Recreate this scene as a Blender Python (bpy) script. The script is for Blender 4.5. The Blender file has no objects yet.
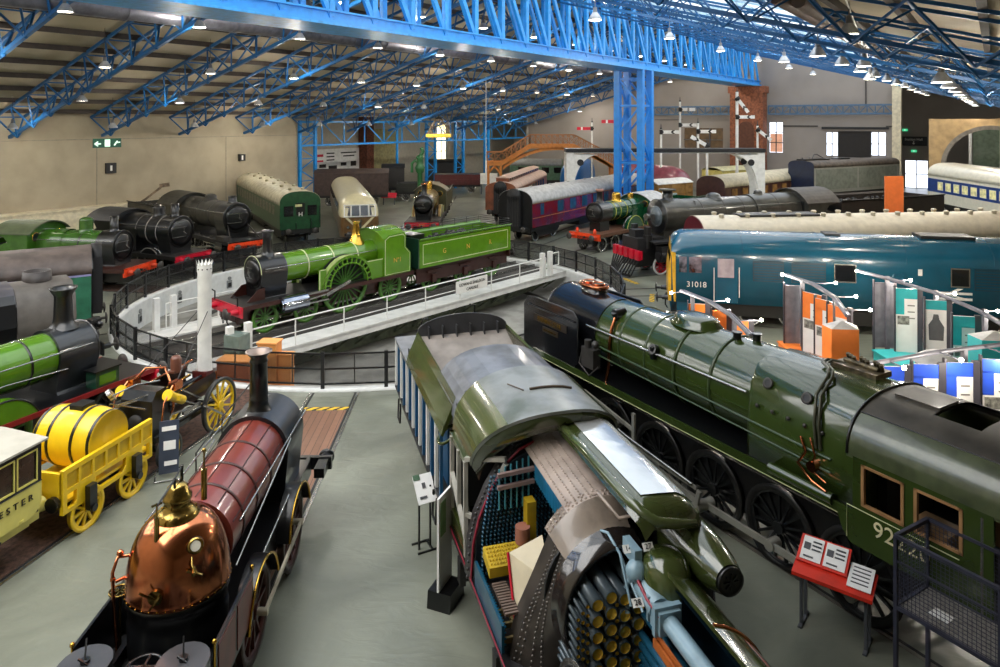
import bpy, math, random
from mathutils import Vector, Matrix
PI=math.pi
R=math.radians
rnd=random.Random(7)
S=bpy.context.scene
COL=S.collection
# ------------------------------------------------------------------ camera
F=700.0; H=8.65; HY=120.0; CX,CY=-5.65,33.8
def P(px,py,z=0.0):
    Y=F*(H-z)/(py-HY); return ((px-500)/F*Y,Y)
cd=bpy.data.cameras.new('camera'); cam=bpy.data.objects.new('camera',cd); COL.objects.link(cam)
cam.location=(0,0,H); cam.rotation_euler=(PI/2,0,0)
cd.sensor_fit='HORIZONTAL'; cd.sensor_width=36; cd.lens=F*36/1000
cd.shift_x=0; cd.shift_y=-(333.5-HY)/1000; cd.clip_end=500; cd.clip_start=.05
S.camera=cam
# ------------------------------------------------------------------ materials
MATS={}
def lin(c):
    if isinstance(c,str):
        c=c.lstrip('#'); c=[int(c[i:i+2],16)/255 for i in (0,2,4)]
    return [x/12.92 if x<=.04045 else ((x+.055)/1.055)**2.4 for x in c]
def mat(name,col,rough=.4,metal=0.0,coat=0.0,var=.12,scale=3.0,bump=0.0,emit=None,es=0.0,col2=None,alpha=None):
    if name in MATS: return MATS[name]
    m=bpy.data.materials.new(name); m.use_nodes=True; nt=m.node_tree; N=nt.nodes; L=nt.links
    b=N['Principled BSDF']; c=lin(col)
    b.inputs['Roughness'].default_value=rough; b.inputs['Metallic'].default_value=metal
    b.inputs['Coat Weight'].default_value=coat; b.inputs['Coat Roughness'].default_value=.08
    tc=N.new('ShaderNodeTexCoord'); no=N.new('ShaderNodeTexNoise'); no.inputs['Scale'].default_value=scale; no.inputs['Detail'].default_value=6
    L.new(tc.outputs['Object'],no.inputs['Vector'])
    mx=N.new('ShaderNodeMix'); mx.data_type='RGBA'
    c2=lin(col2) if col2 else [x*(1-2*var) for x in c]
    mx.inputs[6].default_value=(*c2,1); mx.inputs[7].default_value=(*[min(1,x*(1+var*.5)) if not col2 else x for x in c],1)
    mr=N.new('ShaderNodeMapRange'); mr.inputs[1].default_value=.35; mr.inputs[2].default_value=.6
    L.new(no.outputs['Fac'],mr.inputs[0]); L.new(mr.outputs[0],mx.inputs[0]); L.new(mx.outputs[2],b.inputs['Base Color'])
    if bump:
        bp=N.new('ShaderNodeBump'); bp.inputs['Strength'].default_value=bump; bp.inputs['Distance'].default_value=.02
        n2=N.new('ShaderNodeTexNoise'); n2.inputs['Scale'].default_value=scale*6; L.new(tc.outputs['Object'],n2.inputs['Vector'])
        L.new(n2.outputs['Fac'],bp.inputs['Height']); L.new(bp.outputs[0],b.inputs['Normal'])
    if emit:
        b.inputs['Emission Color'].default_value=(*lin(emit),1); b.inputs['Emission Strength'].default_value=es
    MATS[name]=m; return m
def stripes(name,cols,scale,axis='X',rough=.5,noise=.0):
    """procedural boards / bands across an axis"""
    if name in MATS: return MATS[name]
    m=bpy.data.materials.new(name); m.use_nodes=True; nt=m.node_tree; N=nt.nodes; L=nt.links
    b=N['Principled BSDF']; b.inputs['Roughness'].default_value=rough
    tc=N.new('ShaderNodeTexCoord'); sp=N.new('ShaderNodeSeparateXYZ'); L.new(tc.outputs['Object'],sp.inputs[0])
    mm=N.new('ShaderNodeMath'); mm.operation='MULTIPLY'; mm.inputs[1].default_value=scale; L.new(sp.outputs[axis],mm.inputs[0])
    fl=N.new('ShaderNodeMath'); fl.operation='FLOOR'; L.new(mm.outputs[0],fl.inputs[0])
    wn=N.new('ShaderNodeTexWhiteNoise'); wn.noise_dimensions='1D'; L.new(fl.outputs[0],wn.inputs['W'])
    fr=N.new('ShaderNodeMath'); fr.operation='FRACT'; L.new(mm.outputs[0],fr.inputs[0])
    gt=N.new('ShaderNodeMath'); gt.operation='LESS_THAN'; gt.inputs[1].default_value=.08; L.new(fr.outputs[0],gt.inputs[0])
    rp=N.new('ShaderNodeValToRGB'); rp.color_ramp.elements[0].color=(*lin(cols[0]),1); rp.color_ramp.elements[1].color=(*lin(cols[1]),1)
    no=N.new('ShaderNodeTexNoise'); no.inputs['Scale'].default_value=6; L.new(tc.outputs['Object'],no.inputs['Vector'])
    ad=N.new('ShaderNodeMix'); ad.inputs[0].default_value=.5; L.new(wn.outputs[0],ad.inputs[2]); L.new(no.outputs['Fac'],ad.inputs[3])
    L.new(ad.outputs[0],rp.inputs[0])
    mx=N.new('ShaderNodeMix'); mx.data_type='RGBA'; mx.inputs[7].default_value=(*lin(cols[2]),1)
    L.new(rp.outputs[0],mx.inputs[6]); L.new(gt.outputs[0],mx.inputs[0]); L.new(mx.outputs[2],b.inputs['Base Color'])
    MATS[name]=m; return m
# ------------------------------------------------------------------ geometry buffer
class G:
    def __init__(s): s.v=[]; s.f=[]; s.sm=[]; s.mi=[]; s.m=0
    def add(s,vs,fs,smooth=False,m=None):
        o=len(s.v); s.v+= [tuple(v) for v in vs]
        for f in fs: s.f.append([i+o for i in f]); s.sm.append(smooth); s.mi.append(s.m if m is None else m)
        return s
    def box(s,x0,x1,y0,y1,z0,z1,m=None):
        v=[(x,y,z) for z in (z0,z1) for y in (y0,y1) for x in (x0,x1)]
        return s.add(v,[(0,2,3,1),(4,5,7,6),(0,1,5,4),(2,6,7,3),(0,4,6,2),(1,3,7,5)],m=m)
    def bar(s,a,b,w,h=None,up=(0,0,1),m=None):
        a=Vector(a); b=Vector(b); h=h or w; d=(b-a)
        if d.length<1e-6: return s
        d.normalize(); u=Vector(up)
        if abs(d.dot(u))>.98: u=Vector((1,0,0))
        r=d.cross(u).normalized(); u=r.cross(d)
        v=[p+r*(sx*w/2)+u*(sy*h/2) for p in (a,b) for sx,sy in ((-1,-1),(1,-1),(1,1),(-1,1))]
        return s.add(v,[(0,1,2,3),(7,6,5,4),(0,4,5,1),(1,5,6,2),(2,6,7,3),(3,7,4,0)],m=m)
    def ring(s,c,ax,r,n,ph=0):
        ax=Vector(ax).normalized(); u=Vector((0,0,1)) if abs(ax.z)<.9 else Vector((1,0,0))
        e1=ax.cross(u).normalized(); e2=ax.cross(e1)
        return [Vector(c)+e1*(r*math.cos(2*PI*i/n+ph))+e2*(r*math.sin(2*PI*i/n+ph)) for i in range(n)]
    def cyl(s,a,b,r0,r1=None,n=14,caps=True,m=None):
        r1=r0 if r1 is None else r1; ax=Vector(b)-Vector(a)
        A=s.ring(a,ax,r0,n); B=s.ring(b,ax,r1,n)
        s.add(A+B,[(i,(i+1)%n,n+(i+1)%n,n+i) for i in range(n)],True,m)
        if caps:
            s.add(A,[tuple(range(n))[::-1]],False,m); s.add(B,[tuple(range(n))],False,m)
        return s
    def lathe(s,prof,o=(0,0,0),ax=(0,0,1),n=20,m=None,a0=0,a1=2*PI):
        """prof: list of (r,h) along ax from o"""
        ax=Vector(ax).normalized(); u=Vector((0,0,1)) if abs(ax.z)<.9 else Vector((1,0,0))
        e1=ax.cross(u).normalized(); e2=ax.cross(e1); o=Vector(o); full=abs(a1-a0-2*PI)<1e-6
        k=n if full else n+1; vs=[]
        for r,h in prof:
            for i in range(k):
                t=a0+(a1-a0)*i/n; vs.append(o+ax*h+e1*(r*math.cos(t))+e2*(r*math.sin(t)))
        fs=[]
        for j in range(len(prof)-1):
            for i in range(n):
                a=j*k+i; b=j*k+(i+1)%k; fs.append((a,b,b+k,a+k))
        return s.add(vs,fs,True,m)
    def tube(s,pts,r,n=6,m=None,closed=False):
        pts=[Vector(p) for p in pts]; N=len(pts); vs=[]; prev=None
        for i,p in enumerate(pts):
            d=(pts[min(i+1,N-1)]-pts[max(i-1,0)]) if not closed else (pts[(i+1)%N]-pts[i-1])
            d.normalize()
            if prev is None:
                u=Vector((0,0,1)) if abs(d.z)<.9 else Vector((1,0,0)); e1=d.cross(u).normalized()
            else:
                e1=prev-d*prev.dot(d); e1.normalize()
            prev=e1; e2=d.cross(e1)
            vs+=[p+e1*(r*math.cos(2*PI*k/n))+e2*(r*math.sin(2*PI*k/n)) for k in range(n)]
        fs=[]
        for i in range(N if closed else N-1):
            a=i*n; b=((i+1)%N)*n
            for k in range(n): fs.append((a+k,a+(k+1)%n,b+(k+1)%n,b+k))
        s.add(vs,fs,True,m)
        if not closed:
            s.add(vs[:n],[tuple(range(n))[::-1]],False,m); s.add(vs[-n:],[tuple(range(n))],False,m)
        return s
    def loft(s,rings,caps=True,closed=True,smooth=True,m=None):
        n=len(rings[0]); vs=[p for r in rings for p in r]; fs=[]
        for j in range(len(rings)-1):
            for i in range(n if closed else n-1):
                a=j*n+i; b=j*n+(i+1)%n; fs.append((a,b,b+n,a+n))
        s.add(vs,fs,smooth,m)
        if caps and closed:
            s.add(rings[0],[tuple(range(n))[::-1]],False,m); s.add(rings[-1],[tuple(range(n))],False,m)
        return s
    def prism(s,poly,y0,y1,plane='xz',m=None,smooth=False):
        """extrude 2-D polygon: plane xz -> along y, yz -> along x, xy -> along z"""
        def q(p,t): return {'xz':(p[0],t,p[1]),'yz':(t,p[0],p[1]),'xy':(p[0],p[1],t)}[plane]
        A=[q(p,y0) for p in poly]; B=[q(p,y1) for p in poly]; n=len(poly)
        s.add(A,[tuple(range(n))],False,m); s.add(B,[tuple(range(n))[::-1]],False,m)
        s.add(A+B,[(i,i+n,(i+1)%n+n,(i+1)%n) for i in range(n)],smooth,m)
        return s
    def sphere(s,c,r,n=14,k=8,sz=1.0,m=None):
        prof=[(r*math.sin(PI*i/k)+1e-4,-r*sz*math.cos(PI*i/k)) for i in range(k+1)]
        return s.lathe(prof,c,(0,0,1),n,m)
    def wall(s,outer,holes,t0,t1,fn,m=None):
        """rect outer (a0,a1,b0,b1) minus rect holes; fn(a,b,t)->xyz ; slab between t0 and t1"""
        As=sorted({outer[0],outer[1],*[h[0] for h in holes],*[h[1] for h in holes]})
        Bs=sorted({outer[2],outer[3],*[h[2] for h in holes],*[h[3] for h in holes]})
        def hole(a,b): return any(h[0]<a<h[1] and h[2]<b<h[3] for h in holes)
        solid=[[not hole((As[i]+As[i+1])/2,(Bs[j]+Bs[j+1])/2) for j in range(len(Bs)-1)] for i in range(len(As)-1)]
        def q(pts): s.add([fn(*p) for p in pts],[(0,1,2,3)],False,m)
        for i in range(len(As)-1):
            for j in range(len(Bs)-1):
                if not solid[i][j]: continue
                a0,a1,b0,b1=As[i],As[i+1],Bs[j],Bs[j+1]
                for t in (t0,t1): q([(a0,b0,t),(a1,b0,t),(a1,b1,t),(a0,b1,t)])
                if i==0 or not solid[i-1][j]: q([(a0,b0,t0),(a0,b1,t0),(a0,b1,t1),(a0,b0,t1)])
                if i==len(As)-2 or not solid[i+1][j]: q([(a1,b0,t0),(a1,b1,t0),(a1,b1,t1),(a1,b0,t1)])
                if j==0 or not solid[i][j-1]: q([(a0,b0,t0),(a1,b0,t0),(a1,b0,t1),(a0,b0,t1)])
                if j==len(Bs)-2 or not solid[i][j+1]: q([(a0,b1,t0),(a1,b1,t0),(a1,b1,t1),(a0,b1,t1)])
        return s
    def mesh(s,name,mats):
        me=bpy.data.meshes.new(name); me.from_pydata(s.v,[],s.f); 
        for mm in (mats if isinstance(mats,(list,tuple)) else [mats]): me.materials.append(mm)
        me.polygons.foreach_set('use_smooth',s.sm)
        nm=len(me.materials)-1
        me.polygons.foreach_set('material_index',[min(i,nm) for i in s.mi])
        me.update(); return me
    def build(s,name,mats,parent=None,loc=(0,0,0),rz=0,label=None):
        return link(name,s.mesh(name,mats),parent,loc,(0,0,rz),label)
def link(name,data,parent=None,loc=(0,0,0),rot=(0,0,0),label=None):
    o=bpy.data.objects.new(name,data); COL.objects.link(o); o.parent=parent; o.location=loc; o.rotation_euler=rot
    if label: o['label']=label
    return o
def thing(name,label,cat,loc=(0,0,0),rz=0,group=None):
    o=bpy.data.objects.new(name,None); COL.objects.link(o); o.empty_display_size=.3
    o.location=loc; o.rotation_euler=(0,0,rz); o['label']=label; o['category']=cat
    if group: o['group']=group
    return o
def tag(o,label,cat,group=None,kind=None):
    o['label']=label; o['category']=cat
    if group: o['group']=group
    if kind: o['kind']=kind
    return o
def struct(o): o['kind']='structure'; return o
def kids(o): return [c for c in COL.objects if c.parent==o]
def copy_tree(o,loc,rz,label,group=None,parent=None):
    def rec(a,par):
        c=a.copy(); COL.objects.link(c); c.parent=par
        for ch in CH.get(a.name,[]): rec(ch,c)
        return c
    CH={}
    for x in COL.objects:
        if x.parent: CH.setdefault(x.parent.name,[]).append(x)
    r=rec(o,parent); r.location=loc; r.rotation_euler=(0,0,rz); r['label']=label
    if group: r['group']=group
    return r
def text(s,size,m,parent,loc,rot,name='lettering',label=None,ext=.006,sx=1.0,align='CENTER'):
    cu=bpy.data.curves.new(name,'FONT'); cu.body=s; cu.size=size; cu.extrude=ext; cu.align_x=align; cu.align_y='CENTER'; cu.materials.append(m); cu.resolution_u=3
    k=(s,round(size,3),m.name,align,ext)
    if k not in TXT:
        q=bpy.data.objects.new('tmp',cu); COL.objects.link(q)
        dg=bpy.context.evaluated_depsgraph_get(); me=bpy.data.meshes.new_from_object(q.evaluated_get(dg)); me.name='lettering'
        bpy.data.objects.remove(q); TXT[k]=me
    o=link(name,TXT[k],parent,loc,rot,label); o.scale=(sx,1,1); return o
TXT={}
# side text helpers: local -y side reads toward +x, +y side reads toward -x
def side_text(s,size,m,parent,x,y,z,**k):
    return text(s,size,m,parent,(x,y,z),(PI/2,0,0) if y<0 else (PI/2,0,PI),**k)
def polar(th,r,z=0,lat=0):
    a=R(th); return (CX+r*math.cos(a)-lat*math.sin(a), CY+r*math.sin(a)+lat*math.cos(a), z)
# ------------------------------------------------------------------ palette
BLK=mat('black_gloss','#0d0e10',.3,0,.25)
BLKM=mat('black_matt','#1b1b1d',.6)
FRM=mat('frame_black','#191817',.5,bump=.2)
STEEL=mat('bright_steel','#a8a8a4',.25,.9)
IRON=mat('worn_iron','#4a4744',.5,.5)
BRASS=mat('brass','#d3a848',.2,1)
COPPER=mat('copper','#cf8058',.17,1,var=.2,scale=2)
RED=mat('red_paint','#c8102e',.35,coat=.3)
ORANGE=mat('orange_red','#f2481a',.4)
APPLE=mat('apple_green','#527f16',.2,coat=.6,var=.05)
WHITE=mat('white_paint','#e4e3de',.5,var=.06)
CREAM=mat('cream_paint','#d8cdb0',.5,var=.1)
GLASS=mat('dark_glass','#141618',.08,0,.5)
GREYR=mat('grey_roof','#b8b8b6',.55)
BLUE=mat('steel_blue','#1585cf',.4,coat=.15,var=.08)
LBLUE=BLUE
WOOD=stripes('plank_wood',['#6b4a38','#8d6650','#33241c'],5.5,'Y')
# ------------------------------------------------------------------ wheels
WC={}
def wheel_mesh(r,n,mats,key,w=.12,solid=False,cw=True,rim=.09):
    k=(round(r,3),n,key,w,solid)
    if k in WC: return WC[k]
    g=G(); y=w/2
    # tyre with flange: lathe about y axis
    g.lathe([(r-rim,-y),(r,-y),(r,y*.6),(r+.03,y*.7),(r+.03,y),(r-rim,y),(r-rim,-y)],(0,0,0),(0,1,0),28,0)
    if solid: g.lathe([(.001,-y*.5),(r-rim,-y*.8),(r-rim,y*.8),(.001,y*.5)],(0,0,0),(0,1,0),20,1)
    else:
        hb=max(.07,r*.16); g.cyl((0,-y*1.3,0),(0,y*1.3,0),hb,n=12,m=1)
        for i in range(n):
            a=2*PI*i/n+.1; c,s_=math.cos(a),math.sin(a)
            g.bar((c*hb*.8,0,s_*hb*.8),(c*(r-rim),0,s_*(r-rim)),w*.42,.05 if r<1 else .07,up=(0,1,0),m=1)
        g.lathe([(r-rim,-y*.7),(r-rim-.04,-y*.7),(r-rim-.04,y*.7),(r-rim,y*.7)],(0,0,0),(0,1,0),28,1)
        if cw and r>.6:
            pts=[]; 
            for i in range(9):
                a=-.6+1.2*i/8; pts.append(((r-rim)*math.cos(a),(r-rim)*math.sin(a)))
            g.prism(pts,-y*.6,y*.6,m=1)
    WC[k]=g.mesh('wheel',mats); return WC[k]
def wheels(par,xs,r,n,mats,key,gauge=.72,**k):
    me=wheel_mesh(r,n,mats,key,**k)
    for x in xs:
        for sy in (-1,1):
            link('wheel',me,par,(x,sy*gauge,r),(0,rnd.random()*.3,0 if sy>0 else PI))
    for x in xs: g=G(); g.cyl((x,-gauge,r),(x,gauge,r),.08,n=10); g.build('axle',FRM,par)
def buffers(par,x,w,z=1.05,m=None,head=None,d=1):
    """pair of sprung buffers; x = beam face; d=+1 looks to +x"""
    for sy in (-1,1):
        g=G(); y=sy*w
        g.cyl((x,y,z),(x+d*.3,y,z),.12,.09,12); g.cyl((x+d*.3,y,z),(x+d*.5,y,z),.05,n=8,m=1)
        g.lathe([(.001,0),(.21,.0),(.22,.03),(.12,.07),(.001,.08)],(x+d*.48,y,z),(d,0,0),18,1)
        g.build('buffer',[m or FRM,head or IRON],par)
def coupling(par,x,d=1,z=1.0):
    g=G(); g.cyl((x,0,z),(x+d*.12,0,z),.06,n=8); pts=[]
    for i in range(9):
        a=2*PI*i/8; pts.append((x+d*.14,.06*math.sin(a),z-.14+.13*math.cos(a)))
    g.tube(pts[:-1],.018,6,closed=True); g.tube([(x+d*.14,.06*math.sin(2*PI*i/8),z-.36+.13*math.cos(2*PI*i/8)) for i in range(8)],.018,6,closed=True)
    g.tube([(x,.3,z-.05),(x+d*.12,.3,z-.1),(x+d*.14,.3,z-.4),(x+d*.05,.28,z-.55)],.03,6)
    g.build('coupling',FRM,par)
def arc(w,z0,z1,n=12):
    """arch from (-w,z0) up to crown z1 and down: circle segment"""
    h=z1-z0; rr=(w*w+h*h)/(2*h); c=z1-rr; a=math.asin(min(1,w/rr)); 
    return [(rr*math.sin(-a+2*a*i/n),c+rr*math.cos(-a+2*a*i/n)) for i in range(n+1)]
def ell(w,z0,z1,n=14,p=2.2):
    """super-elliptic roof arch"""
    out=[]
    for i in range(n+1):
        t=PI-PI*i/n; c,s_=math.cos(t),math.sin(t)
        out.append((w*math.copysign(abs(c)**(2/p),c),z0+(z1-z0)*abs(s_)**(2/p)))
    return out
# ------------------------------------------------------------------ hall frame: l across (right +), s along the ridge (away +)
DL=(.8161,-.5779); DS=(.5779,.8161); O=(10.9,57.0)
def W(l,s,z=0.0): return (O[0]+l*DL[0]+s*DS[0], O[1]+l*DL[1]+s*DS[1], z)
HRZ=math.atan2(DL[1],DL[0])      # yaw so that local x = l, local y = s
LW,RW,SE,SN=-32.0,33.0,33.5,-64.0
RIDGE=18.1; PITCH=.28
def roofz(l): return RIDGE-PITCH*abs(l)
def FW(px,y,s=SE):
    k=(px-500)/F; o=W(0,s); l=(o[1]*k-o[0])/(DL[0]-DL[1]*k); Y=o[1]+l*DL[1]
    return l, H+(HY-y)*Y/F
def hbox(g,l0,l1,s0,s1,z0,z1,m=None): return g.box(l0,l1,s0,s1,z0,z1,m)
HO=(O[0],O[1],0)
def hbuild(g,name,mats,parent=None,label=None):
    return g.build(name,mats,parent,HO if parent is None else (0,0,0),HRZ if parent is None else 0,label)
# ---- floor with the turntable pit cut out
def floor_material():
    m=bpy.data.materials.new('painted_floor'); m.use_nodes=True; nt=m.node_tree; N=nt.nodes; L=nt.links; b=N['Principled BSDF']
    tc=N.new('ShaderNodeTexCoord'); n1=N.new('ShaderNodeTexNoise'); n1.inputs['Scale'].default_value=.35; n1.inputs['Detail'].default_value=8; n1.inputs['Distortion'].default_value=1.2
    L.new(tc.outputs['Object'],n1.inputs['Vector']); rp=N.new('ShaderNodeValToRGB')
    rp.color_ramp.elements[0].color=(*lin('#676a5f'),1); rp.color_ramp.elements[0].position=.35; rp.color_ramp.elements[1].color=(*lin('#85887a'),1); rp.color_ramp.elements[1].position=.65
    L.new(n1.outputs['Fac'],rp.inputs[0]); L.new(rp.outputs[0],b.inputs['Base Color'])
    mp=N.new('ShaderNodeMapping'); mp.inputs['Scale'].default_value=(.8,2.2,1); mp.inputs['Rotation'].default_value=(0,0,.5); L.new(tc.outputs['Object'],mp.inputs['Vector'])
    n2=N.new('ShaderNodeTexNoise'); n2.inputs['Scale'].default_value=1.6; n2.inputs['Detail'].default_value=3; n2.inputs['Distortion'].default_value=1.5; L.new(mp.outputs[0],n2.inputs['Vector'])
    bp=N.new('ShaderNodeBump'); bp.inputs['Strength'].default_value=.25; bp.inputs['Distance'].default_value=.05; L.new(n2.outputs['Fac'],bp.inputs['Height']); L.new(bp.outputs[0],b.inputs['Normal'])
    b.inputs['Roughness'].default_value=.33; b.inputs['Specular IOR Level'].default_value=.5
    return m
FLOORM=floor_material()
PR=11.3; PZ=-1.15; NSEG=96
g=G(); vs=[]; 
for i in range(NSEG):
    a=2*PI*i/NSEG; c,s_=math.cos(a),math.sin(a)
    x0,x1,y0,y1=-60,75,-22,125
    t=min([(x1-CX)/c if c>1e-9 else 1e9,(x0-CX)/c if c<-1e-9 else 1e9,(y1-CY)/s_ if s_>1e-9 else 1e9,(y0-CY)/s_ if s_<-1e-9 else 1e9])
    vs+=[(CX+PR*c,CY+PR*s_,0),(CX+t*c,CY+t*s_,0)]
fs=[]
for i in range(NSEG):
    a=2*i; b=2*((i+1)%NSEG); fs.append((a,a+1,b+1,b))
for cx_,cy_ in ((75,125),(-60,125),(-60,-22),(75,-22)):
    # corner filler
    best=min(range(NSEG),key=lambda i:(vs[2*i+1][0]-cx_)**2+(vs[2*i+1][1]-cy_)**2)
    for d in (-1,1):
        j=(best+d)%NSEG; p,q=vs[2*best+1],vs[2*j+1]
        if p[0]!=q[0] and p[1]!=q[1]:
            vs.append((cx_,cy_,0)); fs.append((2*best+1,len(vs)-1,2*j+1))
g.add(vs,fs); fl=struct(g.build('floor',FLOORM))
PITW=mat('pit_white_wall','#dedfdc',.55,var=.05); PITF=mat('pit_floor','#8f8d86',.5,var=.2,scale=1.2)
g=G(); g.lathe([(PR,0),(PR,PZ)],(CX,CY,0),(0,0,1),NSEG)
g.lathe([(PR,.0),(PR+.0,.09),(PR+.28,.09),(PR+.28,0.0)],(CX,CY,0),(0,0,1),NSEG)
struct(g.build('wall_turntable_pit',PITW))
g=G(); g.lathe([(.01,PZ),(6,PZ),(PR,PZ)],(CX,CY,0),(0,0,1),NSEG); struct(g.build('floor_turntable_pit',PITF))
g=G(); g.lathe([(9.0,PZ),(9.0,PZ+.16),(9.12,PZ+.16),(9.12,PZ)],(CX,CY,0),(0,0,1),NSEG); struct(g.build('trim_1',IRON))
for a in range(-175,180,18):
    g=G(); g.box(-.16,.16,-.05,.0,-.85,-.42); g.box(-.1,.1,-.07,-.05,-.78,-.55,1); g.cyl((0,-.0,-.3),(0,-.08,-.3),.1,n=10)
    p=polar(a,PR-.01); o=g.build('pit_wall_light',[mat('fitting_grey','#8d8f8e',.4),BLKM]); o.location=p; o.rotation_euler=(0,0,R(a)-PI/2)
    tag(o,'small grey fitting with a round boss on the white turntable pit wall','fitting','fittings round the pit wall')
    o.rotation_euler=(0,0,R(a)+PI/2+PI)
# ---- walls
WALLM=mat('painted_wall','#a0957f',.8,var=.08,scale=.5); WALLF=mat('far_wall','#958d86',.8,var=.04,scale=.4)
g=G(); g.box(LW-.3,LW,SN,-8.2,0,roofz(LW)); hb=hbuild(g,'wall_left',WALLM); struct(hb)
g=G()
for z in (7.15,): g.box(LW,LW+.04,SN,-8.2,z,z+.06)
for s_ in range(-60,-8,11): g.box(LW,LW+.03,s_,s_+.05,0,7.15)
struct(hbuild(g,'trim_2',mat('wall_joint','#8d8475',.8)))
# annex behind the eave lattice
AW=-41.0
ANN=mat('annex_wall','#b9b2a2',.8,var=.05); ANY=mat('annex_yellow','#b3a878',.8)
g=G(); g.box(AW-.3,AW,-8.5,SE+10,0,9.2); g.box(AW,LW,-8.5,-8.2,0,9.2); struct(hbuild(g,'wall_annex',ANN))
g=G(); g.box(AW,AW+.05,9.5,15.3,0,7.5); struct(hbuild(g,'wall_annex_yellow_bay',ANY))
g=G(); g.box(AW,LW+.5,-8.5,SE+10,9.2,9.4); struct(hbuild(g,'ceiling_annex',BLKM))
# far wall with real openings
op=[]  # (px0,px1,ytop,ybot)
OPEN={'window_1':(769,783,122,153),'window_2':(826,838,132,156),'window_3':(871,886,132,156),'door_1':(838,871,131,158),'door_2':(905,928,158,188),'window_4':(684,723,128,152),'window_5':(756,763,122,150)}
holes=[]; ORC={}
for k,(a,b,c,d) in OPEN.items():
    l0,z1=FW(a,c); l1,z0=FW(b,d); z0=max(z0,0.02)
    if k=='door_2': z0=0.02
    holes.append((l0,l1,z0,z1)); ORC[k]=(l0,l1,z0,z1)
RL=FW(897,100)[0]; SR=50.0
g=G(); g.wall((LW,RL,0,8.4),[h for k,h in zip(OPEN,holes) if k!='door_2'],SE,SE+.4,lambda a,b,t:(a,t,b))
g.prism([(LW,8.4),(RL,8.4),(RL,roofz(RL)+.1),(0,RIDGE+.1),(LW,roofz(LW)+.1)],SE,SE+.4,'xz'); g.prism([(RL-.4,SE+.1),(RL,SE+.1),(RL-1.8,SR),(RL-2.2,SR)],0,roofz(RL),'xy')
_l0,_z1=FW(905,160,SR); _l1,_=FW(928,160,SR); ORC['door_2']=(_l0,_l1,.02,_z1)
g.wall((RL-14,RW,0,8.4),[(_l0,_l1,.02,_z1)],SR,SR+.4,lambda a,b,t:(a,t,b)); g.prism([(RL-14,8.4),(RW,8.4),(RW,roofz(RW)),(RL-14,roofz(RL-14))],SR,SR+.4,'xz')
struct(hbuild(g,'wall_far',WALLF))
g=G(); g.box(AW,LW,SE+9.6,SE+10,0,9.2); g.box(LW-.3,LW,SE,SE+10,0,9.2); struct(hbuild(g,'wall_annex_far',mat('annex_white','#cfccc6',.8)))
DAY=mat('daylit_pane','#dfe6ee',.3,emit='#e8f0ff',es=1.6)
FRG=mat('frame_grey','#4c5157',.5)
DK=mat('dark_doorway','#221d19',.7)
for k,(l0,l1,z0,z1) in ORC.items():
    g=G()
    if k=='door_1':
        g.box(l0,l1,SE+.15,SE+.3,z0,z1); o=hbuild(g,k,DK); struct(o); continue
    if k=='window_4':
        g.box(l0,l1,SE+.25,SE+.35,z0,z1)
        o=hbuild(g,k,mat('shop_dim','#4a3a26',.6,emit='#6a5030',es=.25,col2='#2a2018',scale=2)); struct(o)
        g=G()
        for t in (.33,.66): g.box(l0+(l1-l0)*t-.05,l0+(l1-l0)*t+.05,SE,SE+.2,z0,z1)
        g.box(l0,l1,SE,SE+.2,(z0+z1)/2-.05,(z0+z1)/2+.05); g.build('window_frame',FRG,o); continue
    Q=SR if k=='door_2' else SE
    g.box(l0,l1,Q+.2,Q+.24,z0,z1)
    o=hbuild(g,k,DAY); struct(o)
    g=G(); w=.09
    for x in [l0,(l0+l1)/2,l1]: g.box(x-w/2,x+w/2,Q+.05,Q+.2,z0,z1)
    nz=3 if k=='window_1' else 2
    for i in range(nz+1):
        z=z0+(z1-z0)*i/nz; g.box(l0,l1,Q+.05,Q+.2,z-w/2,z+w/2)
    g.build('window_frame',FRG,o)
    if k=='window_1':
        g=G(); g.box(l0+.1,l1-.1,SE+.16,SE+.19,z0+.1,z0+(z1-z0)*.62); g.build('blind',mat('terracotta_blind','#e0a184',.6,emit='#d8a080',es=.35),o)
g=G(); l0,z1=FW(822,129); l1,_=FW(889,129); g.box(l0,l1,SE-.25,SE,z1-.0,z1+.25); struct(hbuild(g,'trim_3',BLKM))
g=G(); l0,zz=FW(783,126); l1,_=FW(818,126); g.box(l0,l1,SE-.12,SE,zz-.08,zz+.08); l0,_=FW(886,122); g.box(l0,FW(893,122)[0],SE-.12,SE,zz-.08,zz+.08); struct(hbuild(g,'trim_4',IRON))
g=G(); l0,_=FW(655,120); l1,z=FW(683,120); g.box(l0,l1,SE-.08,SE,z,z+.06); struct(hbuild(g,'trim_6',IRON))
# cream pillar on the far wall
l0,z1=FW(893,84); l1,_=FW(902,84); g=G(); g.box(l0,l1,SE-.9,SE,0,z1); struct(hbuild(g,'wall_pilaster',CREAM))
# side / near walls, unseen but there
g=G(); g.box(RW,RW+.3,SN,SR,0,roofz(RW)); struct(hbuild(g,'wall_right',WALLM))
g=G(); g.box(LW,RW,SN-.3,SN,0,8.2); g.prism([(LW,8.2),(RW,8.2),(RW,roofz(RW)),(0,RIDGE),(LW,roofz(LW))],SN-.3,SN,'xz'); struct(hbuild(g,'wall_near',WALLM))
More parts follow.
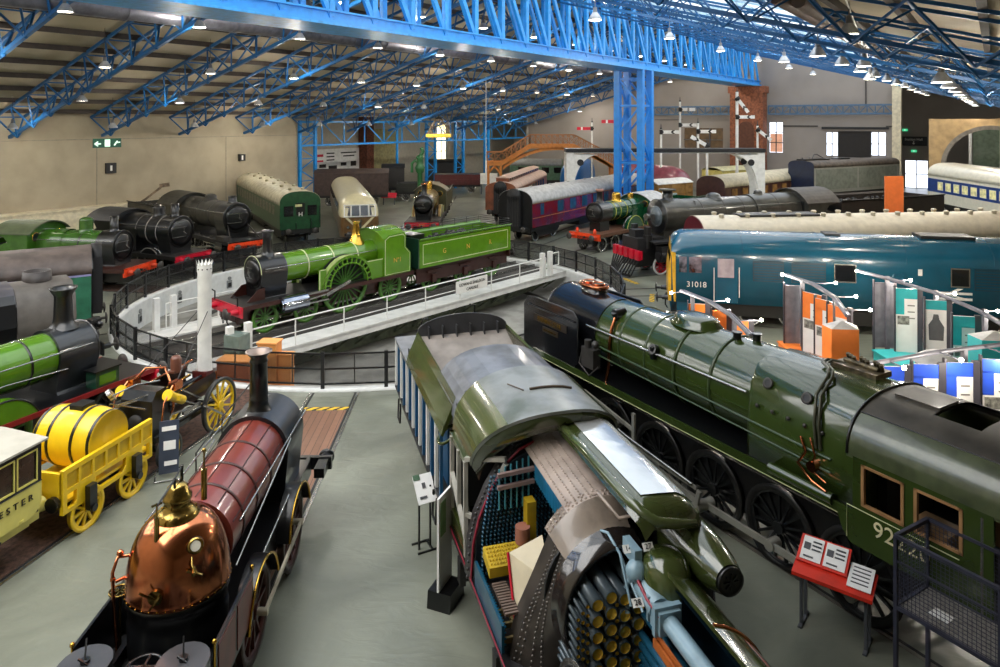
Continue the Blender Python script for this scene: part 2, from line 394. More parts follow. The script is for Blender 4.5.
# ---- roof
ROOF=mat('roof_lining','#a89d86',.8,var=.1,scale=.3); PUR=mat('purlin_brown','#39302a',.7)
def slope(g,l0,l1,s0,s1,t=.25,up=0):
    z0,z1=roofz(l0)+up,roofz(l1)+up
    v=[(l0,s0,z0),(l1,s0,z1),(l1,s1,z1),(l0,s1,z0)]; v+=[(a,b,c+t) for a,b,c in v]
    g.add(v,[(0,1,2,3),(7,6,5,4),(0,4,5,1),(1,5,6,2),(2,6,7,3),(3,7,4,0)])
SKY0,SKY1=1.2,17.5
NG0,NG1=-46.0,-38.0
g=G(); slope(g,LW-.5,0,NG0,SE+.4); slope(g,LW-.5,-29,SN,NG0); slope(g,-1.5,0,SN,NG0); slope(g,-29,-1.5,SN,SN+2); slope(g,0,SKY0,SN,SE+.4); slope(g,SKY1,RW+.5,SN,SE+.4); slope(g,1.3,RW+.5,SE+.4,SR+.5); slope(g,SKY0,SKY1,SN,SN+3); struct(hbuild(g,'ceiling',ROOF))
g=G()
for i in range(13):
    l=LW+1+i*2.45; g.box(l-.1,l+.1,SN,SE,roofz(l)-.3,roofz(l))
for i in range(10):
    l=SKY1+.3+i*2.0; g.box(l-.1,l+.1,SN,SE,roofz(l)-.3,roofz(l))
struct(hbuild(g,'trim_7',PUR))
# skylight glazing and bars
def glass_mat(c=(.54,.56,.58,1)):
    m=bpy.data.materials.new('roof_glass'); m.use_nodes=True; nt=m.node_tree; N=nt.nodes; L=nt.links
    N.remove(N['Principled BSDF']); t=N.new('ShaderNodeBsdfTransparent'); t.inputs[0].default_value=c; gl=N.new('ShaderNodeBsdfGlossy'); gl.inputs['Roughness'].default_value=.05
    mx=N.new('ShaderNodeMixShader'); mx.inputs[0].default_value=.06; L.new(t.outputs[0],mx.inputs[1]); L.new(gl.outputs[0],mx.inputs[2])
    L.new(mx.outputs[0],N['Material Output'].inputs[0]); return m
g=G(); slope(g,-29,-1.5,SN+2,NG0,.02,.12); slope(g,SKY0,SKY1,SN+3,-44,.02,.12); struct(hbuild(g,'window_added_unseen',glass_mat((.97,.97,.97,1)))); g=G(); slope(g,SKY0,SKY1,-44,SE+.4,.02,.12); struct(hbuild(g,'window_6',glass_mat(),label='long glazed rooflight beside the ridge'))  # near-left glazing and clearer near panes added out of view to light the foreground
g=G()
for i in range(6):
    l=SKY0+i*(SKY1-SKY0)/5; g.box(l-.05,l+.05,SN+3,SE,roofz(l)-.15,roofz(l)+.1)
s_=SN+3
while s_<SE:
    g.bar((SKY0,s_,roofz(SKY0)),(SKY1,s_,roofz(SKY1)),.05,.1); s_+=3.1
struct(hbuild(g,'trim_8',mat('bar_pale_blue','#9fc3da',.5)))
# ---- roof trusses (each slope is a truss of its own)
TST=[-57.6+6.2*i for i in range(15)]
TRB=mat('truss_blue_shaded','#0d5388',.45,var=.08)  # same blue paint as the girder, with roof shade put into the colour
def truss(par,l0,l1,depth=1.45,n=12,w=.85,q=1.0):
    g=G(); zt=lambda l:roofz(l)-.32; zb=lambda l:roofz(l)-.32-depth
    # chords: end tapers to the eave
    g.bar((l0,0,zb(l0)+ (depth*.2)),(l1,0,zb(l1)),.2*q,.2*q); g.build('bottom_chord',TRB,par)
    for sy in (-1,1):
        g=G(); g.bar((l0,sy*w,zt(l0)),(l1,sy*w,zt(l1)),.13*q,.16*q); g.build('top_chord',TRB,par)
    g=G()
    for i in range(n+1):
        a=l0+(l1-l0)*i/n; b=l0+(l1-l0)*min(n,(i+.5))/n; c=l0+(l1-l0)*(i+1)/n
        if i<n:
            for sy in (-1,1):
                g.bar((a,sy*w,zt(a)),(b,0,zb(b)),.09*q); g.bar((b,0,zb(b)),(c,sy*w,zt(c)),.09*q)
        g.bar((a,-w,zt(a)),(a,w,zt(a)),.08)
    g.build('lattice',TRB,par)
first={}
ordn=['nearest','second','third','fourth','fifth','sixth','seventh','eighth','ninth','tenth','eleventh','twelfth','thirteenth','fourteenth','fifteenth']
for side,(a,b) in {'left':(LW+.1,-1.2),'right':(RW-.1,1.2)}.items():
    for i,s_ in enumerate(TST):
        if side=='right' and s_<-38: continue
        nf=len(TST)-1-i
        lab=f"blue steel lattice roof truss on the {side} slope, {ordn[nf]+' counting from the far wall' if nf else 'nearest the far wall'}"
        if side not in first:
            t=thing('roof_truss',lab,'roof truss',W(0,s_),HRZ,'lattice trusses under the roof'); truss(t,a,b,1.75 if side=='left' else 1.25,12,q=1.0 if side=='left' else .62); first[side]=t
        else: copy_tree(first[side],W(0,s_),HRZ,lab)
GBL=mat('girder_blue_lit','#2b9be8',.4,coat=.15,var=.06)  # same blue paint as the trusses, lightened to carry the skylight's light
# ---- ridge girder
GZ0,GZ1=12.75,17.75
t=thing('ridge_girder','deep bright blue lattice girder running the length of the hall under the ridge','girder',HO,HRZ)
for sy in (-1,1):
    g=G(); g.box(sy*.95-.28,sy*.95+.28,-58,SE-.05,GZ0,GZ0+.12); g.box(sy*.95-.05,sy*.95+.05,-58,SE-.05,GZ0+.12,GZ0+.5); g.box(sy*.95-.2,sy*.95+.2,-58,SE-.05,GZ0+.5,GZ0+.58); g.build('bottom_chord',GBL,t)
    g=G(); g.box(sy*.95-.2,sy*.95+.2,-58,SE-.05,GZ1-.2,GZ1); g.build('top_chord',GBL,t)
    g=G(); n=36; dl=(SE-.3+58)/n
    for i in range(n):
        a=-58+i*dl
        g.bar((sy*.95,a,GZ0+.3),(sy*.95,a,GZ1),.3,.22,up=(1,0,0)); g.bar((sy*.95,a,GZ1-.1),(sy*.95,a+dl,GZ0+.3),.26,.18,up=(1,0,0))
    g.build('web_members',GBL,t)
g=G()
for i in range(37):
    a=-58+i*dl; g.bar((-.95,a,GZ0+.06),(.95,a,GZ0+.06),.2,.12)
    if i<36: g.bar((-.95,a,GZ0+.06),(.95,a+dl,GZ0+.06),.1); g.bar((-.95,a,GZ1-.1),(.95,a+dl,GZ1-.1),.1)
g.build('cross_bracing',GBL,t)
g=G(); g.box(-1.3,1.3,-58,SE-.05,GZ0-.1,GZ0); g.build('soffit_plate',mat('soffit_blue','#3aa0e8',.4),t)
# ---- lattice column under the girder
CLM=mat('column_blue','#1f87dd',.35,coat=.2,var=.05)
t=thing('lattice_column','tall bright blue four-legged lattice column carrying the ridge girder','column',W(0,0),HRZ)
for sx in (-1,1):
    for sy in (-1,1):
        g=G(); g.box(sx*1.0-.25,sx*1.0+.25,sy*.9-.22,sy*.9+.22,0,GZ0-.1); g.build('leg',CLM,t)
g=G(); zz=.6; k=0
while zz<GZ0-2.2:
    for sy in (-1,1):
        a,b=(-1.0,1.0) if k%2 else (1.0,-1.0); g.bar((a,sy*.9,zz),(b,sy*.9,zz+2.3),.13); g.bar((sy*1.0,a*.9,zz),(sy*1.0,b*.9,zz+2.3),.13)
        if k%2==0: g.bar((-1.0,sy*.9,zz),(1.0,sy*.9,zz),.16); g.bar((sy*1.0,-.9,zz),(sy*1.0,.9,zz),.16)
    zz+=2.3; k+=1
g.bar((-1,-.9,GZ0-.8),(1,-.9,GZ0-.8),.2); g.bar((-1,.9,GZ0-.8),(1,.9,GZ0-.8),.2)
g.build('bracing',CLM,t)
g=G(); g.box(-1.5,1.5,-1.4,1.4,0,.12); g.build('base_plate',CLM,t)
# brick pier at the far end
BRICK=mat('old_brick','#8a5238',.85,var=.25,scale=5,bump=.3)
t=thing('brick_pier','tall rust-brown brick pier under the far end of the ridge girder','pier',W(0,SE-1.2),HRZ)
g=G(); g.box(-1.9,1.9,-.9,.9,0,GZ0-.4); g.box(-2.1,2.1,-1.05,1.05,GZ0-.9,GZ0-.12); g.build('shaft',BRICK,t)
g=G(); g.prism([(-.9,1.5),(.9,1.5),(.9,7.6)]+[(.9*math.cos(PI*i/8),7.6+.9*math.sin(PI*i/8)) for i in range(1,8)]+[(-.9,7.6)],-1.0,-.9,'xz'); g.build('arched_recess',mat('brick_dark','#5d3a2b',.9),t)
# ---- eave lattice along the annex opening, with its columns
def lattice_beam(name,label,l,s0,s1,z0,z1,n,m,ax='s',cat='truss'):
    t=thing(name,label,cat,HO,HRZ); f=(lambda s_,z,d=0:(l+d,s_,z)) if ax=='s' else (lambda s_,z,d=0:(s_,l+d,z))
    g=G(); g.bar(f(s0,z0),f(s1,z0),.2); g.build('bottom_chord',m,t)
    g=G(); g.bar(f(s0,z1),f(s1,z1),.2); g.build('top_chord',m,t)
    g=G(); d=(s1-s0)/n
    for i in range(n):
        a=s0+i*d; g.bar(f(a,z0),f(a,z1),.12); g.bar(f(a,z1) if i%2 else f(a,z0),f(a+d,z0) if i%2 else f(a+d,z1),.1)
    g.build('web_members',m,t); return t
lattice_beam('eave_truss','blue lattice beam spanning above the opening beside the left wall',LW,-8,SE-.3,6.1,8.45,14,BLUE)
DGB=mat('grey_blue_steel','#4d6b88',.5)
l0,_=FW(650,105); l1,_=FW(738,105); lattice_beam('wall_truss','grey-blue lattice beam along the far wall left of the brick pier',SE-.7,l0,l1,9.35,10.3,12,DGB,'l')
l0,_=FW(770,105); l1,_=FW(893,105); lattice_beam('wall_truss','grey-blue lattice beam along the far wall right of the brick pier',SE-.7,l0,l1,9.35,10.3,16,DGB,'l')
def lat_col(label,l,s_,w=.75,h=8.6,m=BLUE):
    t=thing('lattice_column',label,'column',W(l,s_),HRZ,'slim columns beside the annex')
    for sy in (-1,1):
        g=G(); g.box(-.14,.14,sy*w-.14,sy*w+.14,0,h); g.build('leg',m,t)
    g=G(); z=.4;k=0
    while z<h-1.2:
        g.bar((0,-w if k%2 else w,z),(0,w if k%2 else -w,z+1.1),.09)
        if k%2==0: g.bar((0,-w,z),(0,w,z),.09)
        z+=1.1;k+=1
    g.build('bracing',m,t); return t
lat_col('tall blue ladder-braced column at the end of the left wall',LW,-6.9,.95)
lat_col('blue braced column standing left of the lit annex window',LW,11.8,.8)
lat_col('blue braced column standing right of the lit annex window',LW,17.3,.8)
lat_col('blue braced column farthest along the annex opening',LW,23.2,.4)
g=G(); g.box(LW-.1,LW+.1,5.8,6.0,0,8.6); tag(hbuild(g,'steel_post',BLUE),'single slim blue post between the yellow bay and white annex wall','post')
# annex brick column, poster board, lit window
g=G(); g.box(AW+.1,AW+1.6,8.3,9.5,0,9.1); tag(hbuild(g,'brick_column',mat('annex_brick','#6e3f2c',.85,var=.25,scale=5,bump=.3)),'dark brown brick column rising beside the boxcar and poster board','column')
l=AW+1.5
t=thing('notice_board','wide cream notice board with red headings and black photographs above the boxcar','notice board',W(AW+.1,4.9),HRZ)
g=G(); g.box(0,.12,-3.6,3.4,2.6,5.2); g.build('board',WHITE,t)
for k,(a,b,c,d,m_) in enumerate([(-3.2,-2.3,4.3,4.6,RED),(-3.2,-2.3,3.7,3.9,RED),(-1.8,-.6,4.6,4.75,DK),(-1.8,-.6,4.2,4.35,DK),(-1.8,-.6,3.8,3.95,DK),(.4,2.9,4.6,4.75,DK),(.8,2.6,4.2,4.35,DK),(-2.9,-1.9,3.0,3.4,DK),(-1.5,-.2,2.8,3.2,DK),(.4,1.3,3.1,3.5,DK),(2.,2.9,3.0,3.6,DK)]):
    g=G(); g.box(.12,.14,a,b,c,d); g.build('panel_print',m_,t)
t=thing('lit_window','tall bright yellow-white lit window at the end of the annex','window',W(AW+.05,24.2),HRZ)
g=G(); g.box(0,.1,-1.0,1.0,2.2,8.2); g.build('pane',mat('warm_pane','#fff2c8',.4,emit='#ffe9b0',es=2.2),t)
g=G(); 
for z in (2.2,4.2,6.2,8.2): g.box(.08,.16,-1.1,1.1,z-.06,z+.06)
for y in (-1.05,0,1.05): g.box(.08,.16,y-.06,y+.06,2.2,8.2)
g.build('frame',BLUE,t)
# ---- big round duct
DUCT=mat('galvanised_duct','#6f6f78',.4,.6)
t=thing('ventilation_duct','long grey ribbed round ventilation duct hung high under the left roof slope','duct',HO,HRZ)
g=G(); g.cyl((-10.3,-58,14.0),(-10.3,20,14.0),.52,n=20); g.build('tube',DUCT,t)
g=G()
for i in range(27): g.cyl((-10.3,-56+2.9*i,14.0),(-10.3,-55.9+2.9*i,14.0),.56,n=20)
g.build('joint_collars',DUCT,t)
g=G(); g.tube([(-10.3,-27,14.0),(-9.2,-27,14.6),(-7.5,-27,15.2)],.35,10); g.build('branch',DUCT,t)
# ---- right-hand ridge duct bundle
g=G()
for k,(l,z) in enumerate(((18.4,12.5),(19.1,12.3))): g.cyl((l,-30,z),(l,SE-2,z),.22,n=10)
tag(hbuild(g,'pipe_run',mat('pipe_brown','#5a4a40',.6)),'pair of brown pipes slung beneath the right roof slope','pipe')
# ---- pendant lamps
LAMPM=[mat('lamp_reflector','#b9bcc0',.3,.6),mat('lamp_glow','#fff6e0',.5,emit='#fff1d8',es=14)]
def lamp_geo():
    t=thing('pendant_lamp','x','lamp',(0,0,0),0,'bell-shaped pendant lamps under the roof')
    g=G(); g.lathe([(.02,.75),(.02,.35),(.09,.35),(.1,.12),(.12,.1)],(0,0,0),(0,0,1),12); g.build('housing',mat('lamp_housing','#7d8086',.4,.5),t)
    g=G(); g.lathe([(.12,.12),(.2,.0),(.3,-.16),(.31,-.24)],(0,0,0),(0,0,1),16); g.build('reflector',LAMPM[0],t)
    g=G(); g.lathe([(.001,-.2),(.26,-.2),(.26,-.23),(.001,-.235)],(0,0,0),(0,0,1),14); g.build('bulb',LAMPM[1],t)
    g=G(); g.cyl((0,0,.7),(0,0,1.9),.012,n=5); g.build('cord',BLKM,t)
    return t
rows=[]
for l in (-27,-21,-15,-8.5,-3.5): 
    for i,s_ in enumerate([-53+6.2*k for k in range(14)]): rows.append((l,s_+(1.5 if l in(-21,-8.5) else 0)))
for l in (18.5,22.5):
    for s_ in [-24+5.2*k for k in range(11)]: rows.append((l,s_))
for s_ in (-32,-24,-15,-6,3,13,23): rows.append((9.0,s_))
lp=None; LD=None; rc={}
for k,(l,s_) in enumerate(rows):
    x,y,_=W(l,s_)
    if y<6 or abs(x)>.85*y+2: continue
    z=roofz(l)-(2.2 if l<0 else 1.6)-(.5 if l==9.0 else 0)
    side='left' if l<0 else 'right'
    row={-27:'outermost row of the left slope',-21:'second row in from the left wall',-15:'middle row of the left slope',-8.5:'row beside the big grey duct',-3.5:'row just left of the ridge girder',18.5:'row at the lower edge of the rooflight',22.5:'middle row of the right slope',9.0:'row hung below the rooflight'}[l]
    rc[row]=rc.get(row,0)+1
    lab=f"lit pendant lamp, {row}, number {rc[row]} from near end"
    if lp is None: lp=lamp_geo(); lp.location=(x,y,z); lp['label']=lab
    else: copy_tree(lp,(x,y,z),0,lab)
    if k%3==0:
        if LD is None: LD=bpy.data.lights.new('lamp_light','POINT'); LD.energy=450; LD.color=(1,.93,.82); LD.shadow_soft_size=.25
        link('lamp_light',LD,None,(x,y,z-.45))
pts=[]
for px,py,z in ((849,27,11.6),(864,61,11.2),(870,75,11.0),(784,58,12.2)):
    x,y=P(px,py,z); pts.append((x,y,z+.6)); copy_tree(lp,(x,y,z),0,{849:'largest and nearest bright dome lamp on the white cable, upper right',864:'middle bright dome lamp on the white cable, right side',870:'lowest and farthest bright dome lamp on the white cable',784:'bright dome lamp hanging in front of the far gable near the girder end'}[px],'bright dome lamps')
g=G(); a,b=Vector(pts[0]),Vector(pts[2]); g.tube([a+(a-b)*.15,a,pts[1],b],.025,5); tag(g.build('lamp_cable',WHITE),'thin white cable running through three bright dome lamps, upper right','cable')
# ---- fire exit signs
def sign(name,label,l,s_,z,w,h,m,face='s',txt=None,tm=None,sz=.4,cat='sign'):
    t=thing(name,label,cat,W(l,s_,z),HRZ); g=G()
    if face=='s': g.box(-w/2,w/2,-.06,0,-h/2,h/2)
    else: g.box(0,.06,-w/2,w/2,-h/2,h/2)
    g.build('board',m,t)
    if txt:
        if face=='s': text(txt,sz,tm,t,(0,-.07,0),(PI/2,0,0))
        else: text(txt,sz,tm,t,(.07,0,0),(PI/2,0,PI/2))
    return t
EXG=mat('exit_green','#0d5a45',.5); EXW=mat('exit_white','#e9fff4',.5,emit='#d8ffe8',es=.5)
def LWp(px,y,l=LW):
    k=(px-500)/F; o=W(l,0); s_=(o[1]*k-o[0])/(DS[0]-DS[1]*k); Y=o[1]+s_*DS[1]; return s_,H+(HY-y)*Y/F
s_,z=LWp(107,143)
t=thing('exit_sign','dark green fire exit sign with white symbols high on the left wall','sign',W(LW,s_,z),HRZ)
g=G(); g.box(0,.06,-1.05,1.05,-.35,.35); g.build('board',EXG,t)
g=G(); g.box(.06,.08,-.2,.2,-.28,.28); g.build('door_symbol',EXW,t)
g=G(); g.bar((.07,-.5,-.05),(.07,-.9,-.05),.1); g.bar((.07,-.7,.12),(.07,-.95,-.05),.08); g.bar((.07,-.7,-.22),(.07,-.95,-.05),.08); g.bar((.07,.5,-.2),(.07,.75,.15),.1); g.bar((.07,.6,0),(.07,.95,.05),.08); g.build('arrow_symbol',EXW,t)
for px,y,w,h,lb in ((110,168,.75,.8,'small square black speaker box mounted on the left wall'),(241,157.5,.6,.6,'small black box mounted on the left wall above the green carriage')):
    s_,z=LWp(px,y); t=thing('wall_speaker',lb,'speaker',W(LW,s_,z),HRZ); g=G(); g.box(0,.25,-w/2,w/2,-h/2,h/2); g.build('cabinet',BLKM,t); g=G(); g.box(.25,.27,-.1,.05,-.2,.2); g.build('label_plate',WHITE,t)
# raised ledge / crates line by left wall
s0,z0=LWp(-30,219.5); s1,_=LWp(152,203)
g=G(); g.box(LW,LW+1.2,s0,s1,0,2.05); g.box(LW,LW+1.3,s0,s1,2.05,2.15); tag(hbuild(g,'wall_ledge',CREAM),'long low cream plinth running along the foot of the left wall','plinth')
# black boxed duct line under the roof on the far gable
lf,zf=FW(549,117)
g=G()
for k in (0,): 
    a=FW(866,80); g.box(a[0]-.06,a[0]+.06,SE-.15,SE,10.3,a[1]+.3)
struct(hbuild(g,'trim_9',IRON))
# Station Hall sign
l,z=FW(914,141,SR); t=sign('hanging_sign','black rectangular sign reading Station Hall with a down arrow',l,SR-.4,z,2.9,1.15,BLKM,'s'); t['category']='sign'
text('Station Hall',.42,WHITE,t,(0,-.07,.2),(PI/2,0,0)); g=G(); g.bar((0,-.08,0),(0,-.08,-.38),.07); g.bar((-.14,-.08,-.24),(0,-.08,-.4),.06); g.bar((.14,-.08,-.24),(0,-.08,-.4),.06); g.build('arrow',WHITE,t)
for px,y in ((905,130),(914,151)):
    l,z=FW(px,y,SR); t=thing('exit_sign',f'small green exit sign on the far wall {"above the Station Hall sign" if y<140 else "just above the glass doors"}','sign',W(l,SR-.1,z),HRZ); g=G(); g.box(-.3,.3,-.06,0,-.15,.15); g.build('board',mat('exit_lit','#38a878',.5,emit='#40d090',es=.6),t)
    g=G(); g.bar((-.12,-.07,.02),(.12,-.07,.02),.05); g.bar((0,-.07,-.08),(0,-.07,.1),.04); g.build('symbol',EXW,t)
# cream arch portal
PORT=mat('portal_stone','#bd9f72',.75,var=.12,scale=1.5); 
t=thing('arch_portal','large sand-coloured wall with a round arch standing at the far right','arch',W(0,22.9),HRZ)
g=G(); c0,rr,zc=23.7,3.75,4.4
pts=[(19.0,0),(19.0,8.75),(32,8.75),(32,0),(c0+rr,0),(c0+rr,zc)]+[(c0+rr*math.cos(PI*i/24),zc+rr*math.sin(PI*i/24)) for i in range(1,24)]+[(c0-rr,zc),(c0-rr,0)]
g.prism(pts,0,1.2,'xz'); g.build('wall_panel',PORT,t)
g=G(); g.prism([(c0+(rr+.02)*math.cos(PI*i/24),zc+(rr+.02)*math.sin(PI*i/24)) for i in range(25)]+[(c0+(rr-.35)*math.cos(PI*i/24),zc+(rr-.35)*math.sin(PI*i/24)) for i in range(24,-1,-1)],-.15,1.3,'xz'); g.build('arch_ring',mat('grey_stone','#8d867c',.8),t)
# mezzanine glimpsed over the portal
t=thing('glazed_mezzanine','green-tinted glazed mezzanine box with steel uprights behind the sandy arch','mezzanine',W(27,30),HRZ)
g=G(); g.box(-5,5,0,2,3.5,3.9); g.box(-5,5,0,2,8.2,8.4); g.build('slabs',CREAM,t)
g=G(); g.box(-4.8,4.8,.3,.36,3.9,8.2); g.build('glazing',mat('greenish_glass','#5c6b5c',.1,0,.5),t)
for i in range(5): g=G(); x=-5+2.5*i; g.box(x-.12,x+.12,0,.3,0,8.4); g.build('upright',WHITE,t)
# ---- world & sky
wd=bpy.data.worlds.new('overcast_sky'); S.world=wd; wd.use_nodes=True
bg=wd.node_tree.nodes['Background']; bg.inputs[0].default_value=(1,.985,.96,1); bg.inputs[1].default_value=5.0
for l0,l1,s0,s1 in ((SKY0,SKY1,SN+3,SE),(-29,-1.5,SN+2,NG0)):
    pl=bpy.data.lights.new('rooflight_portal','AREA'); pl.shape='RECTANGLE'; pl.size=(l1-l0)*1.04; pl.size_y=s1-s0; pl.cycles.is_portal=True
    po=link('rooflight_portal',pl,None,W((l0+l1)/2,(s0+s1)/2,roofz((l0+l1)/2)+.5)); po.rotation_euler=(Matrix.Rotation(HRZ,3,'Z')@Matrix.Rotation(math.atan(PITCH)*(1 if l0>0 else -1),3,'Y')).to_euler()
S.view_settings.view_transform='Standard'; S.view_settings.look='None'; S.view_settings.exposure=0.65; S.view_settings.gamma=1; S.view_settings.use_curve_mapping=False
S.cycles.max_bounces=7; S.cycles.diffuse_bounces=4; S.cycles.glossy_bounces=3; S.cycles.transparent_max_bounces=8; S.cycles.sample_clamp_indirect=6; S.cycles.caustics_reflective=False
S.cycles.use_light_tree=True
# ------------------------------------------------------------------ turntable bridge
BA=49.0; BD=R(BA)
t=thing('turntable_bridge','turntable bridge with white plank walkways and green-grey girders spanning the round pit','turntable',(CX,CY,0),BD)
# local x toward upper right; local -y faces the camera
GG=mat('girder_greygreen','#59624f',.5,var=.2); WALK=mat('walkway_white','#d9d8d3',.5,var=.07,scale=2)
g=G(); g.box(-10.9,10.9,-1.7,1.7,-.12,-.02); g.build('deck',mat('deck_dark','#3a3632',.7),t)
for sy in (-1,1):
    g=G(); g.box(-10.9,10.9,sy*2.45-.6,sy*2.45+.6,-.1,.0); g.box(-10.9,10.9,sy*3.02-.03,sy*3.02+.03,-.28,.06); g.build('walkway',WALK,t)
    g=G(); g.box(-10.9,10.9,sy*.72-.04,sy*.72+.04,-.02,.1); g.build('rail',STEEL,t)
    g=G(); y=sy*2.1
    g.prism([(-10.6,-.12),(10.6,-.12),(10.6,-.7),(6,-1.08),(-6,-1.08),(-10.6,-.7)],y-.04,y+.04,'xz'); g.box(-10.6,10.6,y-.15,y+.15,-.16,-.1)
    for i in range(19):
        x=-9.9+1.1*i; g.box(x-.03,x+.03,y,y+sy*.28,-.62,-.12); g.bar((x,y+sy*.05,-.9),(x+.5,sy*2.95,-.2),.08)
    g.build('girder',GG,t)
    g=G(); yy=sy*3.0
    for i in range(9):
        x=-9.0+2.25*i; g.cyl((x,yy,0),(x,yy,1.05),.028,n=8)
    g.tube([(-9.0,yy,1.05),(9.0,yy,1.05)],.03,8); g.tube([(-9.0,yy,.55),(9.0,yy,.55)],.02,8)
    g.build('railing',WHITE,t)
    for x in (-9.4,-8.7,8.7,9.4):
        g=G(); g.box(x-.11,x+.11,yy-.11,yy+.11,0,1.35); g.build('end_post',WHITE,t)
g=G(); g.tube([(9.4,-3.0,1.2),(10.2,-3.0,1.2),(10.2,-3.0,.5),(9.5,-3.0,.5)],.035,8); g.build('end_hoop',WHITE,t)
g=G(); g.box(1.9,4.1,-3.09,-3.05,.35,.95); o=g.build('name_board',WHITE,t); text('COWANS SHELDON',.2,BLK,o,(3.0,-3.1,.75),(PI/2,0,0)); text('CARLISLE',.2,BLK,o,(3.0,-3.1,.5),(PI/2,0,0))
g=G(); g.cyl((0,0,PZ),(0,0,-.6),.8,n=20); g.build('pivot',GG,t)
for sx in (-1,1):
    g=G(); 
    for sy in (-1,1): g.cyl((sx*9.06-.1,sy*1.2,PZ+.6),(sx*9.06+.1,sy*1.2,PZ+.6),.44,n=18)
    g.build('carrying_wheels',GG,t)
# ------------------------------------------------------------------ fence round the pit
RAILB=mat('fence_black','#17181b',.35,coat=.3)
def fence_panel():
    t=thing('fence_panel','x','fence',(0,0,0),0,'railing panels round the turntable pit'); w=.98
    for y in (-w,w):
        g=G(); g.box(-.05,.05,y-.035,y+.035,.0,1.16); g.build('post',RAILB,t)
    g=G()
    for z in (1.1,.62,.14): g.bar((0,-w,z),(0,w,z),.05)
    g.bar((0,0,.14),(0,0,1.1),.03); g.build('rails',RAILB,t); 
    return t
def mesh_sheet():
    m=bpy.data.materials.new('fence_mesh'); m.use_nodes=True; nt=m.node_tree; N=nt.nodes; L=nt.links; b=N['Principled BSDF']; b.inputs['Base Color'].default_value=(.01,.01,.012,1); b.inputs['Alpha'].default_value=.3
    b.inputs['Roughness'].default_value=.5; return m
MSH=mesh_sheet()
fp=None
FR=PR+.14
for i in range(36):
    a=-175+10*i
    x,y,_=polar(a,FR)
    where='front' if -130<a<-50 else 'left' if (a>=150 or a<=-130) else 'right' if -50<=a<=35 else 'back'
    nb={-95:'facing the copper-domed engine',-85:'at the end of the planked track',-105:'behind the yellow-wheeled engine',-75:'beside the cutaway tender',-115:'left of the yellow-wheeled engine'}.get(a)
    kk=int(round((-95-a)%360/10)); lab=f"black railing panel {nb}" if nb else f"black railing panel on the {where} rim, {kk if kk<=18 else 36-kk} panels {'clockwise' if kk<=18 else 'anticlockwise'} from the copper-domed engine"
    if fp is None:
        fp=fence_panel(); fp.location=(x,y,0.09); fp.rotation_euler=(0,0,R(a)); fp['label']=lab; src=fp
    else: fp=copy_tree(src,(x,y,.09),R(a),lab)
    if where!='front':
        g=G(); g.box(-.012,.012,-.95,.95,.16,1.08); g.build('mesh_infill',MSH,fp)
# ------------------------------------------------------------------ tracks let into the floor
def track(th,r0,r1,label,plank=None,lat=0,p0=None):
    t=thing('rail_track',label,'track',polar(th,0)[:2]+(0,),R(th))
    for sy in (-1,1):
        g=G(); g.box(r0,r1,lat+sy*.75-.035,lat+sy*.75+.035,0,.015); g.build('rail',STEEL if plank else mat('rail_dull','#75716a',.4,.6),t)
        g=G(); g.box(r0,r1,lat+sy*.66-.03,lat+sy*.66+.03,0,.006); g.build('flangeway',BLKM,t)
    if plank:
        g=G(); g.box(p0 or r0,r1,lat-.62,lat+.62,0,.012); g.build('planking',WOOD if plank==1 else mat('ballast_brown','#5e4438',.8,var=.3,scale=8,bump=.4),t)
    return t
TR={'cn':-88,'rk':-102,'gn':-113,'q1':-130,'gc':-148.4,'jg':171,'ln':156.5,'g2':138,'emu':119,'rc':105.6,'tr':90,'tk':76,'ma':62,'gr':47,'kf':23,'cc':6,'dz':-13,'nf':-59.5,'mn':-73}
tn={'cn':'planked track under the copper-domed engine','rk':'brown-floored track under the yellow-wheeled engine','gn':'track under the green engine with tall black chimney at left','q1':'track under the grey engine at the left edge','gc':'track under the dark-ended carriage at the left edge','jg':'track under the green engine by the left wall','ln':'track under the black engine with red beam','g2':'track under the big black goods engine','emu':'track under the green electric carriage','rc':'track under the cream and brown railcar','tr':'track under the brass-and-black engine with red beam','tk':'track under the brown clerestory carriage','ma':'track under the maroon carriage','gr':'track under the green engine with orange beam','kf':'track under the huge black engine','cc':'track under the long cream-roofed carriage','dz':'track under the blue diesel','nf':'track under the long green engine at right','mn':'track under the cut-open engine'}
for k,th in TR.items():
    track(th,PR+.3,46 if th>0 else (33 if th in(-88,-102) else 36),tn[k],1 if k in('cn',) else 2 if k in ('rk','jg') else None,p0=13.0 if k=='cn' else None)
# hazard stripe
HZ=bpy.data.materials.new('hazard_stripe'); HZ.use_nodes=True; nt=HZ.node_tree; N=nt.nodes; L=nt.links
tc=N.new('ShaderNodeTexCoord'); sp=N.new('ShaderNodeSeparateXYZ'); L.new(tc.outputs['Object'],sp.inputs[0]); ad=N.new('ShaderNodeMath'); L.new(sp.outputs[0],ad.inputs[0]); L.new(sp.outputs[1],ad.inputs[1])
m1=N.new('ShaderNodeMath'); m1.operation='MULTIPLY'; m1.inputs[1].default_value=3.2; L.new(ad.outputs[0],m1.inputs[0]); m2=N.new('ShaderNodeMath'); m2.operation='FRACT'; L.new(m1.outputs[0],m2.inputs[0]); m3=N.new('ShaderNodeMath'); m3.operation='GREATER_THAN'; m3.inputs[1].default_value=.4; L.new(m2.outputs[0],m3.inputs[0])
mx=N.new('ShaderNodeMix'); mx.data_type='RGBA'; mx.inputs[6].default_value=(.02,.02,.02,1); mx.inputs[7].default_value=(*lin('#e3b82a'),1); L.new(m3.outputs[0],mx.inputs[0]); L.new(mx.outputs[2],N['Principled BSDF'].inputs['Base Color'])
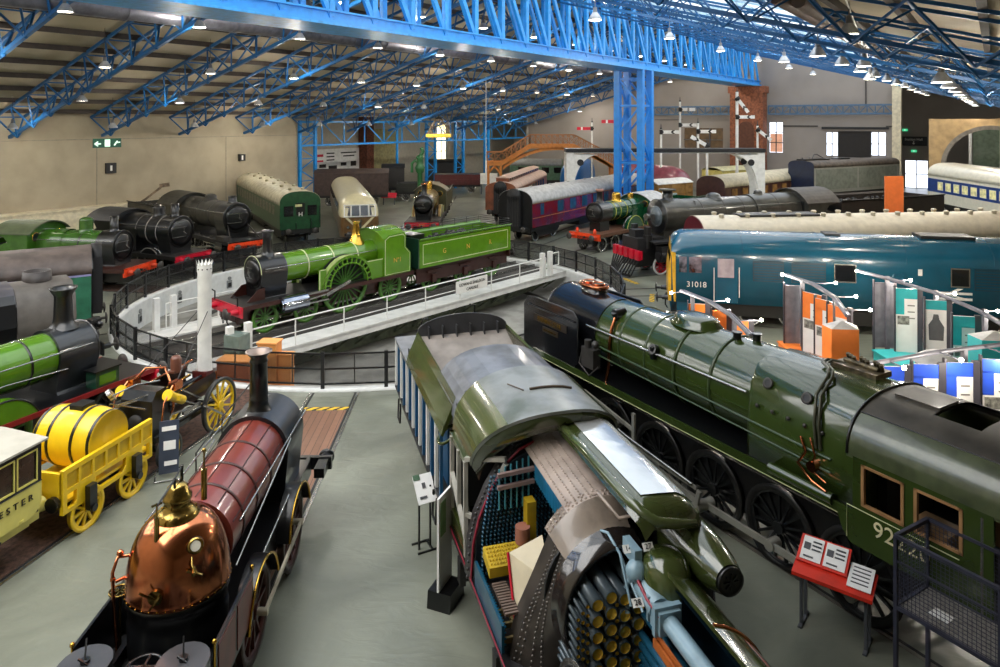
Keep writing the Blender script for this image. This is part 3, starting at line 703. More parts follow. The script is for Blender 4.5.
g=G(); g.box(-.1,.1,-.66,.66,0,.014); o=g.build('hazard_tape',HZ); o.location=polar(-88,12.85); o.rotation_euler=(0,0,R(-88)); tag(o,'yellow and black striped tape across the planked track','tape')
for px,py,lb in ((630,281,'yellow and black striped tape on the floor by the huge black engine'),(652,298,'yellow and black striped tape on the floor beside the blue diesel buffers')):
    g=G(); g.box(-.12,.12,-.75,.75,0,.012); o=g.build('hazard_tape',HZ); x,y=P(px,py); o.location=(x,y,0); o.rotation_euler=(0,0,R(23 if px<640 else -13)); tag(o,lb,'tape')
# orange exhibit blocks at the pit edge
OB=mat('exhibit_orange','#f0a25a',.5,var=.05)
for px,py,w,d,h,lb in ((262,392,.62,.5,1.35,'tall orange exhibit block behind the black chimney'),(279,392,.42,.3,.95,'short orange exhibit block right of the taller one'),(228,384,1.1,.6,.55,'low orange-brown bench block beside the yellow wheel')):
    x,y=P(px,py); 
    t=thing('exhibit_block',lb,'exhibit',(x,y+.75,PZ),R(-5)); hh=h-PZ
    g=G(); g.box(-w/2,w/2,-d/2,d/2,0,hh); g.build('body',OB if h>.6 else mat('bench_brown','#b5673c',.5),t); g=G(); g.box(-w/2-.03,w/2+.03,-d/2-.03,d/2+.03,hh,hh+.05); g.build('top',OB,t)
x,y=P(237,365); t=thing('display_case','small glass-sided display case at the rim of the turntable pit','display case',(x,y,0),R(-20))
g=G(); g.box(-.35,.35,-.3,.3,0,.55); g.build('plinth',GG,t); g=G(); g.box(-.33,.33,-.28,.28,.55,1.1); g.build('glass',mat('case_glass','#6f7d74',.1,coat=.5),t)
# ------------------------------------------------------------------ generic locomotive pieces (local +x = front, origin under the front beam)
def place(key_th,r,fwd_in=True,lat=0):
    """location/yaw of a vehicle whose front (x=0) is at radius r on a track; fwd_in: faces the turntable"""
    x,y,_=polar(key_th,r,0,lat); return (x,y,0.0),R(key_th)+(PI if fwd_in else 0)
def boiler(par,x0,x1,r,zc,m,bands=(),bm=None,name='boiler',r1=None):
    g=G(); g.cyl((x1,0,zc),(x0,0,zc),r1 or r,r,n=32)
    g.build(name,m,par)
    if bands:
        for x in bands:
            g=G(); rr=r if r1 is None else r+(r1-r)*(x0-x)/(x0-x1)
            g.lathe([(rr+.002,-.03),(rr+.014,-.03),(rr+.014,.03),(rr+.002,.03)],(x,0,zc),(1,0,0),32)
            g.build('boiler_band',bm or BLK,par)
def smokebox(par,x0,x1,r,zc,m,door=True,zb=1.0,handle=STEEL,wrap=False,dr=.82):
    g=G(); g.cyl((x1,0,zc),(x0,0,zc),r,n=32)
    g.lathe([(r*.97,-.02),(r+.025,-.01),(r+.02,.03),(r*.95,.035)],(x0,0,zc),(1,0,0),32)
    if wrap: # sides carried down to the frames
        g.prism([(-r,zc),(-r*.96,zc-.2),(-r*.75,zb+.15),(-r*.9,zb),(r*.9,zb),(r*.75,zb+.15),(r*.96,zc-.2),(r,zc)],x1,x0,'yz')
    else: g.box(x1+.1,x0-.05,-r*.6,r*.6,zb,zc)
    g.build('smokebox',m,par)
    if door:
        d=G(); R0=r*dr; d.lathe([(R0,0),(R0,.05),(R0*.8,.1),(R0*.4,.14),(.001,.155)],(x0+.0,0,zc),(1,0,0),28)
        o=d.build('smokebox_door',m,par)
        h=G(); h.cyl((x0+.13,0,zc),(x0+.24,0,zc),.04,n=8); h.bar((x0+.22,0,zc),(x0+.22,.02,zc+.22),.03); h.bar((x0+.23,0,zc),(x0+.23,.17,zc-.14),.03)
        for zz in (-.3,.3): h.bar((x0+.08,-R0*.95,zc+zz*r),(x0+.16,R0*.3,zc+zz*r),.05,.025)
        h.build('door_handle',handle,o)
def chimney(par,x,z0,z1,r,m,style='flare',cap=None):
    g=G()
    if style=='flare': pr=[(r*1.75,-.02),(r*1.35,.06),(r*1.05,.18),(r*.98,(z1-z0)*.6),(r*1.05,z1-z0-.1),(r*1.3,z1-z0-.06),(r*1.25,z1-z0),(r*.85,z1-z0),(r*.8,z1-z0-.2),(.001,z1-z0-.21)]
    elif style=='stove': pr=[(r*1.5,-.03),(r*1.1,.08),(r,.2),(r,z1-z0),(r*.85,z1-z0),(r*.85,z1-z0-.2),(.001,z1-z0-.2)]
    elif style=='tall': pr=[(r*1.7,-.02),(r*1.2,.1),(r*1.02,.25),(r*.95,z1-z0-.25),(r*1.0,z1-z0-.2),(r*1.45,z1-z0-.03),(r*1.5,z1-z0),(r*1.2,z1-z0-.02),(r*.8,z1-z0-.15),(.001,z1-z0-.4)]
    g.lathe(pr,(x,0,z0),(0,0,1),24); o=g.build('chimney',m,par)
    if cap:
        g=G(); h=z1-z0; g.lathe([(r*1.06,h-.14),(r*1.35,h-.07),(r*1.3,h+.01),(r*.84,h+.01)],(x,0,z0),(0,0,1),24); g.build('chimney_cap',cap,o)
def dome(par,x,z0,h,r,m,name='dome',flat=.45):
    g=G(); g.lathe([(r*1.35,-.06),(r*1.08,.06),(r,.14),(r,h-r*flat*1.2)]+[(r*math.cos(a)+1e-3,h-r*flat*1.2+r*flat*1.2*math.sin(a)) for a in [PI/2*i/6 for i in range(1,7)]],(x,0,z0),(0,0,1),24)
    g.build(name,m,par)
def handrail(par,x0,x1,y,z,m=STEEL,r=.018):
    for sy in (-1,1):
        g=G(); g.tube([(x0,sy*y,z),(x1,sy*y,z)],r,6); n=max(2,int(abs(x1-x0)/1.1))
        for i in range(n+1): x=x0+(x1-x0)*i/n; g.cyl((x,sy*(y-.1),z),(x,sy*y,z),.014,n=5)
        g.build('handrail',m,par)
def running_plate(par,x0,x1,w,z,m,val=.22,vm=None):
    g=G(); g.box(x1,x0,-w,w,z-.03,z); g.build('running_plate',m,par)
    for sy in (-1,1): g=G(); g.box(x1,x0,sy*w-.02,sy*w+.02,z-val,z+.01); g.build('valance',vm or m,par)
def frames(par,x0,x1,z0=.45,z1=1.15,m=FRM):
    g=G()
    for sy in (-1,1): g.box(x1,x0,sy*.6-.02,sy*.6+.02,z0,z1)
    n=int((x0-x1)/1.6)
    for i in range(n+1): x=x1+(x0-x1)*i/max(1,n); g.box(x-.05,x+.05,-.6,.6,z0+.1,z1-.1)
    g.build('frames',m,par)
def beam(par,x,w,z,m,h=.42,letters=None):
    g=G(); g.box(x-.05,x,-w,w,z-h/2,z+h/2); g.build('buffer_beam',m,par)
    buffers(par,x,w*.72,z,m if m is not ORANGE else mat('beam_orange_b','#c8401c',.5)); coupling(par,x)
def cab(par,x0,x1,w,zf,ze,zt,m,roofm,open_rear=True,win='round',sidewin=True,inner=None):
    """x0 front plate, x1 rear of cab; zf floor, ze eaves, zt roof crown"""
    for sy in (-1,1):
        g=G(); L_=x0-x1
        pts=[(x0,zf),(x0,ze)]+([(x1,ze),(x1,ze-.12),(x1+L_*.25,ze-.22),(x1+L_*.36,ze-.5),(x1+L_*.3,zf+1.15),(x1,zf+.95),(x1,zf)] if open_rear else [(x1,ze),(x1,zf)])
        g.prism(pts[::-1],sy*w-.025,sy*w+.025,'xz')
        g.build('side_sheet',m,par)
    A=arc(w,ze,zt-.04,12)
    g=G(); g.prism([(-w,zf),*A,(w,zf)],x0-.03,x0+.03,'yz'); sp=g.build('spectacle_plate',m,par)
    for sy in (-1,1):
        g=G()
        if win=='round': g.cyl((x0+.03,sy*w*.62,ze-.25),(x0+.045,sy*w*.62,ze-.25),.2,n=18); g.lathe([(.2,0),(.24,0),(.24,.03),(.2,.03)],(x0+.03,sy*w*.62,ze-.25),(1,0,0),18,1)
        else: g.box(x0+.03,x0+.045,sy*w*.62-.25,sy*w*.62+.25,ze-.5,ze+.05); 
        g.build('spectacle_window',[GLASS,BRASS],sp)
    if sidewin and not open_rear:
        for sy in (-1,1):
            g=G(); xm=(x0+x1)/2; g.box(xm-.38,xm+.32,sy*(w+.027)-.01,sy*(w+.027)+.01,ze-.85,ze-.2,0)
            for q in (xm-.4,xm-.03,xm+.34): g.box(q-.03,q+.03,sy*(w+.04)-.01,sy*(w+.04)+.01,ze-.88,ze-.17,1)
            g.build('side_window',[GLASS,m],par)
    A0=arc(w+.1,ze-.02,zt,14)
    g=G(); ro=[(x,y,z) for x in (x0+.25,x1-.25) for y,z in A0]; n=len(A0)
    g.loft([[(x,y,z) for y,z in A0]+[(x,y,z-.05) for y,z in A0[::-1]] for x in (x0+.22,x1-.3)],smooth=False); 
    for q in (x0+.05,x1-.1): pass
    g.build('cab_roof',roofm,par)
    g=G(); g.box(x1,x0,-w+.03,w-.03,zf,zf+.06); g.box(x0-.5,x0-.04,-.45,.45,zf,ze-.35); g.build('backhead',inner or BLKM,par)
def tender(par,x0,L_,w,zb,zt,m,wh,nw=3,r=.62,panel=None,letters=None,lm=None,rails=True,coal=True,fm=FRM,wkey='tw',wm=None):
    """x0 = front of tender"""
    x1=x0-L_; t=link('tender',None,par,(0,0,0))
    g=G()
    for sy in (-1,1): g.box(x1,x0,sy*w-.02,sy*w+.02,zb,zt)
    g.box(x1,x1+.04,-w,w,zb,zt); g.box(x0-.5,x0-.46,-w,w,zb,zt-.1)
    for sy in (-1,1): g.prism([(w*sy-.02*sy,zt),(w*sy+.12*sy,zt+.14),(w*sy+.09*sy,zt+.16),(w*sy-.03*sy,zt+.03)],x1,x0,'yz')
    g.build('tank_sides',m,t)
    g=G(); g.box(x1,x0-.45,-w+.03,w-.03,zb,zt-.35)
    g.build('tank_top',BLKM,t)
    if coal:
        g=G()
        for i in range(90): c=(rnd.uniform(x1+1.6,x0-.9),rnd.uniform(-w*.7,w*.7),zt-.35+rnd.uniform(0,.2)); g.sphere(c,rnd.uniform(.1,.2),6,4)
        o=g.build('coal',mat('coal','#131314',.45,bump=.6),t); o['kind']='stuff'
    g=G(); g.lathe([(.3,0),(.3,.12),(.22,.2),(.001,.22)],(x1+.7,0,zt-.35),(0,0,1),16); g.build('filler_lid',BLK,t)
    if rails:
        g=G()
        for zz in (.22,.34,.46):
            g.tube([(x0-.8,w+.02,zt+zz*1.0),(x1+.1,w+.02,zt+zz),(x1+.1,-w-.02,zt+zz),(x0-.8,-w-.02,zt+zz)],.015,5)
        for i in range(7):
            x=x1+.2+(L_-1.1)*i/6
            for sy in (-1,1): g.cyl((x,sy*(w+.02),zt),(x,sy*(w+.02),zt+.46),.014,n=5)
        g.build('coal_rails',BLK,t)
    if panel:
        for sy in (-1,1):
            g=G(); y=sy*(w+.022); a,b,c,d=x1+.25,x0-.25,zb+.16,zt-.14
            g.box(a,b,y-.004,y+.004,c,d); o=g.build('side_panel',panel[0],t)
            g=G(); y=sy*(w+.028)
            for q in ((a,b,c,c+.03),(a,b,d-.03,d),(a,a+.03,c,d),(b-.03,b,c,d)): g.box(q[0],q[1],y-.004,y+.004,q[2],q[3])
            g.build('lining',panel[1],o)
    if letters:
        n=len(letters)
        for sy in (-1,1):
            for i,ch in enumerate(letters):
                f=(i+1)/(n+1); x=x1+L_*f if sy<0 else x0-L_*f
                side_text(ch,.34,lm,t,x,sy*(w+.035),(zb+zt)/2)
    g=G()
    for sy in (-1,1):
        g.box(x1+.05,x0-.05,sy*(w-.25)-.03,sy*(w-.25)+.03,.55,zb)
        for i in range(nw):
            x=x0-L_*(.17+.66*i/(nw-1)); g.box(x-.14,x+.14,sy*(w-.25)-.02,sy*(w-.25)+sy*.14,.45,.85); g.bar((x-.45,sy*(w-.15),1.0),(x+.45,sy*(w-.15),1.0),.08,.1)
    g.box(x1,x1+.1,-w,w,zb-.35,zb)
    g.build('tender_frame',fm,t)
    wheels(t,[x0-L_*(.17+.66*i/(nw-1)) for i in range(nw)],r,12,wm or [STEEL,FRM],wkey)
    buffers(t,x1,w*.72,1.05,d=-1)
    return t
def splasher(par,x,r,zp,y0,y1,m,edge=None):
    """arched wheel cover standing on the running plate"""
    h=2*r+.06-zp
    if h<.08: return
    hw=math.sqrt(max(.01,(r+.06)**2-(zp-r)**2)); pts=[]
    a0=math.asin(max(-1,min(1,(zp-r)/(r+.06)))); n=14
    for i in range(n+1):
        a=a0+(PI-2*a0)*i/n; pts.append((x+(r+.06)*math.cos(a),r+(r+.06)*math.sin(a)))
    for sy in (-1,1):
        g=G(); g.prism(pts,sy*y0,sy*y1,'xz'); o=g.build('splasher',m,par)
        if edge:
            g=G(); g.tube([(p[0],sy*(y1+.005),p[1]) for p in pts],.022,6); g.build('beading',edge,o)
def rods(par,pts,r,y=.98,m=STEEL,dz=-.22,cyl=None):
    """coupling rod along crankpins + connecting rod to a cylinder at cyl=(x,z)"""
    for sy in (-1,1):
        g=G(); a=(max(pts),sy*y,r+dz); b=(min(pts),sy*y,r+dz)
        if len(pts)>1: g.bar(a,b,.05,.13)
        for x in pts: g.cyl((x,sy*(y-.2),r+dz),(x,sy*(y+.06),r+dz),.11,n=12)
        g.build('coupling_rod',m,par)
        if cyl:
            g=G(); g.bar((cyl[0]-1.0,sy*(y+.1),cyl[1]),(cyl[2],sy*(y+.1),r+dz),.05,.13); g.cyl((cyl[0]-1.5,sy*(y+.1),cyl[1]),(cyl[0],sy*(y+.1),cyl[1]),.045,n=8)
            g.box(cyl[0]-1.9,cyl[0]-.1,sy*(y+.1)-.05,sy*(y+.1)+.05,cyl[1]+.17,cyl[1]+.23); g.build('connecting_rod',m,par)
def outside_cylinder(par,x0,x1,y,z,r,m,cover=None):
    for sy in (-1,1):
        g=G(); g.cyl((x1,sy*y,z),(x0,sy*y,z),r,n=20); g.cyl((x0,sy*y,z),(x0+.07,sy*y,z),r*.7,n=16); g.box(x1,x0,sy*y-r*.8,sy*y+r*.8,z,z+r*1.5)
        g.build('cylinder',m,par)
def rivets(g,pts,r=.02):
    for p,n in pts:
        g.lathe([(r,0),(r*.7,r*.6),(.001,r*.8)],p,n,6)
# ------------------------------------------------------------------ generic carriage
def carriage(name,label,cat,th,r,L_,w,zb,ze,zt,bm,rm,endm,group=None,fwd_in=True,wins=(),winm=GLASS,lower=None,gang=False,clerestory=False,lat=0,bogies=True,rear=True,roofp=2.4,vents=0,wy=(2.0,2.7),band=None,rz_add=0,frame_win=None,rear_m=None,z0=.5,zoff=0,loc=None,rz=None):
    if loc is None: loc,rz=place(th,r,fwd_in,lat)
    t=thing(name,label,cat,loc,rz+rz_add,group)
    g=G(); holes=[]
    sec=[(-w,zb),(-w-.02,(zb+ze)/2),(-w,ze),(w,ze),(w+.02,(zb+ze)/2),(w,zb)]
    g.prism(sec,-L_,0,'yz'); g.build('body',bm,t)
    roof=ell(w+.04,ze-.02,zt,18,roofp)
    g=G(); g.loft([[(x,y,z) for y,z in roof] for x in (0.02,-L_-.02)],smooth=True); g.build('roof',rm,t)
    for sx,nm in ((0,'front_end'),)+(((-L_),'rear_end'),) * (1 if rear else 0):
        g=G(); x=sx+(.03 if sx==0 else -.03); d=.025 if sx==0 else -.025
        g.prism([(-w,zb),(-w,ze)]+[(y*.985,z-.02) for y,z in roof[1:-1]]+[(w,ze),(w,zb)],min(x-d,x+d),max(x-d,x+d),'yz')
        e=g.build(nm,(rear_m if rear_m and sx else endm),t)
        if gang:
            g=G(); xx=x; g.box(min(xx,xx+d*14),max(xx,xx+d*14),-.52,.52,zb+.02,zt-.42)
            g.lathe([(.001,0),(.52,0),(.52,.35),(.001,.35)],(xx,0,zt-.44),((1 if d>0 else -1),0,0),20); g.build('gangway',BLKM,e)
            g=G()
            for k in range(5): q=-.4+.2*k; g.box(min(xx+d*14,xx+d*15),max(xx+d*14,xx+d*15.4),q-.012,q+.012,zb+.1,zt-.5)
            g.build('gangway_boards',FRM,e)
    if band:
        for sy in (-1,1):
            g=G()
            for (za,zc_,mi) in band[1]: g.box(-L_,0,sy*(w+.022)-.006,sy*(w+.022)+.006,za,zc_)
            g.build('colour_band',band[0],t)
    for (a,b) in wins:
        for sy in (-1,1):
            g=G(); y=sy*(w+.03); g.box(-b,-a,y-.008,y+.008,wy[0],wy[1],0)
            if frame_win is not None:
                for q in ((a-.04,a+.0,wy[0],wy[1]),(b,b+.04,wy[0],wy[1]),(a-.04,b+.04,wy[0]-.05,wy[0]),(a-.04,b+.04,wy[1],wy[1]+.04)): g.box(-q[1],-q[0],y-.012,y+.012,q[2],q[3],1)
                g.box(-(a+b)/2-.0-.02,-(a+b)/2+.02,y-.01,y+.01,wy[1]-.2,wy[1],1)
            g.build('window',[winm,frame_win or winm],t)
    if clerestory:
        g=G(); cw=w*.42; g.box(-L_+.6,-.6,-cw,cw,zt-.12,zt+.28); g.build('clerestory',bm,t)
        g=G(); g.prism([(-cw-.12,zt+.28),(0,zt+.42),(cw+.12,zt+.28)],-L_+.5,-.5,'yz'); g.build('clerestory_roof',rm,t)
        for sy in (-1,1):
            n=int(L_/1.0)
            for i in range(n): g=G(); x=-.9-(L_-1.8)*i/n; g.box(x-.55,x-.1,sy*cw-.01,sy*cw+.01,zt+.05,zt+.22); g.build('clerestory_light',GLASS,t)
    if vents:
        for i in range(vents):
            for sy in (-1,1):
                g=G(); x=-1.2-(L_-2.4)*i/(vents-1); g.lathe([(.12,-.05),(.12,.1),(.16,.12),(.1,.18),(.001,.19)],(x,sy*w*.32,zt-.04),(0,0,1),10); g.build('roof_vent',rm,t)
    g=G()
    for sy in (-1,1): g.box(-L_,0,sy*(w-.15)-.05,sy*(w-.15)+.05,zb-.28,zb)
    g.box(-L_*.62,-L_*.38,-w+.3,w-.3,.45,zb); g.box(-.12,0,-w+.1,w-.1,zb-.35,zb); g.box(-L_,-L_+.12,-w+.1,w-.1,zb-.35,zb); g.bar((-L_*.3,-w+.3,zb-.2),(-L_*.42,-w+.3,.4),.06); g.build('underframe',FRM,t)
    for c in (2.7,L_-2.7):
        b=link('bogie',None,t,(-c,0,0)) if bogies else t; o=0 if bogies else -c
        g=G()
        for sy in (-1,1): g.prism([(o-1.7,.75),(o-1.2,.95),(o+1.2,.95),(o+1.7,.75),(o+1.4,.45),(o+.5,.35),(o-.5,.35),(o-1.4,.45)],sy*.98-.05,sy*.98+.05,'xz')
        g.build('bogie_frame',FRM,b); wheels(b,[o-1.25,o+1.25] if bogies else [o],.46,8,[STEEL,FRM],'cw',solid=True)
    buffers(t,0,w*.66,1.05)
    return t
def edge_lin(par,pts,m,w=.02,name='lining'):
    g=G(); g.tube(pts,w/2,5); g.build(name,m,par)
LINE=mat('lining_cream','#c9cf9a',.5); DKG=mat('dark_green','#16382a',.3,coat=.4); BRG=mat('brunswick_green','#35472a',.22,coat=.5,var=.08)
MAR=mat('oxide_red','#34150f',.4); GOLD=mat('gold_leaf','#dcb24a',.35,.4)
SW=[mat('tyre_green_rim','#4a7a2a',.35),mat('spoke_green','#3f6f24',.35)]
# ================================================================== the green single on the turntable
ca,sa=math.cos(BD),math.sin(BD)
loc=(CX-7.95*ca,CY-7.95*sa,.1)
t=thing('steam_locomotive','bright apple-green engine with one huge spoked driving wheel, standing on the turntable','locomotive',loc,BD+PI)
frames(t,-.1,-8.9,.5,1.25,MAR); running_plate(t,0,-8.9,1.15,1.28,FRM,.16,MAR)
beam(t,0,1.2,1.08,RED)
g=G(); g.tube([(.02,.9,1.3),(.02,.9,1.62),(.2,.9,1.75)],.03,6); g.tube([(.02,-.9,1.3),(.02,-.9,1.62),(.2,-.9,1.75)],.03,6); g.build('lamp_irons',BLK,t)
boiler(t,-2.35,-7.1,.62,2.3,APPLE,(-3.4,-4.7,-6.0),LINE)
smokebox(t,-1.15,-2.35,.66,2.3,BLK,True,1.15,STEEL,True)
edge_lin(t,[(-1.13,.68*math.cos(a),2.3+.68*math.sin(a)) for a in [PI*i/14 for i in range(15)]],LINE,.03)
chimney(t,-1.8,2.9,3.95,.2,BLK)
g=G(); g.lathe([(.42,-.08),(.36,.05),(.25,.22),(.19,.5),(.14,.85),(.15,.92),(.19,.98),(.18,1.0),(.001,1.0)],(-6.35,0,2.86),(0,0,1),20); g.build('brass_trumpet',BRASS,t)
wheels(t,[-1.25],.58,12,SW,'sg',rim=.1); wheels(t,[-3.15],.58,12,SW,'sg',rim=.1); wheels(t,[-7.75],.66,14,SW,'sg',rim=.1)
wheels(t,[-5.15],1.23,22,SW,'sg',rim=.11)
for sy in (-1,1):
    g=G(); pts=[]; 
    for i in range(15): a=PI*i/14; pts.append((-5.15+1.33*math.cos(a),1.28+1.28*math.sin(a)))
    inn=[(-5.15+.98*math.cos(a),1.28+.92*math.sin(a)) for a in [PI*i/14 for i in range(15)]]
    for i in range(14):
        a,b,c,d=pts[i],pts[i+1],inn[i+1],inn[i]; k=.92
        g.prism([a,b,(b[0]*.7+c[0]*.3,b[1]*.7+c[1]*.3),(a[0]*.7+d[0]*.3,a[1]*.7+d[1]*.3)],sy*1.06,sy*1.12,'xz'); g.prism([(c[0]*.85+b[0]*.15,c[1]*.85+b[1]*.15),c,d,(d[0]*.85+a[0]*.15,d[1]*.85+a[1]*.15)],sy*1.06,sy*1.12,'xz')
        m=lambda p,q:((p[0]+q[0])/2,(p[1]+q[1])/2); e,f=m(a,b),m(c,d); g.bar((e[0],sy*1.09,e[1]),(f[0],sy*1.09,f[1]),.06,.05,up=(0,1,0))
    o=g.build('slotted_splasher',APPLE,t)
    g=G(); g.prism([(p[0],p[1]) for p in pts],sy*.6,sy*.64,'xz'); g.build('splasher_back',BLKM,o)
    g=G(); g.loft([[(p[0],sy*.8,p[1]) for p in pts],[(p[0],sy*1.12,p[1]) for p in pts]],closed=False,caps=False); g.build('splasher_rim',mat('splasher_rim','#9fae6a',.4),o)
    g=G(); g.box(-3.98,-3.6,sy*1.0,sy*1.04,1.28,2.15); g.build('side_panel',APPLE,t); g=G(); g.prism([(-7.1,1.28),(-7.1,2.15),(-6.05,2.15),(-6.4,1.6),(-6.48,1.28)][::-1],sy*1.0,sy*1.04,'xz'); g.build('side_panel',APPLE,t)
    for q in ((-3.66,-3.62,1.3,2.13),(-3.96,-3.62,2.1,2.13),(-7.08,-6.12,2.1,2.13)): g=G(); g.box(q[0],q[1],sy*1.045-.004,sy*1.045+.004,q[2],q[3]); g.build('lining',LINE,t)
    g=G(); g.cyl((-2.9,sy*1.1,1.02),(-1.75,sy*1.1,1.02),.34,n=22); g.cyl((-1.75,sy*1.1,1.02),(-1.68,sy*1.1,1.02),.27,n=22); g.build('cylinder',mat('polished_cladding','#9da3b0',.12,1),t)
    g=G(); g.bar((-3.0,sy*1.12,1.02),(-4.0,sy*1.12,1.1),.07); g.box(-4.0,-3.0,sy*1.05,sy*1.2,1.22,1.3); g.box(-4.0,-3.0,sy*1.05,sy*1.2,.84,.9); g.bar((-3.9,sy*1.16,1.06),(-5.15,sy*1.16,1.45),.06,.14); g.build('connecting_rod',STEEL,t)
    # dark curved frame plates in front
    g=G(); g.prism([(-.5,1.28),(-1.3,1.28),(-1.3,1.75),(-1.0,1.72),(-.75,1.5)],sy*.62,sy*.66,'xz'); g.build('front_wing_plate',MAR,t)
for sy in (-1,1):
    g=G(); pts=[(-7.1,1.28),(-7.1,3.0),(-7.35,3.16),(-8.3,3.2),(-8.42,3.05),(-8.42,2.5),(-8.72,2.2),(-8.72,1.28)]
    g.prism(pts[::-1],sy*1.1-.02,sy*1.1+.02,'xz'); g.build('cab_side',APPLE,t)
g=G(); A=arc(1.1,3.0,3.4,12); g.prism([(-1.1,1.3),*A,(1.1,1.3)],-7.15,-7.1,'yz'); g.loft([[(x,y,z) for y,z in arc(1.13,3.05,3.45,12)]+[(x,y,z-.04) for y,z in arc(1.13,3.05,3.45,12)[::-1]] for x in (-7.0,-8.45)],smooth=False); g.build('cab_roof',APPLE,t)
for sy in (-1,1):
    edge_lin(t,[(-7.16,sy*1.125,1.34),(-7.16,sy*1.125,2.95),(-7.4,sy*1.125,3.1),(-8.25,sy*1.125,3.13),(-8.36,sy*1.125,3.0),(-8.36,sy*1.125,2.5),(-8.66,sy*1.125,2.18),(-8.66,sy*1.125,1.34),(-7.16,sy*1.125,1.34)],LINE,.025)
    side_text('Nº1',.3,GOLD,t,-7.9,sy*1.13,1.95)
handrail(t,-1.3,-7.0,.72,2.5)
tt=tender(t,-9.25,6.9,1.12,1.3,2.6,APPLE,None,3,.66,(APPLE,LINE),'GNR',GOLD,True,True,MAR,'sgt',SW)
g=G(); g.box(-9.27,-9.2,-1.15,1.15,1.3,2.75); g.build('tender_front_plate',DKG,tt); 
g=G(); g.box(-10.2,-9.3,-.5,.5,2.5,2.85); g.build('toolbox',BLK,tt)
# ================================================================== left group, by the wall
def simple_loco(label,th,r,L_,br,zc,col,x_sb,x_b,x_c0,x_c1,beamm,zp=1.25,wr=.75,wx=(-1.9,-4.0,-6.1),domes=(),chz=3.9,chr_=.2,smr=None,smm=None,bands=(),bandm=None,tend=0,roofm=None,cabm=None,cabw=1.25,ze=3.0,zt=3.6,chx=None,cyl=False,win='round',plate=None,openr=True,spl=None,wheelm=None,lead=(),style='flare',cap=None,tcol=None,lat=0,cabin=None,key=None,letters=None,wrap=True,name='steam_locomotive'):
    loc,rz=place(th,r,True,lat); t=thing(name,label,'locomotive',loc,rz)
    fm=plate or FRM; wm=wheelm or [STEEL,FRM]; key=key or str(th)
    frames(t,-.05,x_c1); running_plate(t,0,x_c1,1.25,zp,fm,.2,fm); beam(t,0,1.25,1.05,beamm)
    boiler(t,x_b,x_c0,br,zc,col,bands,bandm); smokebox(t,x_sb,x_b,smr or br+.04,zc,smm or BLK,True,zp-.1,STEEL,wrap)
    chimney(t,chx if chx is not None else (x_sb+x_b)/2,zc+(smr or br)-.03,chz,chr_,smm or BLK,style,cap)
    for (x,h,rr,m,nm) in domes: dome(t,x,zc+br-.05,h,rr,m,nm)
    if lead: wheels(t,list(lead),.48,10,wm,key+'l')
    wheels(t,list(wx),wr,14,wm,key); 
    for x in wx: splasher(t,x,wr,zp,.9,1.1,spl or col,bandm)
    if cyl: outside_cylinder(t,-.7,-1.6,1.08,.85,.26,smm or BLK); rods(t,wx,wr,cyl=(-1.6,.82,wx[min(1,len(wx)-1)]))
    else: rods(t,wx,wr)
    cab(t,x_c0,x_c1,cabw,zp,ze,zt,cabm or col,roofm or BLKM,openr,win,True,cabin)
    handrail(t,x_sb,x_c0,br+.1,zc+.35)
    g=G(); g.box(x_c0,x_c0+1.5,-br-.02,br+.02,zp,zc+.1); g.lathe([(br+.05,0),(br+.05,1.4)],(x_c0,0,zc),(1,0,0),28,a0=0,a1=2*PI); g.build('firebox',col,t)
    if tend: tender(t,x_c1-.3,tend,1.2,1.3,2.55,tcol or cabm or col,None,3,.6,None,letters,GOLD,False,True,fm,key+'t',wm)
    return t
OLG=mat('olive_green','#335c18',.25,coat=.5,var=.1)
simple_loco('green engine with green dome and round cab windows behind an orange-red beam',171,12.9,9,.74,2.2,OLG,-1.0,-2.0,-5.4,-7.2,ORANGE,wx=(-2.3,-4.6,-6.7),domes=((-3.1,.75,.33,OLG,'dome'),),chz=3.7,bands=(-3.0,),bandm=BLK,roofm=mat('roof_dull_green','#4b5538',.6),ze=2.9,zt=3.4,plate=MAR,style='stove',tend=5.2)
t=simple_loco('black side-tank style engine with three pale boiler rings and a bright red beam at left',156.0,12.4,9,.84,2.4,BLK,-1.0,-1.9,-5.0,-6.8,RED,wx=(-2.2,-4.2,-6.2),domes=((-2.7,.62,.33,BLK,'dome'),),chz=3.95,chr_=.22,bands=(-2.0,-2.8,-3.6,-4.4),bandm=mat('ring_grey','#8a8580',.5),roofm=BLKM,ze=2.95,zt=3.5,cabw=1.3,style='stove')
for sy in (-1,1):
    g=G(); y=sy*1.31
    for q in ((-7.0,-5.5,1.6,1.64),(-7.0,-5.5,2.9,2.94),(-7.0,-6.96,1.6,2.94),(-5.54,-5.5,1.6,2.94)): g.box(q[0],q[1],y-.01,y+.01,q[2],q[3])
    g.build('lining',mat('ring_grey','',0),t)
MATB=mat('sooty_olive','#2c2a22',.5,var=.3)
t=simple_loco('large sooty black goods engine with an orange beam, left of the green carriage',138,13.0,11,.88,2.6,MATB,-1.3,-2.5,-7.4,-9.6,ORANGE,wx=(-3.1,-4.8,-6.5,-8.2),wr=.68,domes=((-4.8,.42,.36,MATB,'dome'),),chz=3.9,chr_=.26,bands=(-3.4,-5.2),bandm=BLK,roofm=MATB,cabm=MATB,ze=3.0,zt=3.75,cabw=1.3,cyl=True,lead=(-1.6,),tend=5.6,plate=BLKM,style='stove',zp=1.35)
for sy in (-1,1): g=G(); g.bar((-.3,sy*.95,1.35),(-1.3,sy*.62,2.2),.05); g.box(-1.5,-.5,sy*1.05-.25,sy*1.05+.25,1.35,1.6); g.build('front_stay',IRON,t)
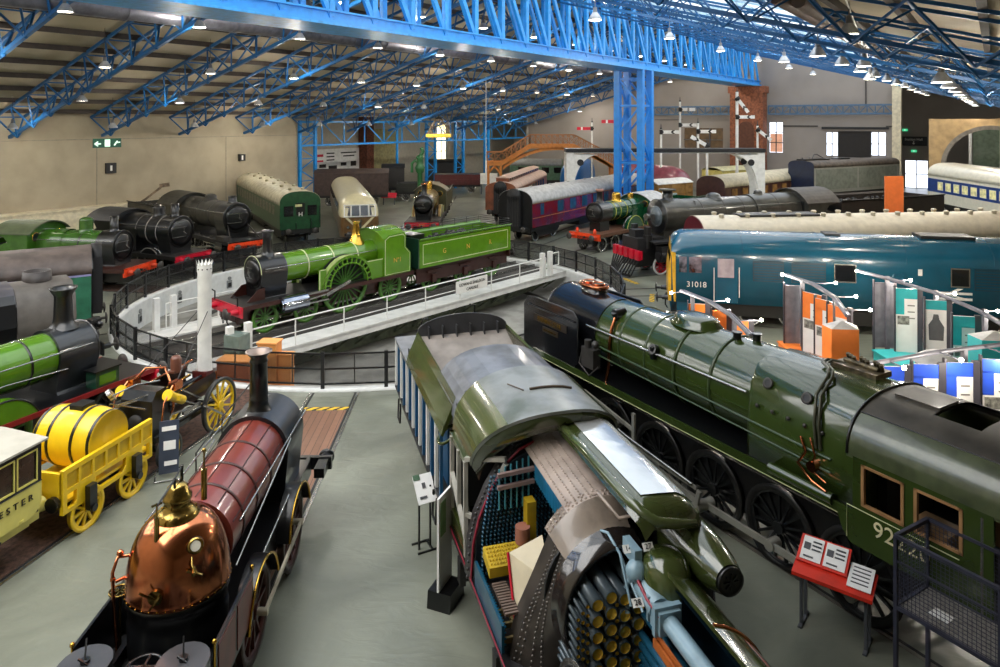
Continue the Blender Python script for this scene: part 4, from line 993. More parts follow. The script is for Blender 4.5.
# green electric motor carriage
DGC=mat('carriage_green','#1d4a2c',.35,coat=.3,var=.15); CRF=mat('cream_roof','#b4ad93',.6,var=.15)
wl=[(1.6+1.15*i,2.35+1.15*i) for i in range(14)]
t=carriage('electric_carriage','dark green electric carriage with cream roof and an H headcode on its end','carriage',119.3,16.6,18.6,1.38,1.15,2.85,3.75,DGC,CRF,DGC,wins=wl,winm=mat('seats_seen','#6f6a55',.3,coat=.4,col2='#2a2c28',scale=6),wy=(2.0,2.65),roofp=2.6,vents=7)
for sy in (-1,1):
    g=G(); g.box(.06,.07,sy*.8-.32,sy*.8+.32,2.05,2.75); g.build('cab_window',GLASS,t)
g=G(); g.box(.06,.08,-.3,.3,2.1,2.95); g.build('headcode_box',BLK,t); text('H',.42,WHITE,t,(.09,0,2.15),(PI/2,0,PI/2)); 
g=G(); g.box(.06,.09,-.36,.1,2.68,2.85); g.build('destination_blind',mat('blind_cream','#d8d49a',.5),t)
g=G(); g.tube([(.12,.7,1.2),(.14,.72,1.6),(.12,.65,1.9)],.03,6); g.tube([(.12,-.3,1.2),(.14,-.32,1.6)],.03,6); g.tube([(.1,1.3,1.5),(.1,1.3,2.7)],.02,6); g.build('jumper_cables',BLK,t)
# cream and brown streamlined railcar
def railcar():
    loc,rz=place(105.6,14.6); t=thing('railcar','streamlined cream and brown diesel railcar with curved four-pane front','railcar',loc,rz)
    CRM=mat('railcar_cream','#cfc6a0',.3,coat=.4,var=.05); BRN=mat('railcar_brown','#6d5130',.3,coat=.4)
    def sec(k,zt,zb=.55,w=1.36): # lower/upper ring pts
        up=[(w*k,2.0)]+[(w*k*math.cos(a)**.75 if math.cos(a)>0 else 0,2.0+(zt-2.0)*math.sin(a)**.8) for a in [PI/2*i/7 for i in range(1,8)]]
        return up
    def full(x,k,zt,za,w=1.36): 
        r=[(y,z) for y,z in sec(k,zt)]; l=[(-y,z) for y,z in r[::-1][1:]]
        return [(x,y,max(z,za)) for y,z in r+l]
    st=[(0.0,.80,2.15),(-.12,.9,2.7),(-.5,.965,3.18),(-1.2,1,3.42),(-2.2,1,3.5)]
    G1=G(); rings=[full(x,k,zt,2.0) for x,k,zt in st]+[full(x,k,zt,2.0) for x,k,zt in [(-19.0+2.2+0-x2,k2,z2) for x2,k2,z2 in [(0,1,3.5)]]]
    L2=19.0; rings=[full(x,k,zt,2.0) for x,k,zt in st]+[full(-L2-x,k,zt,2.0) for x,k,zt in st[::-1]]
    G1.loft(rings,closed=False,caps=False); G1.add(rings[0],[tuple(range(len(rings[0])))]); G1.build('upper_body',CRM,t)
    def low(x,k,zb): w=1.36*k; return [(x,-w,2.02),(x,-w-.02,1.4),(x,-w*.9,zb),(x,w*.9,zb),(x,w+.02,1.4),(x,w,2.02)]
    g=G(); ls=[(0.02,.80,.9),(-.1,.9,.6),(-.5,.965,.45),(-1.2,1,.4)]
    g.loft([low(x,k,z) for x,k,z in ls]+[low(-L2-x,k,z) for x,k,z in ls[::-1]],smooth=False); g.build('lower_body',BRN,t)
    # front V cream flash and windows set on the raked nose
    def nose(y,z): # x on nose surface for front face
        f=(z-2.0)/1.15; return -.02-.42*max(0,f)**1.6-.28*abs(y)**2.2*.35
    panes=[(-.55,-.04),(.04,.55)]
    g=G()
    for a,b in panes:
        v=[(nose(y,z)+.13,y,z) for y,z in ((a,2.12),(b,2.12),(b*.98,2.78),(a*.98,2.78))]; g.add(v,[(0,1,2,3)])
        
    for sy in (-1,1):
        v=[(nose(y,z)+.15-(.1 if y>.9 else 0),sy*y,z) for y,z in ((.66,2.12),(1.0,2.12),(.96,2.72),(.66,2.76))]; g.add(v,[(0,1,2,3) if sy>0 else (3,2,1,0)])
    g.build('front_window',GLASS,t)
    g=G(); fr=[]
    for y in (-1.05,-.6,0,.6,1.05):
        g.bar((nose(y,2.06)+.14,y,2.06),(nose(y,2.82)+.14,y*.97,2.82),.07)
    for z in (2.06,2.82): g.tube([(nose(y,z)+.14,y,z) for y in (-1.08,-.6,0,.6,1.08)],.04,6)
    g.build('window_frames',WHITE,t)
    g=G(); g.prism([(-1.0,2.0),(0,1.0),(1.0,2.0),(.8,2.0),(0,1.22),(-.8,2.0)],.03,.05,'yz'); g.build('vee_moulding',CRM,t)
    g=G(); g.cyl((.02,0,1.75),(.1,0,1.75),.12,n=12); g.box(.02,.06,-.1,.1,1.2,1.6); g.cyl((.02,.8,1.35),(.12,.8,1.35),.11,n=12); g.cyl((.02,-.8,1.35),(.12,-.8,1.35),.11,n=12); g.build('lamps',STEEL,t)
    g=G(); g.box(-.3,.12,-1.05,1.05,.75,.95); g.build('bumper',BLK,t); buffers(t,.0,.75,.9)
    for sy in (-1,1):
        for i in range(11): g=G(); x=-2.4-1.45*i; g.box(x-1.1,x,sy*1.345,sy*1.372,2.12,2.72); g.build('side_window',GLASS,t)
    for c in (3,16): 
        g=G()
        for sy in (-1,1): g.box(-c-1.5,-c+1.5,sy*.95-.05,sy*.95+.05,.3,.7)
        g.build('bogie_frame',FRM,t)
    wheels(t,[-1.8,-4.2,-14.8,-17.2],.45,8,[STEEL,FRM],'cw',solid=True)
railcar()
# brass/black engine with red beam (straight ahead)
t=simple_loco('small dark engine with copper-capped chimney, bronze-coloured boiler and red beam',90,16.7,10,.66,2.4,mat('bronze_green','#a0804c',.3,.4,coat=.3),-1.0,-2.4,-6.2,-8.0,RED,wx=(-4.2,-6.9),wr=1.0,lead=(-1.2,-2.8),domes=((-5.6,.75,.22,BRASS,'safety_valve_cover'),),chz=3.95,cap=COPPER,bands=(-3.4,-4.6),bandm=LINE,roofm=mat('roof_tan','#7a7158',.6),cabm=mat('loco_olive','#3d3c22',.4),ze=2.95,zt=3.5,tend=6.2,lat=0,tcol=mat('loco_olive','',0))
g=G(); g.box(.0,.02,-.5,.5,.95,1.15); g.build('number_board',RED,t); text('3440',.22,GOLD,t,(.03,0,1.05),(PI/2,0,PI/2))
# brown teak carriage with clerestory
TEAK=mat('teak_brown','#80482c',.35,coat=.3,var=.2,scale=1.5); PINKR=mat('pinkish_roof','#c9ab9a',.6,var=.1)
carriage('clerestory_carriage','brown teak carriage with pale pinkish clerestory roof near the orange footbridge','carriage',76.8,25,15.5,1.3,1.15,2.9,3.5,TEAK,PINKR,TEAK,gang=True,clerestory=True,wins=[(1+1.3*i,1.8+1.3*i) for i in range(10)],frame_win=BRASS,roofp=2.2)
# maroon carriage
MARC=mat('carriage_maroon','#74182a',.15,coat=.8,var=.25,scale=1.2,col2='#54264a')
t=carriage('maroon_carriage','long glossy maroon dining carriage with light grey roof and black gangway end','carriage',61.8,17.2,19.5,1.4,1.15,2.85,3.75,MARC,GREYR,BLK,loc=(1.1,49.3,0),rz=math.atan2(-16.7,-11.5),gang=True,wins=[(1.0,1.5)]+[(3.4+1.9*i,4.3+1.9*i) for i in range(8)],wy=(1.95,2.75),frame_win=MARC,winm=mat('blue_reflecting_glass','#27506e',.08,0,.6),band=(mat('maroon_gold_band','#a86a3a',.3,coat=.3),[(1.78,1.83,0),(2.8,2.84,0)]))
g=G()
for i in range(6): g.cyl((-2-2.8*i,.0,3.72),(-2-2.8*i,0,3.84),.13,n=10)
g.build('roof_ventilators',GREYR,t)
# green 4-4-0 with orange beam
LBG=mat('rich_green','#11482a',.2,coat=.6)
t=simple_loco('dark green engine with polished brass dome and orange beam before the blue column',47,16.4,9,.66,2.45,LBG,-1.1,-2.3,-6.2,-8.1,ORANGE,wx=(-4.4,-7.0),wr=1.0,lead=(-.9,-2.4),chz=4.0,cap=mat('chimney_rim','#b08070',.4),domes=((-3.7,.62,.3,BRASS,'dome'),(-5.5,.45,.2,BRASS,'safety_valve_cover')),bands=(-2.7,-3.3,-4.1,-4.9,-5.6),bandm=mat('band_yellow','#b7b24a',.5),plate=mat('plate_brown','#5c3a26',.5),roofm=GREYR,ze=2.95,zt=3.45,tend=6,wrap=False)
g=G()
for sy in (-1,1): g.lathe([(.1,0),(.1,.2),(.04,.3),(.001,.3)],(-.15,sy*.7,1.27),(0,0,1),10)
g.build('front_lamps',ORANGE,t)
# huge black engine
KFB=mat('kf_grey_black','#3c3b35',.35,coat=.3,var=.25,scale=1.5)
loc,rz=place(23,13.9); t=thing('steam_locomotive','enormous black-grey engine with red beam, cowcatcher and white-rimmed red wheels','locomotive',loc,rz)
frames(t,-.1,-12,.5,1.4); running_plate(t,-.8,-12.5,1.45,1.95,BLKM,.12,BLKM)
boiler(t,-3.4,-8.5,.92,3.15,KFB,(-4.6,-6.2,-7.6),IRON); boiler(t,-8.5,-12.0,1.02,3.12,KFB,(-10.2,),IRON,'firebox_casing')
smokebox(t,-2.0,-3.4,.97,3.15,KFB,False,1.9,wrap=False)
g=G(); g.lathe([(.97,0),(.92,.08),(.001,.1)],(-2.0,0,3.15),(1,0,0),28); g.build('smokebox_front',BLK,t)
g=G(); g.lathe([(.5,.08),(.5,.16),(.3,.22),(.001,.25)],(-2.0,0,3.15),(1,0,0),24); g.lathe([(.6,.08),(.6,.12),(.5,.12)],(-2.0,0,3.15),(1,0,0),24); g.build('smokebox_door',mat('door_greyblue','#5c666c',.35,coat=.3),t)
g=G(); g.box(-1.7,-1.4,-.2,.2,3.0,3.3); g.cyl((-1.6,0,3.15),(-1.2,0,3.15),.16,.2,14); g.build('headlamp',STEEL,t)
chimney(t,-2.7,4.05,4.62,.3,BLK,'stove')
g=G(); g.cyl((-2.7,0,4.6),(-2.7,0,4.68),.48,n=20); g.build('chimney_rim',KFB,t)
dome(t,-6.0,4.0,.35,.42,KFB); dome(t,-9.4,4.1,.28,.25,KFB,'safety_valves')
g=G(); g.box(-1.9,-.15,-.75,.75,1.3,2.1); g.box(-1.0,-.3,-.3,.3,1.7,2.5); g.build('pump_platform',BLKM,t)
for sy in (-1,1):
    g=G(); g.cyl((-.9,sy*.65,1.5),(-.9,sy*.65,2.7),.2,n=14); g.cyl((-.9,sy*.65,1.9),(-.9,sy*.65,2.25),.26,n=14); g.build('air_pump',FRM,t)
g=G(); g.box(-.08,0,-1.35,1.35,1.05,1.5); 
for y in (-1.1,-.55,0,.55,1.1): g.box(0,.15,y-.18,y+.18,1.0,1.5)
g.build('buffer_beam',RED,t)
g=G(); pts=arc(1.25,0,.9,8)
for i in range(11):
    y=-1.2+.24*i; g.bar((.1,y,1.0),(.75-abs(y)*.25,y*.85,.18),.07)
g.loft([[(.7-abs(y)*.25+.1,y*.85,z) for y in [-1.25+.25*i for i in range(11)]] for z in (.1,.24)],closed=False,caps=False); g.build('cowcatcher',BLKM,t)
outside_cylinder(t,-1.2,-2.3,1.25,1.15,.36,BLKM)
KFW=[WHITE,RED]; 
wheels(t,[-1.7],.5,10,KFW,'kfl',gauge=.74); wheels(t,[-3.0],.5,10,KFW,'kfl',gauge=.74)
wheels(t,[-4.5,-6.4,-8.3,-10.2],.87,14,[WHITE,RED],'kf',gauge=.74); rods(t,(-4.5,-6.4,-8.3,-10.2),.87,1.15,cyl=(-2.3,1.1,-6.4))
cab(t,-12,-14.2,1.5,1.95,3.6,4.4,KFB,mat('kf_roof','#4a4540',.6),True,'sq')
handrail(t,-3.4,-11.8,1.02,3.6)
tender(t,-14.7,9.5,1.5,1.5,3.5,mat('tender_brown_black','#2c241f',.6),None,4,.55,rails=False,wkey='kft')
g=G(); g.tube([(-4.0,.95,3.1),(-4.2,.6,3.95),(-4.2,-.6,3.95),(-4.0,-.95,3.1)],.03,6); g.build('steam_pipe',IRON,t); g=G(); g.tube([(-7,-.93,3.5),(-8,-.97,3.2),(-9.4,-1.0,3.3)],.03,6); g.build('steam_pipe',IRON,t)
# orange panel standing beyond the cream roof
x,y=P(894,205,2.0); t=thing('orange_banner','tall flat orange display panel with white foot, standing between the black engine and cream roof','display panel',(x+.0,40,0),R(5))
px=(894-500)/700*40; t.location=(px,40,0); g=G(); g.box(-.55,.55,-.05,.05,3.2,5.45); g.build('panel',mat('banner_orange','#f07a3a',.6,var=.04),t); g=G(); g.box(-.55,.55,-.055,.055,2.9,3.2); g.build('white_strip',WHITE,t); g=G(); g.box(-.05,.05,-.04,.04,0,2.9); g.box(-.5,.5,-.3,.3,0,.05); g.build('stand',FRG,t)
# long cream-roofed carriage
CRC=mat('ivory_roof','#cdc3ae',.5,var=.06)
t=carriage('sleeping_carriage','long ivory-roofed carriage with two rows of round roof vents behind the blue diesel','carriage',6,15.6,24,1.42,1.2,2.75,3.8,mat('crimson_body','#5a1420',.3,coat=.3),CRC,mat('crimson_end','#5a1420',.3),roofp=2.1,vents=17,wins=[(2+1.6*i,2.9+1.6*i) for i in range(12)],winm=GLASS,frame_win=CRC)
g=G(); g.box(-6.5,-2.6,-.75,-.55,3.72,3.84); g.box(-6.4,-2.2,-.5,.5,3.76,3.86); g.build('roof_plates',IRON,t)
# ================================================================== blue diesel
def diesel():
    loc,rz=place(-12.6,13.35); rz=R(-11.5)+PI; t=thing('diesel_locomotive','dark teal-blue diesel locomotive numbered 31018 with yellow cab end','locomotive',loc,rz)
    TB=mat('rail_blue','#0f5068',.25,coat=.6,var=.06,scale=1.0); YL=mat('warning_yellow','#edb32d',.35,coat=.3); w=1.34; L_=17.3
    # forward +x; camera side is local +y
    side=[(-w*.86,.98),(-w,1.2),(-w,2.95)]; rf=[(y,z) for y,z in ell(w,2.95,3.86,16,2.3)]
    def ring(x,kz=1,kw=1,zlow=1.0): 
        pts=[(-w*kw,zlow)]+[(y*kw,2.95+(z-2.95)*kz) for y,z in rf]+[(w*kw,zlow)]
        return [(x,y,z) for y,z in pts]
    g=G(); g.loft([ring(-1.35),ring(-L_+1.35)]); g.build('body',TB,t)
    # cab front with raked face
    g=G()
    for s0 in (1,):
        g.loft([ring(-1.35),ring(-.55,.97),ring(-.28,.8,.985),ring(-.12,.55,.97)],caps=False); g.build('cab_shell',TB,t); g=G(); g.loft([ring(-L_+1.35),ring(-L_+.4,.95),ring(-L_+.1,.6,.97)])
    g.build('cab_shell',TB,t)
    g=G(); f=[(-w*.97,.98),(-w*.97,2.95)]+[(y*.97,2.95+(z-2.95)*.55) for y,z in rf[1:-1]]+[(w*.97,2.95),(w*.97,.98)]
    # lower face bulges forward, upper raked
    bot=[(0.0,y,z) for y,z in [(-w*.9,1.0),(w*.9,1.0),(w*.93,2.15),(-w*.93,2.15)]]; top=[(-.13,-w*.97,3.1),(-.13,w*.97,3.1)]
    g.add(bot+top,[(0,1,2,3),(3,2,5,4)]); 
    g.add([(0,w*.9,1.0),(-.3,w*1.003,1.0),(-.3,w*1.003,3.05),(-.13,w*.97,3.1),(0,w*.93,2.15)],[(0,1,2,3,4)]); g.add([(0,-w*.9,1.0),(-.3,-w*1.003,1.0),(-.3,-w*1.003,3.05),(-.13,-w*.97,3.1),(0,-w*.93,2.15)],[(4,3,2,1,0)])
    g.add([(-.13,y*.97/1,z2) for y,z2 in [(-w,3.1),(w,3.1),(w*.8,3.4),(0,3.5),(-w*.8,3.4)]],[(0,1,2,3,4)])
    g.build('yellow_end',YL,t)
    g=G()
    for a,b in ((-1.1,-.42),(-.34,.34),(.42,1.1)):
        g.add([(-.03,a,2.3),(-.03,b,2.3),(-.10,b,2.95),(-.10,a,2.95)],[(0,1,2,3)])
    g.build('windscreens',GLASS,t)
    for sy in (-1,1):
        y=sy*(w+.012)
        for a,b,z0,z1,nm in ((-.75,-.45,2.25,2.9,'cab_window'),(-1.35,-.85,2.25,2.9,'cab_window'),(-2.65,-2.0,2.1,2.88,'door_window')):
            g=G(); g.box(a if a<b else b,b if a<b else a,y-.01,y+.01,z0,z1); g.build(nm,mat('window_lilac','#8d8896',.1,0,.4,col2='#1c1f24',scale=2) if nm!='door_window' else mat('door_glass','#b3a5ab',.15,coat=.4),t)
        for a,b,nm in ((-4.6,-3.4,'grille'),(-6.2,-4.9,'grille'),(-13.0,-11.6,'grille'),(-14.8,-13.2,'grille')):
            g=G(); g.box(a,b,y-.008,y+.008,2.0,2.85)
            for k in range(7): g.box(a+.04,b-.04,y-.02,y+.02,2.05+.11*k,2.09+.11*k,1)
            g.build(nm,[mat('grille_shadow_blue','#08303f',.5),TB],t)
        for a,b in ((-7.3,-6.55),(-11.4,-10.8)):
            g=G(); g.box(a,b,y-.012,y+.012,2.15,2.8,0)
            for q in ((a-.04,a,2.1,2.85),(b,b+.04,2.1,2.85),(a,b,2.1,2.15),(a,b,2.8,2.85)): g.box(q[0],q[1],y-.02,y+.02,q[2],q[3],1)
            g.build('engine_room_window',[GLASS,STEEL],t)
        g=G(); g.lathe([(.001,0),(.2,0),(.27,.01),(.27,.03),(.2,.03)],(-8.9,y-.01*sy,2.35),(0,sy,0),18); g.build('porthole',[TB],t)
        g=G(); g.box(-9.75,-9.6,y-.012,y+.012,2.5,2.75); g.build('notice_plate',WHITE,t)
        for x,z0,z1 in ((-1.85,1.05,2.5),(-2.85,1.3,2.55)):
            g=G(); g.tube([(x,sy*(w+.07),z0),(x,sy*(w+.07),z1)],.02,6); g.build('grab_rail',WHITE,t)
        g=G(); g.box(-2.8,-1.9,y-.004,y+.004,1.05,2.9); g.build('door',TB,t)
        side_text('31018',.33,WHITE,t,-1.15,sy*(w+.02),1.75)
        # double-arrow emblem
        g=G(); X=-10.9; zc=1.75
        for z in (-.11,.11): g.box(X-.62,X+.62,y-.012,y+.012,zc+z-.045,zc+z+.045)
        for d in (0,): 
            g.prism([(X-.3,zc+.3),(X-.1,zc+.3),(X+.34,zc+.06),(X+.14,zc+.06)][::-1],y-.013,y+.013,'xz'); g.prism([(X-.34,zc-.06),(X-.14,zc-.06),(X+.3,zc-.3),(X+.1,zc-.3)][::-1],y-.013,y+.013,'xz'); g.prism([(X+.14,zc+.06),(X+.34,zc+.06),(X-.14,zc-.06),(X-.34,zc-.06)][::-1],y-.013,y+.013,'xz')
        g.build('double_arrow_emblem',WHITE,t)
    for x in (-3.0,-6.1,-9.2,-12.3): g=G(); g.tube([(x,y*1.004,z+.005) for y,z in rf],.015,5); g.build('roof_seam',TB,t)
    g=G(); g.box(-7.0,-6.4,-.4,.4,3.83,3.9); g.box(-12,-10,-.5,.5,3.83,3.95); g.build('exhaust_hatches',FRM,t)
    g=G(); g.box(-L_+.5,-.25,-1.1,1.1,.75,1.05); g.box(-10.5,-7,-1.2,1.2,.35,.9); g.box(-.35,-.1,-1.25,1.25,.55,1.0); g.build('underframe',FRM,t)
    g=G(); g.prism([(-.9,.6),(-.1,.6),(-.05,1.0),(-1.3,1.0)],-1.25,1.25,'xz'); g.build('front_skirt',TB,t)
    buffers(t,-.05,.9,1.05,BLK,BLK); coupling(t,-.05)
    for c in (3.4,13.9):
        g=G()
        for sy in (-1,1): g.prism([(-c-2.3,.9),(-c+2.3,.9),(-c+2.0,.45),(-c-2.0,.45)],sy*1.0-.06,sy*1.0+.06,'xz')
        g.build('bogie_frame',FRM,t); wheels(t,[-c-1.6,-c,-c+1.6],.5,8,[STEEL,FRM],'dzw',solid=True)
diesel()
TEALD=mat('stay_blue','#0d4a63',.35,coat=.3); TAN=mat('cut_plate_tan','#a5958a',.45,coat=.2,var=.12); REDL=mat('cut_edge_red','#8c2436',.4); YEL=mat('tube_yellow','#dcb83a',.5)
# ================================================================== the copper-domed engine
loc,rz=place(-88,18.1); loc=(loc[0]+.1,loc[1],0); t=thing('steam_locomotive','old engine with a big polished copper dome, red boiler and tall black chimney, left foreground','locomotive',loc,rz)
CNR=mat('boiler_red','#7b3429',.3,coat=.5,var=.12,scale=1.5); CNP=mat('panel_red','#6a2f28',.4,coat=.2)
g=G()
for sy in (-1,1): g.box(-6.2,-.1,sy*.66-.04,sy*.66+.04,.75,1.15)
for x in (-.5,-2.8,-4.7): g.box(x-.1,x+.1,-.62,.62,.8,1.1)
g.build('frames',BLK,t)
g=G(); g.box(-.12,0,-1.15,1.15,.85,1.12); g.build('buffer_beam',BLK,t)
for sy in (-1,1):
    g=G(); g.box(-.6,-.0,sy*.98-.11,sy*.98+.11,.9,1.1); g.cyl((-.0,sy*.98,1.0),(.12,sy*.98,1.0),.13,n=14); g.lathe([(.001,.0),(.17,.0),(.18,.06),(.1,.1),(.001,.1)],(.12,sy*.98,1.0),(1,0,0),18); g.build('buffer',BLK,t)
g=G(); g.box(-5.1,-.3,-.72,.72,1.12,1.16); g.build('footplate',BLK,t)
boiler(t,-2.0,-4.9,.62,2.15,CNR,(-2.9,-3.7,-4.4),mat('band_dark','#3c1a16',.4))
g=G()
for k in range(5):
    a=PI*(.12+.19*k); g.bar((-2.0,.625*math.cos(a),2.15+.625*math.sin(a)),(-4.8,.625*math.cos(a),2.15+.625*math.sin(a)),.012,.02)
g.build('lagging_seams',mat('band_dark','',0),t)
SBK=mat('smokebox_blueblack','#181b1f',.35,coat=.5,var=.2)
g=G(); g.cyl((-2.0,0,2.15),(-.8,0,2.15),.7,n=32); g.prism([(-.7,2.15),(-.6,1.15),(.6,1.15),(.7,2.15)],-2.0,-.8,'yz'); g.lathe([(.64,0),(.55,.08),(.001,.12)],(-.8,0,2.15),(1,0,0),28); g.build('smokebox',SBK,t)
g=G(); g.lathe([(.34,-.08),(.25,.02),(.195,.12),(.18,.25),(.187,.26),(.178,.28),(.165,1.0),(.175,1.0),(.18,1.02),(.165,1.05),(.16,1.1),(.245,1.2),(.262,1.21),(.235,1.19),(.14,1.08),(.001,.8)],(-1.6,0,2.78),(0,0,1),28); o=g.build('chimney',BLK,t)
g=G(); g.lathe([(.258,1.2),(.265,1.215),(.225,1.2),(.145,1.09)],(-1.6,0,2.78),(0,0,1),28); g.build('chimney_lip',mat('lip_bronze','#8a7a70',.35,.6),o)
# firebox: black lower drum + copper dome
g=G(); g.lathe([(.68,1.05),(.69,1.45),(.67,1.48),(.68,1.75),(.71,1.77),(.71,1.85),(.68,1.87)],(-5.4,0,0),(0,0,1),36); g.lathe([(.55,.75),(.68,1.05)],(-5.4,0,0),(0,0,1),36); g.build('firebox_base',BLK,t)
pr=[(.68,1.85),(.725,1.87),(.715,1.91)]+[(.71*math.cos(a)**.72,1.95+.97*math.sin(a)) for a in [PI/2*i/16 for i in range(0,14)]]
g=G(); g.lathe(pr,(-5.4,0,0),(0,0,1),48); g.box(-5.45,-4.85,-.45,.45,1.75,2.55) if False else None; cd_=g.build('copper_dome',COPPER,t)
g=G()
for i in range(40): a=2*PI*i/40; g.sphere((-5.4+.722*math.cos(a),.722*math.sin(a),1.89),.01,6,4)
g.build('rim_rivets',BRASS,cd_)
BRW=mat('aged_brass','#a88e4e',.22,1,var=.25,scale=6)
g=G(); g.lathe([(.3,2.82),(.31,2.9),(.24,2.95),(.2,3.0),(.17,3.06),(.2,3.1),(.2,3.16),(.16,3.2),(.14,3.28),(.09,3.33),(.001,3.34)],(-5.45,0,0),(0,0,1),28)
for i in range(14): a=2*PI*i/14; g.sphere((-5.45+.26*math.cos(a),.26*math.sin(a),2.93),.018,6,4)
g.build('brass_manhole_cap',BRW,t)
g=G(); g.cyl((-5.3,0,3.3),(-5.3,0,3.52),.025,n=8); g.tube([(-5.3,0,3.5),(-5.6,-.0,3.42),(-6.1,.0,3.36)],.016,6); g.cyl((-5.55,0,3.3),(-5.55,0,3.45),.02,n=8); g.build('safety_valve_lever',BLK,t)
g=G(); g.cyl((-5.1,-.25,2.9),(-5.1,-.25,3.35),.045,n=10); g.cyl((-5.1,-.25,3.35),(-5.1,-.25,3.62),.015,n=6); g.sphere((-5.1,-.25,3.64),.035,8,5); g.build('brass_column',BRW,t)
g=G(); g.cyl((-5.85,.12,2.6),(-5.85,.12,3.05),.035,n=10); g.cyl((-5.85,.12,3.05),(-5.85,.12,3.25),.013,n=6); g.bar((-5.9,.17,3.23),(-5.8,.07,3.23),.025); g.cyl((-5.9,.12,2.52),(-5.8,.12,2.72),.07,n=12); g.build('whistle',BRW,t)
g=G(); g.cyl((-5.78,-.4,2.62),(-5.88,-.43,2.66),.105,n=20); g.build('gauge_case',BLK,t); g=G(); g.cyl((-5.88,-.43,2.66),(-5.89,-.433,2.663),.07,n=20); g.lathe([(.07,0),(.105,0),(.105,.02),(.07,.02)],(-5.88,-.43,2.66),(-1,-.3,.4),20,1); g.build('pressure_gauge',[mat('gauge_face','#dcd8c8',.4),BRW],t)
g=G(); g.cyl((-5.92,-.42,2.38),(-6.05,-.47,2.36),.03,n=8); g.bar((-6.0,-.36,2.38),(-6.03,-.58,2.34),.025); g.tube([(-5.88,-.38,2.5),(-5.98,-.42,2.44),(-6.02,-.52,2.34)],.016,6); g.build('cock',BRW,t)
g=G(); g.tube([(-5.55,.62,2.35),(-5.65,.76,2.38),(-5.72,.8,2.2),(-5.7,.8,1.9),(-5.68,.78,1.4),(-5.65,.76,.95)],.025,8); g.tube([(-5.55,.66,2.05),(-5.68,.78,2.05)],.025,8); g.sphere((-5.62,.74,2.42),.05,10,6); g.sphere((-5.71,.8,2.1),.04,8,5); g.build('water_gauge_pipes',COPPER,t)
g=G(); g.cyl((-6.05,.02,2.1),(-6.14,.02,2.1),.1,n=20); g.bar((-6.16,-.03,2.07),(-6.2,.2,2.22),.022); g.bar((-6.15,.08,1.95),(-6.18,-.06,2.15),.025); g.build('regulator_handle',BRW,t)
# wheels, rods, splashers
CW=[mat('tyre_dark','#4a3a34',.35,.5),mat('wheel_redbrown','#4c211c',.4)]
wheels(t,[-2.15,-4.45],.72,12,CW,'cn',gauge=.78)
for x in (-2.15,-4.45):
    for sy in (-1,1):
        g=G(); pts=[(x+.8*math.cos(a),.74+.8*math.sin(a)) for a in [PI*(.06+.88*i/14) for i in range(15)]]
        g.loft([[(p[0],sy*.7,p[1]) for p in pts],[(p[0],sy*.96,p[1]) for p in pts]],closed=False,caps=False); o=g.build('splasher',BLK,t)
        g=G(); g.tube([(p[0],sy*.965,p[1]) for p in pts],.022,6); g.build('brass_beading',BRASS,o)
for sy in (-1,1):
    g=G(); g.bar((-2.15,sy*.98,.85),(-4.45,sy*.98,.72),.045,.07)
    for x,zz in ((-2.15,.85),(-4.45,.72)): g.cyl((x,sy*.8,zz),(x,sy*1.02,zz),.06,n=14)
    g.build('coupling_rod',mat('ivory_rod','#cfc5ae',.3,.5),t)
    g=G(); g.cyl((-4.9,sy*.66,1.75),(-2.0,sy*.74,2.4),.018,n=6); g.cyl((-4.9,sy*.72,2.45),(-.9,sy*.76,2.5),.018,n=6); g.cyl((-4.9,sy*.8,1.3),(-2.2,sy*.8,1.5),.02,n=6); g.build('side_rods',STEEL,t)
    # side sheets on the driver's footplate
    g=G(); g.box(-6.5,-4.95,sy*.92-.02,sy*.92+.02,.95,1.72); o=g.build('side_sheet',BLK,t)
    for k in range(2):
        g=G(); a=-5.72+.72*k-.72*0; a=-6.42+.74*k; g.box(a,a+.64,sy*.945-.008,sy*.945+.008,1.02,1.66); g.build('panel',CNP,o)
    for x in (-6.5,-4.95): g=G(); g.sphere((x,sy*.92,1.76),.035,8,5); g.cyl((x,sy*.92,.95),(x,sy*.92,1.74),.018,n=8); g.build('brass_knob_post',BRASS,o)
g=G(); g.box(-6.6,-4.9,-.9,.9,.92,.96); g.build('driver_footplate',BLKM,t)
g=G(); g.lathe([(.13,0),(.15,.0),(.15,.025),(.13,.025),(.13,0)],(-5.55,.78,1.82),(0,0,1),20)
for k in range(3): a=PI*k/3; g.bar((-5.55-.14*math.cos(a),.78-.14*math.sin(a),1.83),(-5.55+.14*math.cos(a),.78+.14*math.sin(a),1.83),.02)
g.cyl((-5.55,.78,1.0),(-5.55,.78,1.84),.02,n=8); g.build('brake_wheel',BRW,t)
# tender with two rounded tanks
tt=link('tender',None,t)
TGR=mat('tank_top_grey','#3b3c40',.4,coat=.3,var=.15)
for sy in (-1,1):
    g=G(); pts=[(-9.6,sy*.62-.32),(-6.7,sy*.62-.32)]+[(-6.75+.32*math.sin(a),sy*.62-.32*math.cos(a)) for a in [PI*i/10 for i in range(1,10)]]+[(-6.75,sy*.62+.32),(-9.6,sy*.62+.32)]
    g.prism(pts[::-1],.95,1.72,'xy'); g.build('water_tank',TGR,tt)
    g=G(); g.cyl((-6.75,sy*.62,1.72),(-6.75,sy*.62,1.76),.06,n=10); g.bar((-6.75,sy*.62,1.76),(-6.6,sy*.62+.06,1.92),.022); g.bar((-6.8,sy*.62-.06,1.72),(-6.8,sy*.62+.06,1.8),.02); g.build('valve_lever',BLK,tt)
g=G(); g.box(-9.6,-6.65,-.95,.95,.85,.95); g.box(-9.5,-6.7,-.7,.7,.5,.85); g.build('frame',BLK,tt)
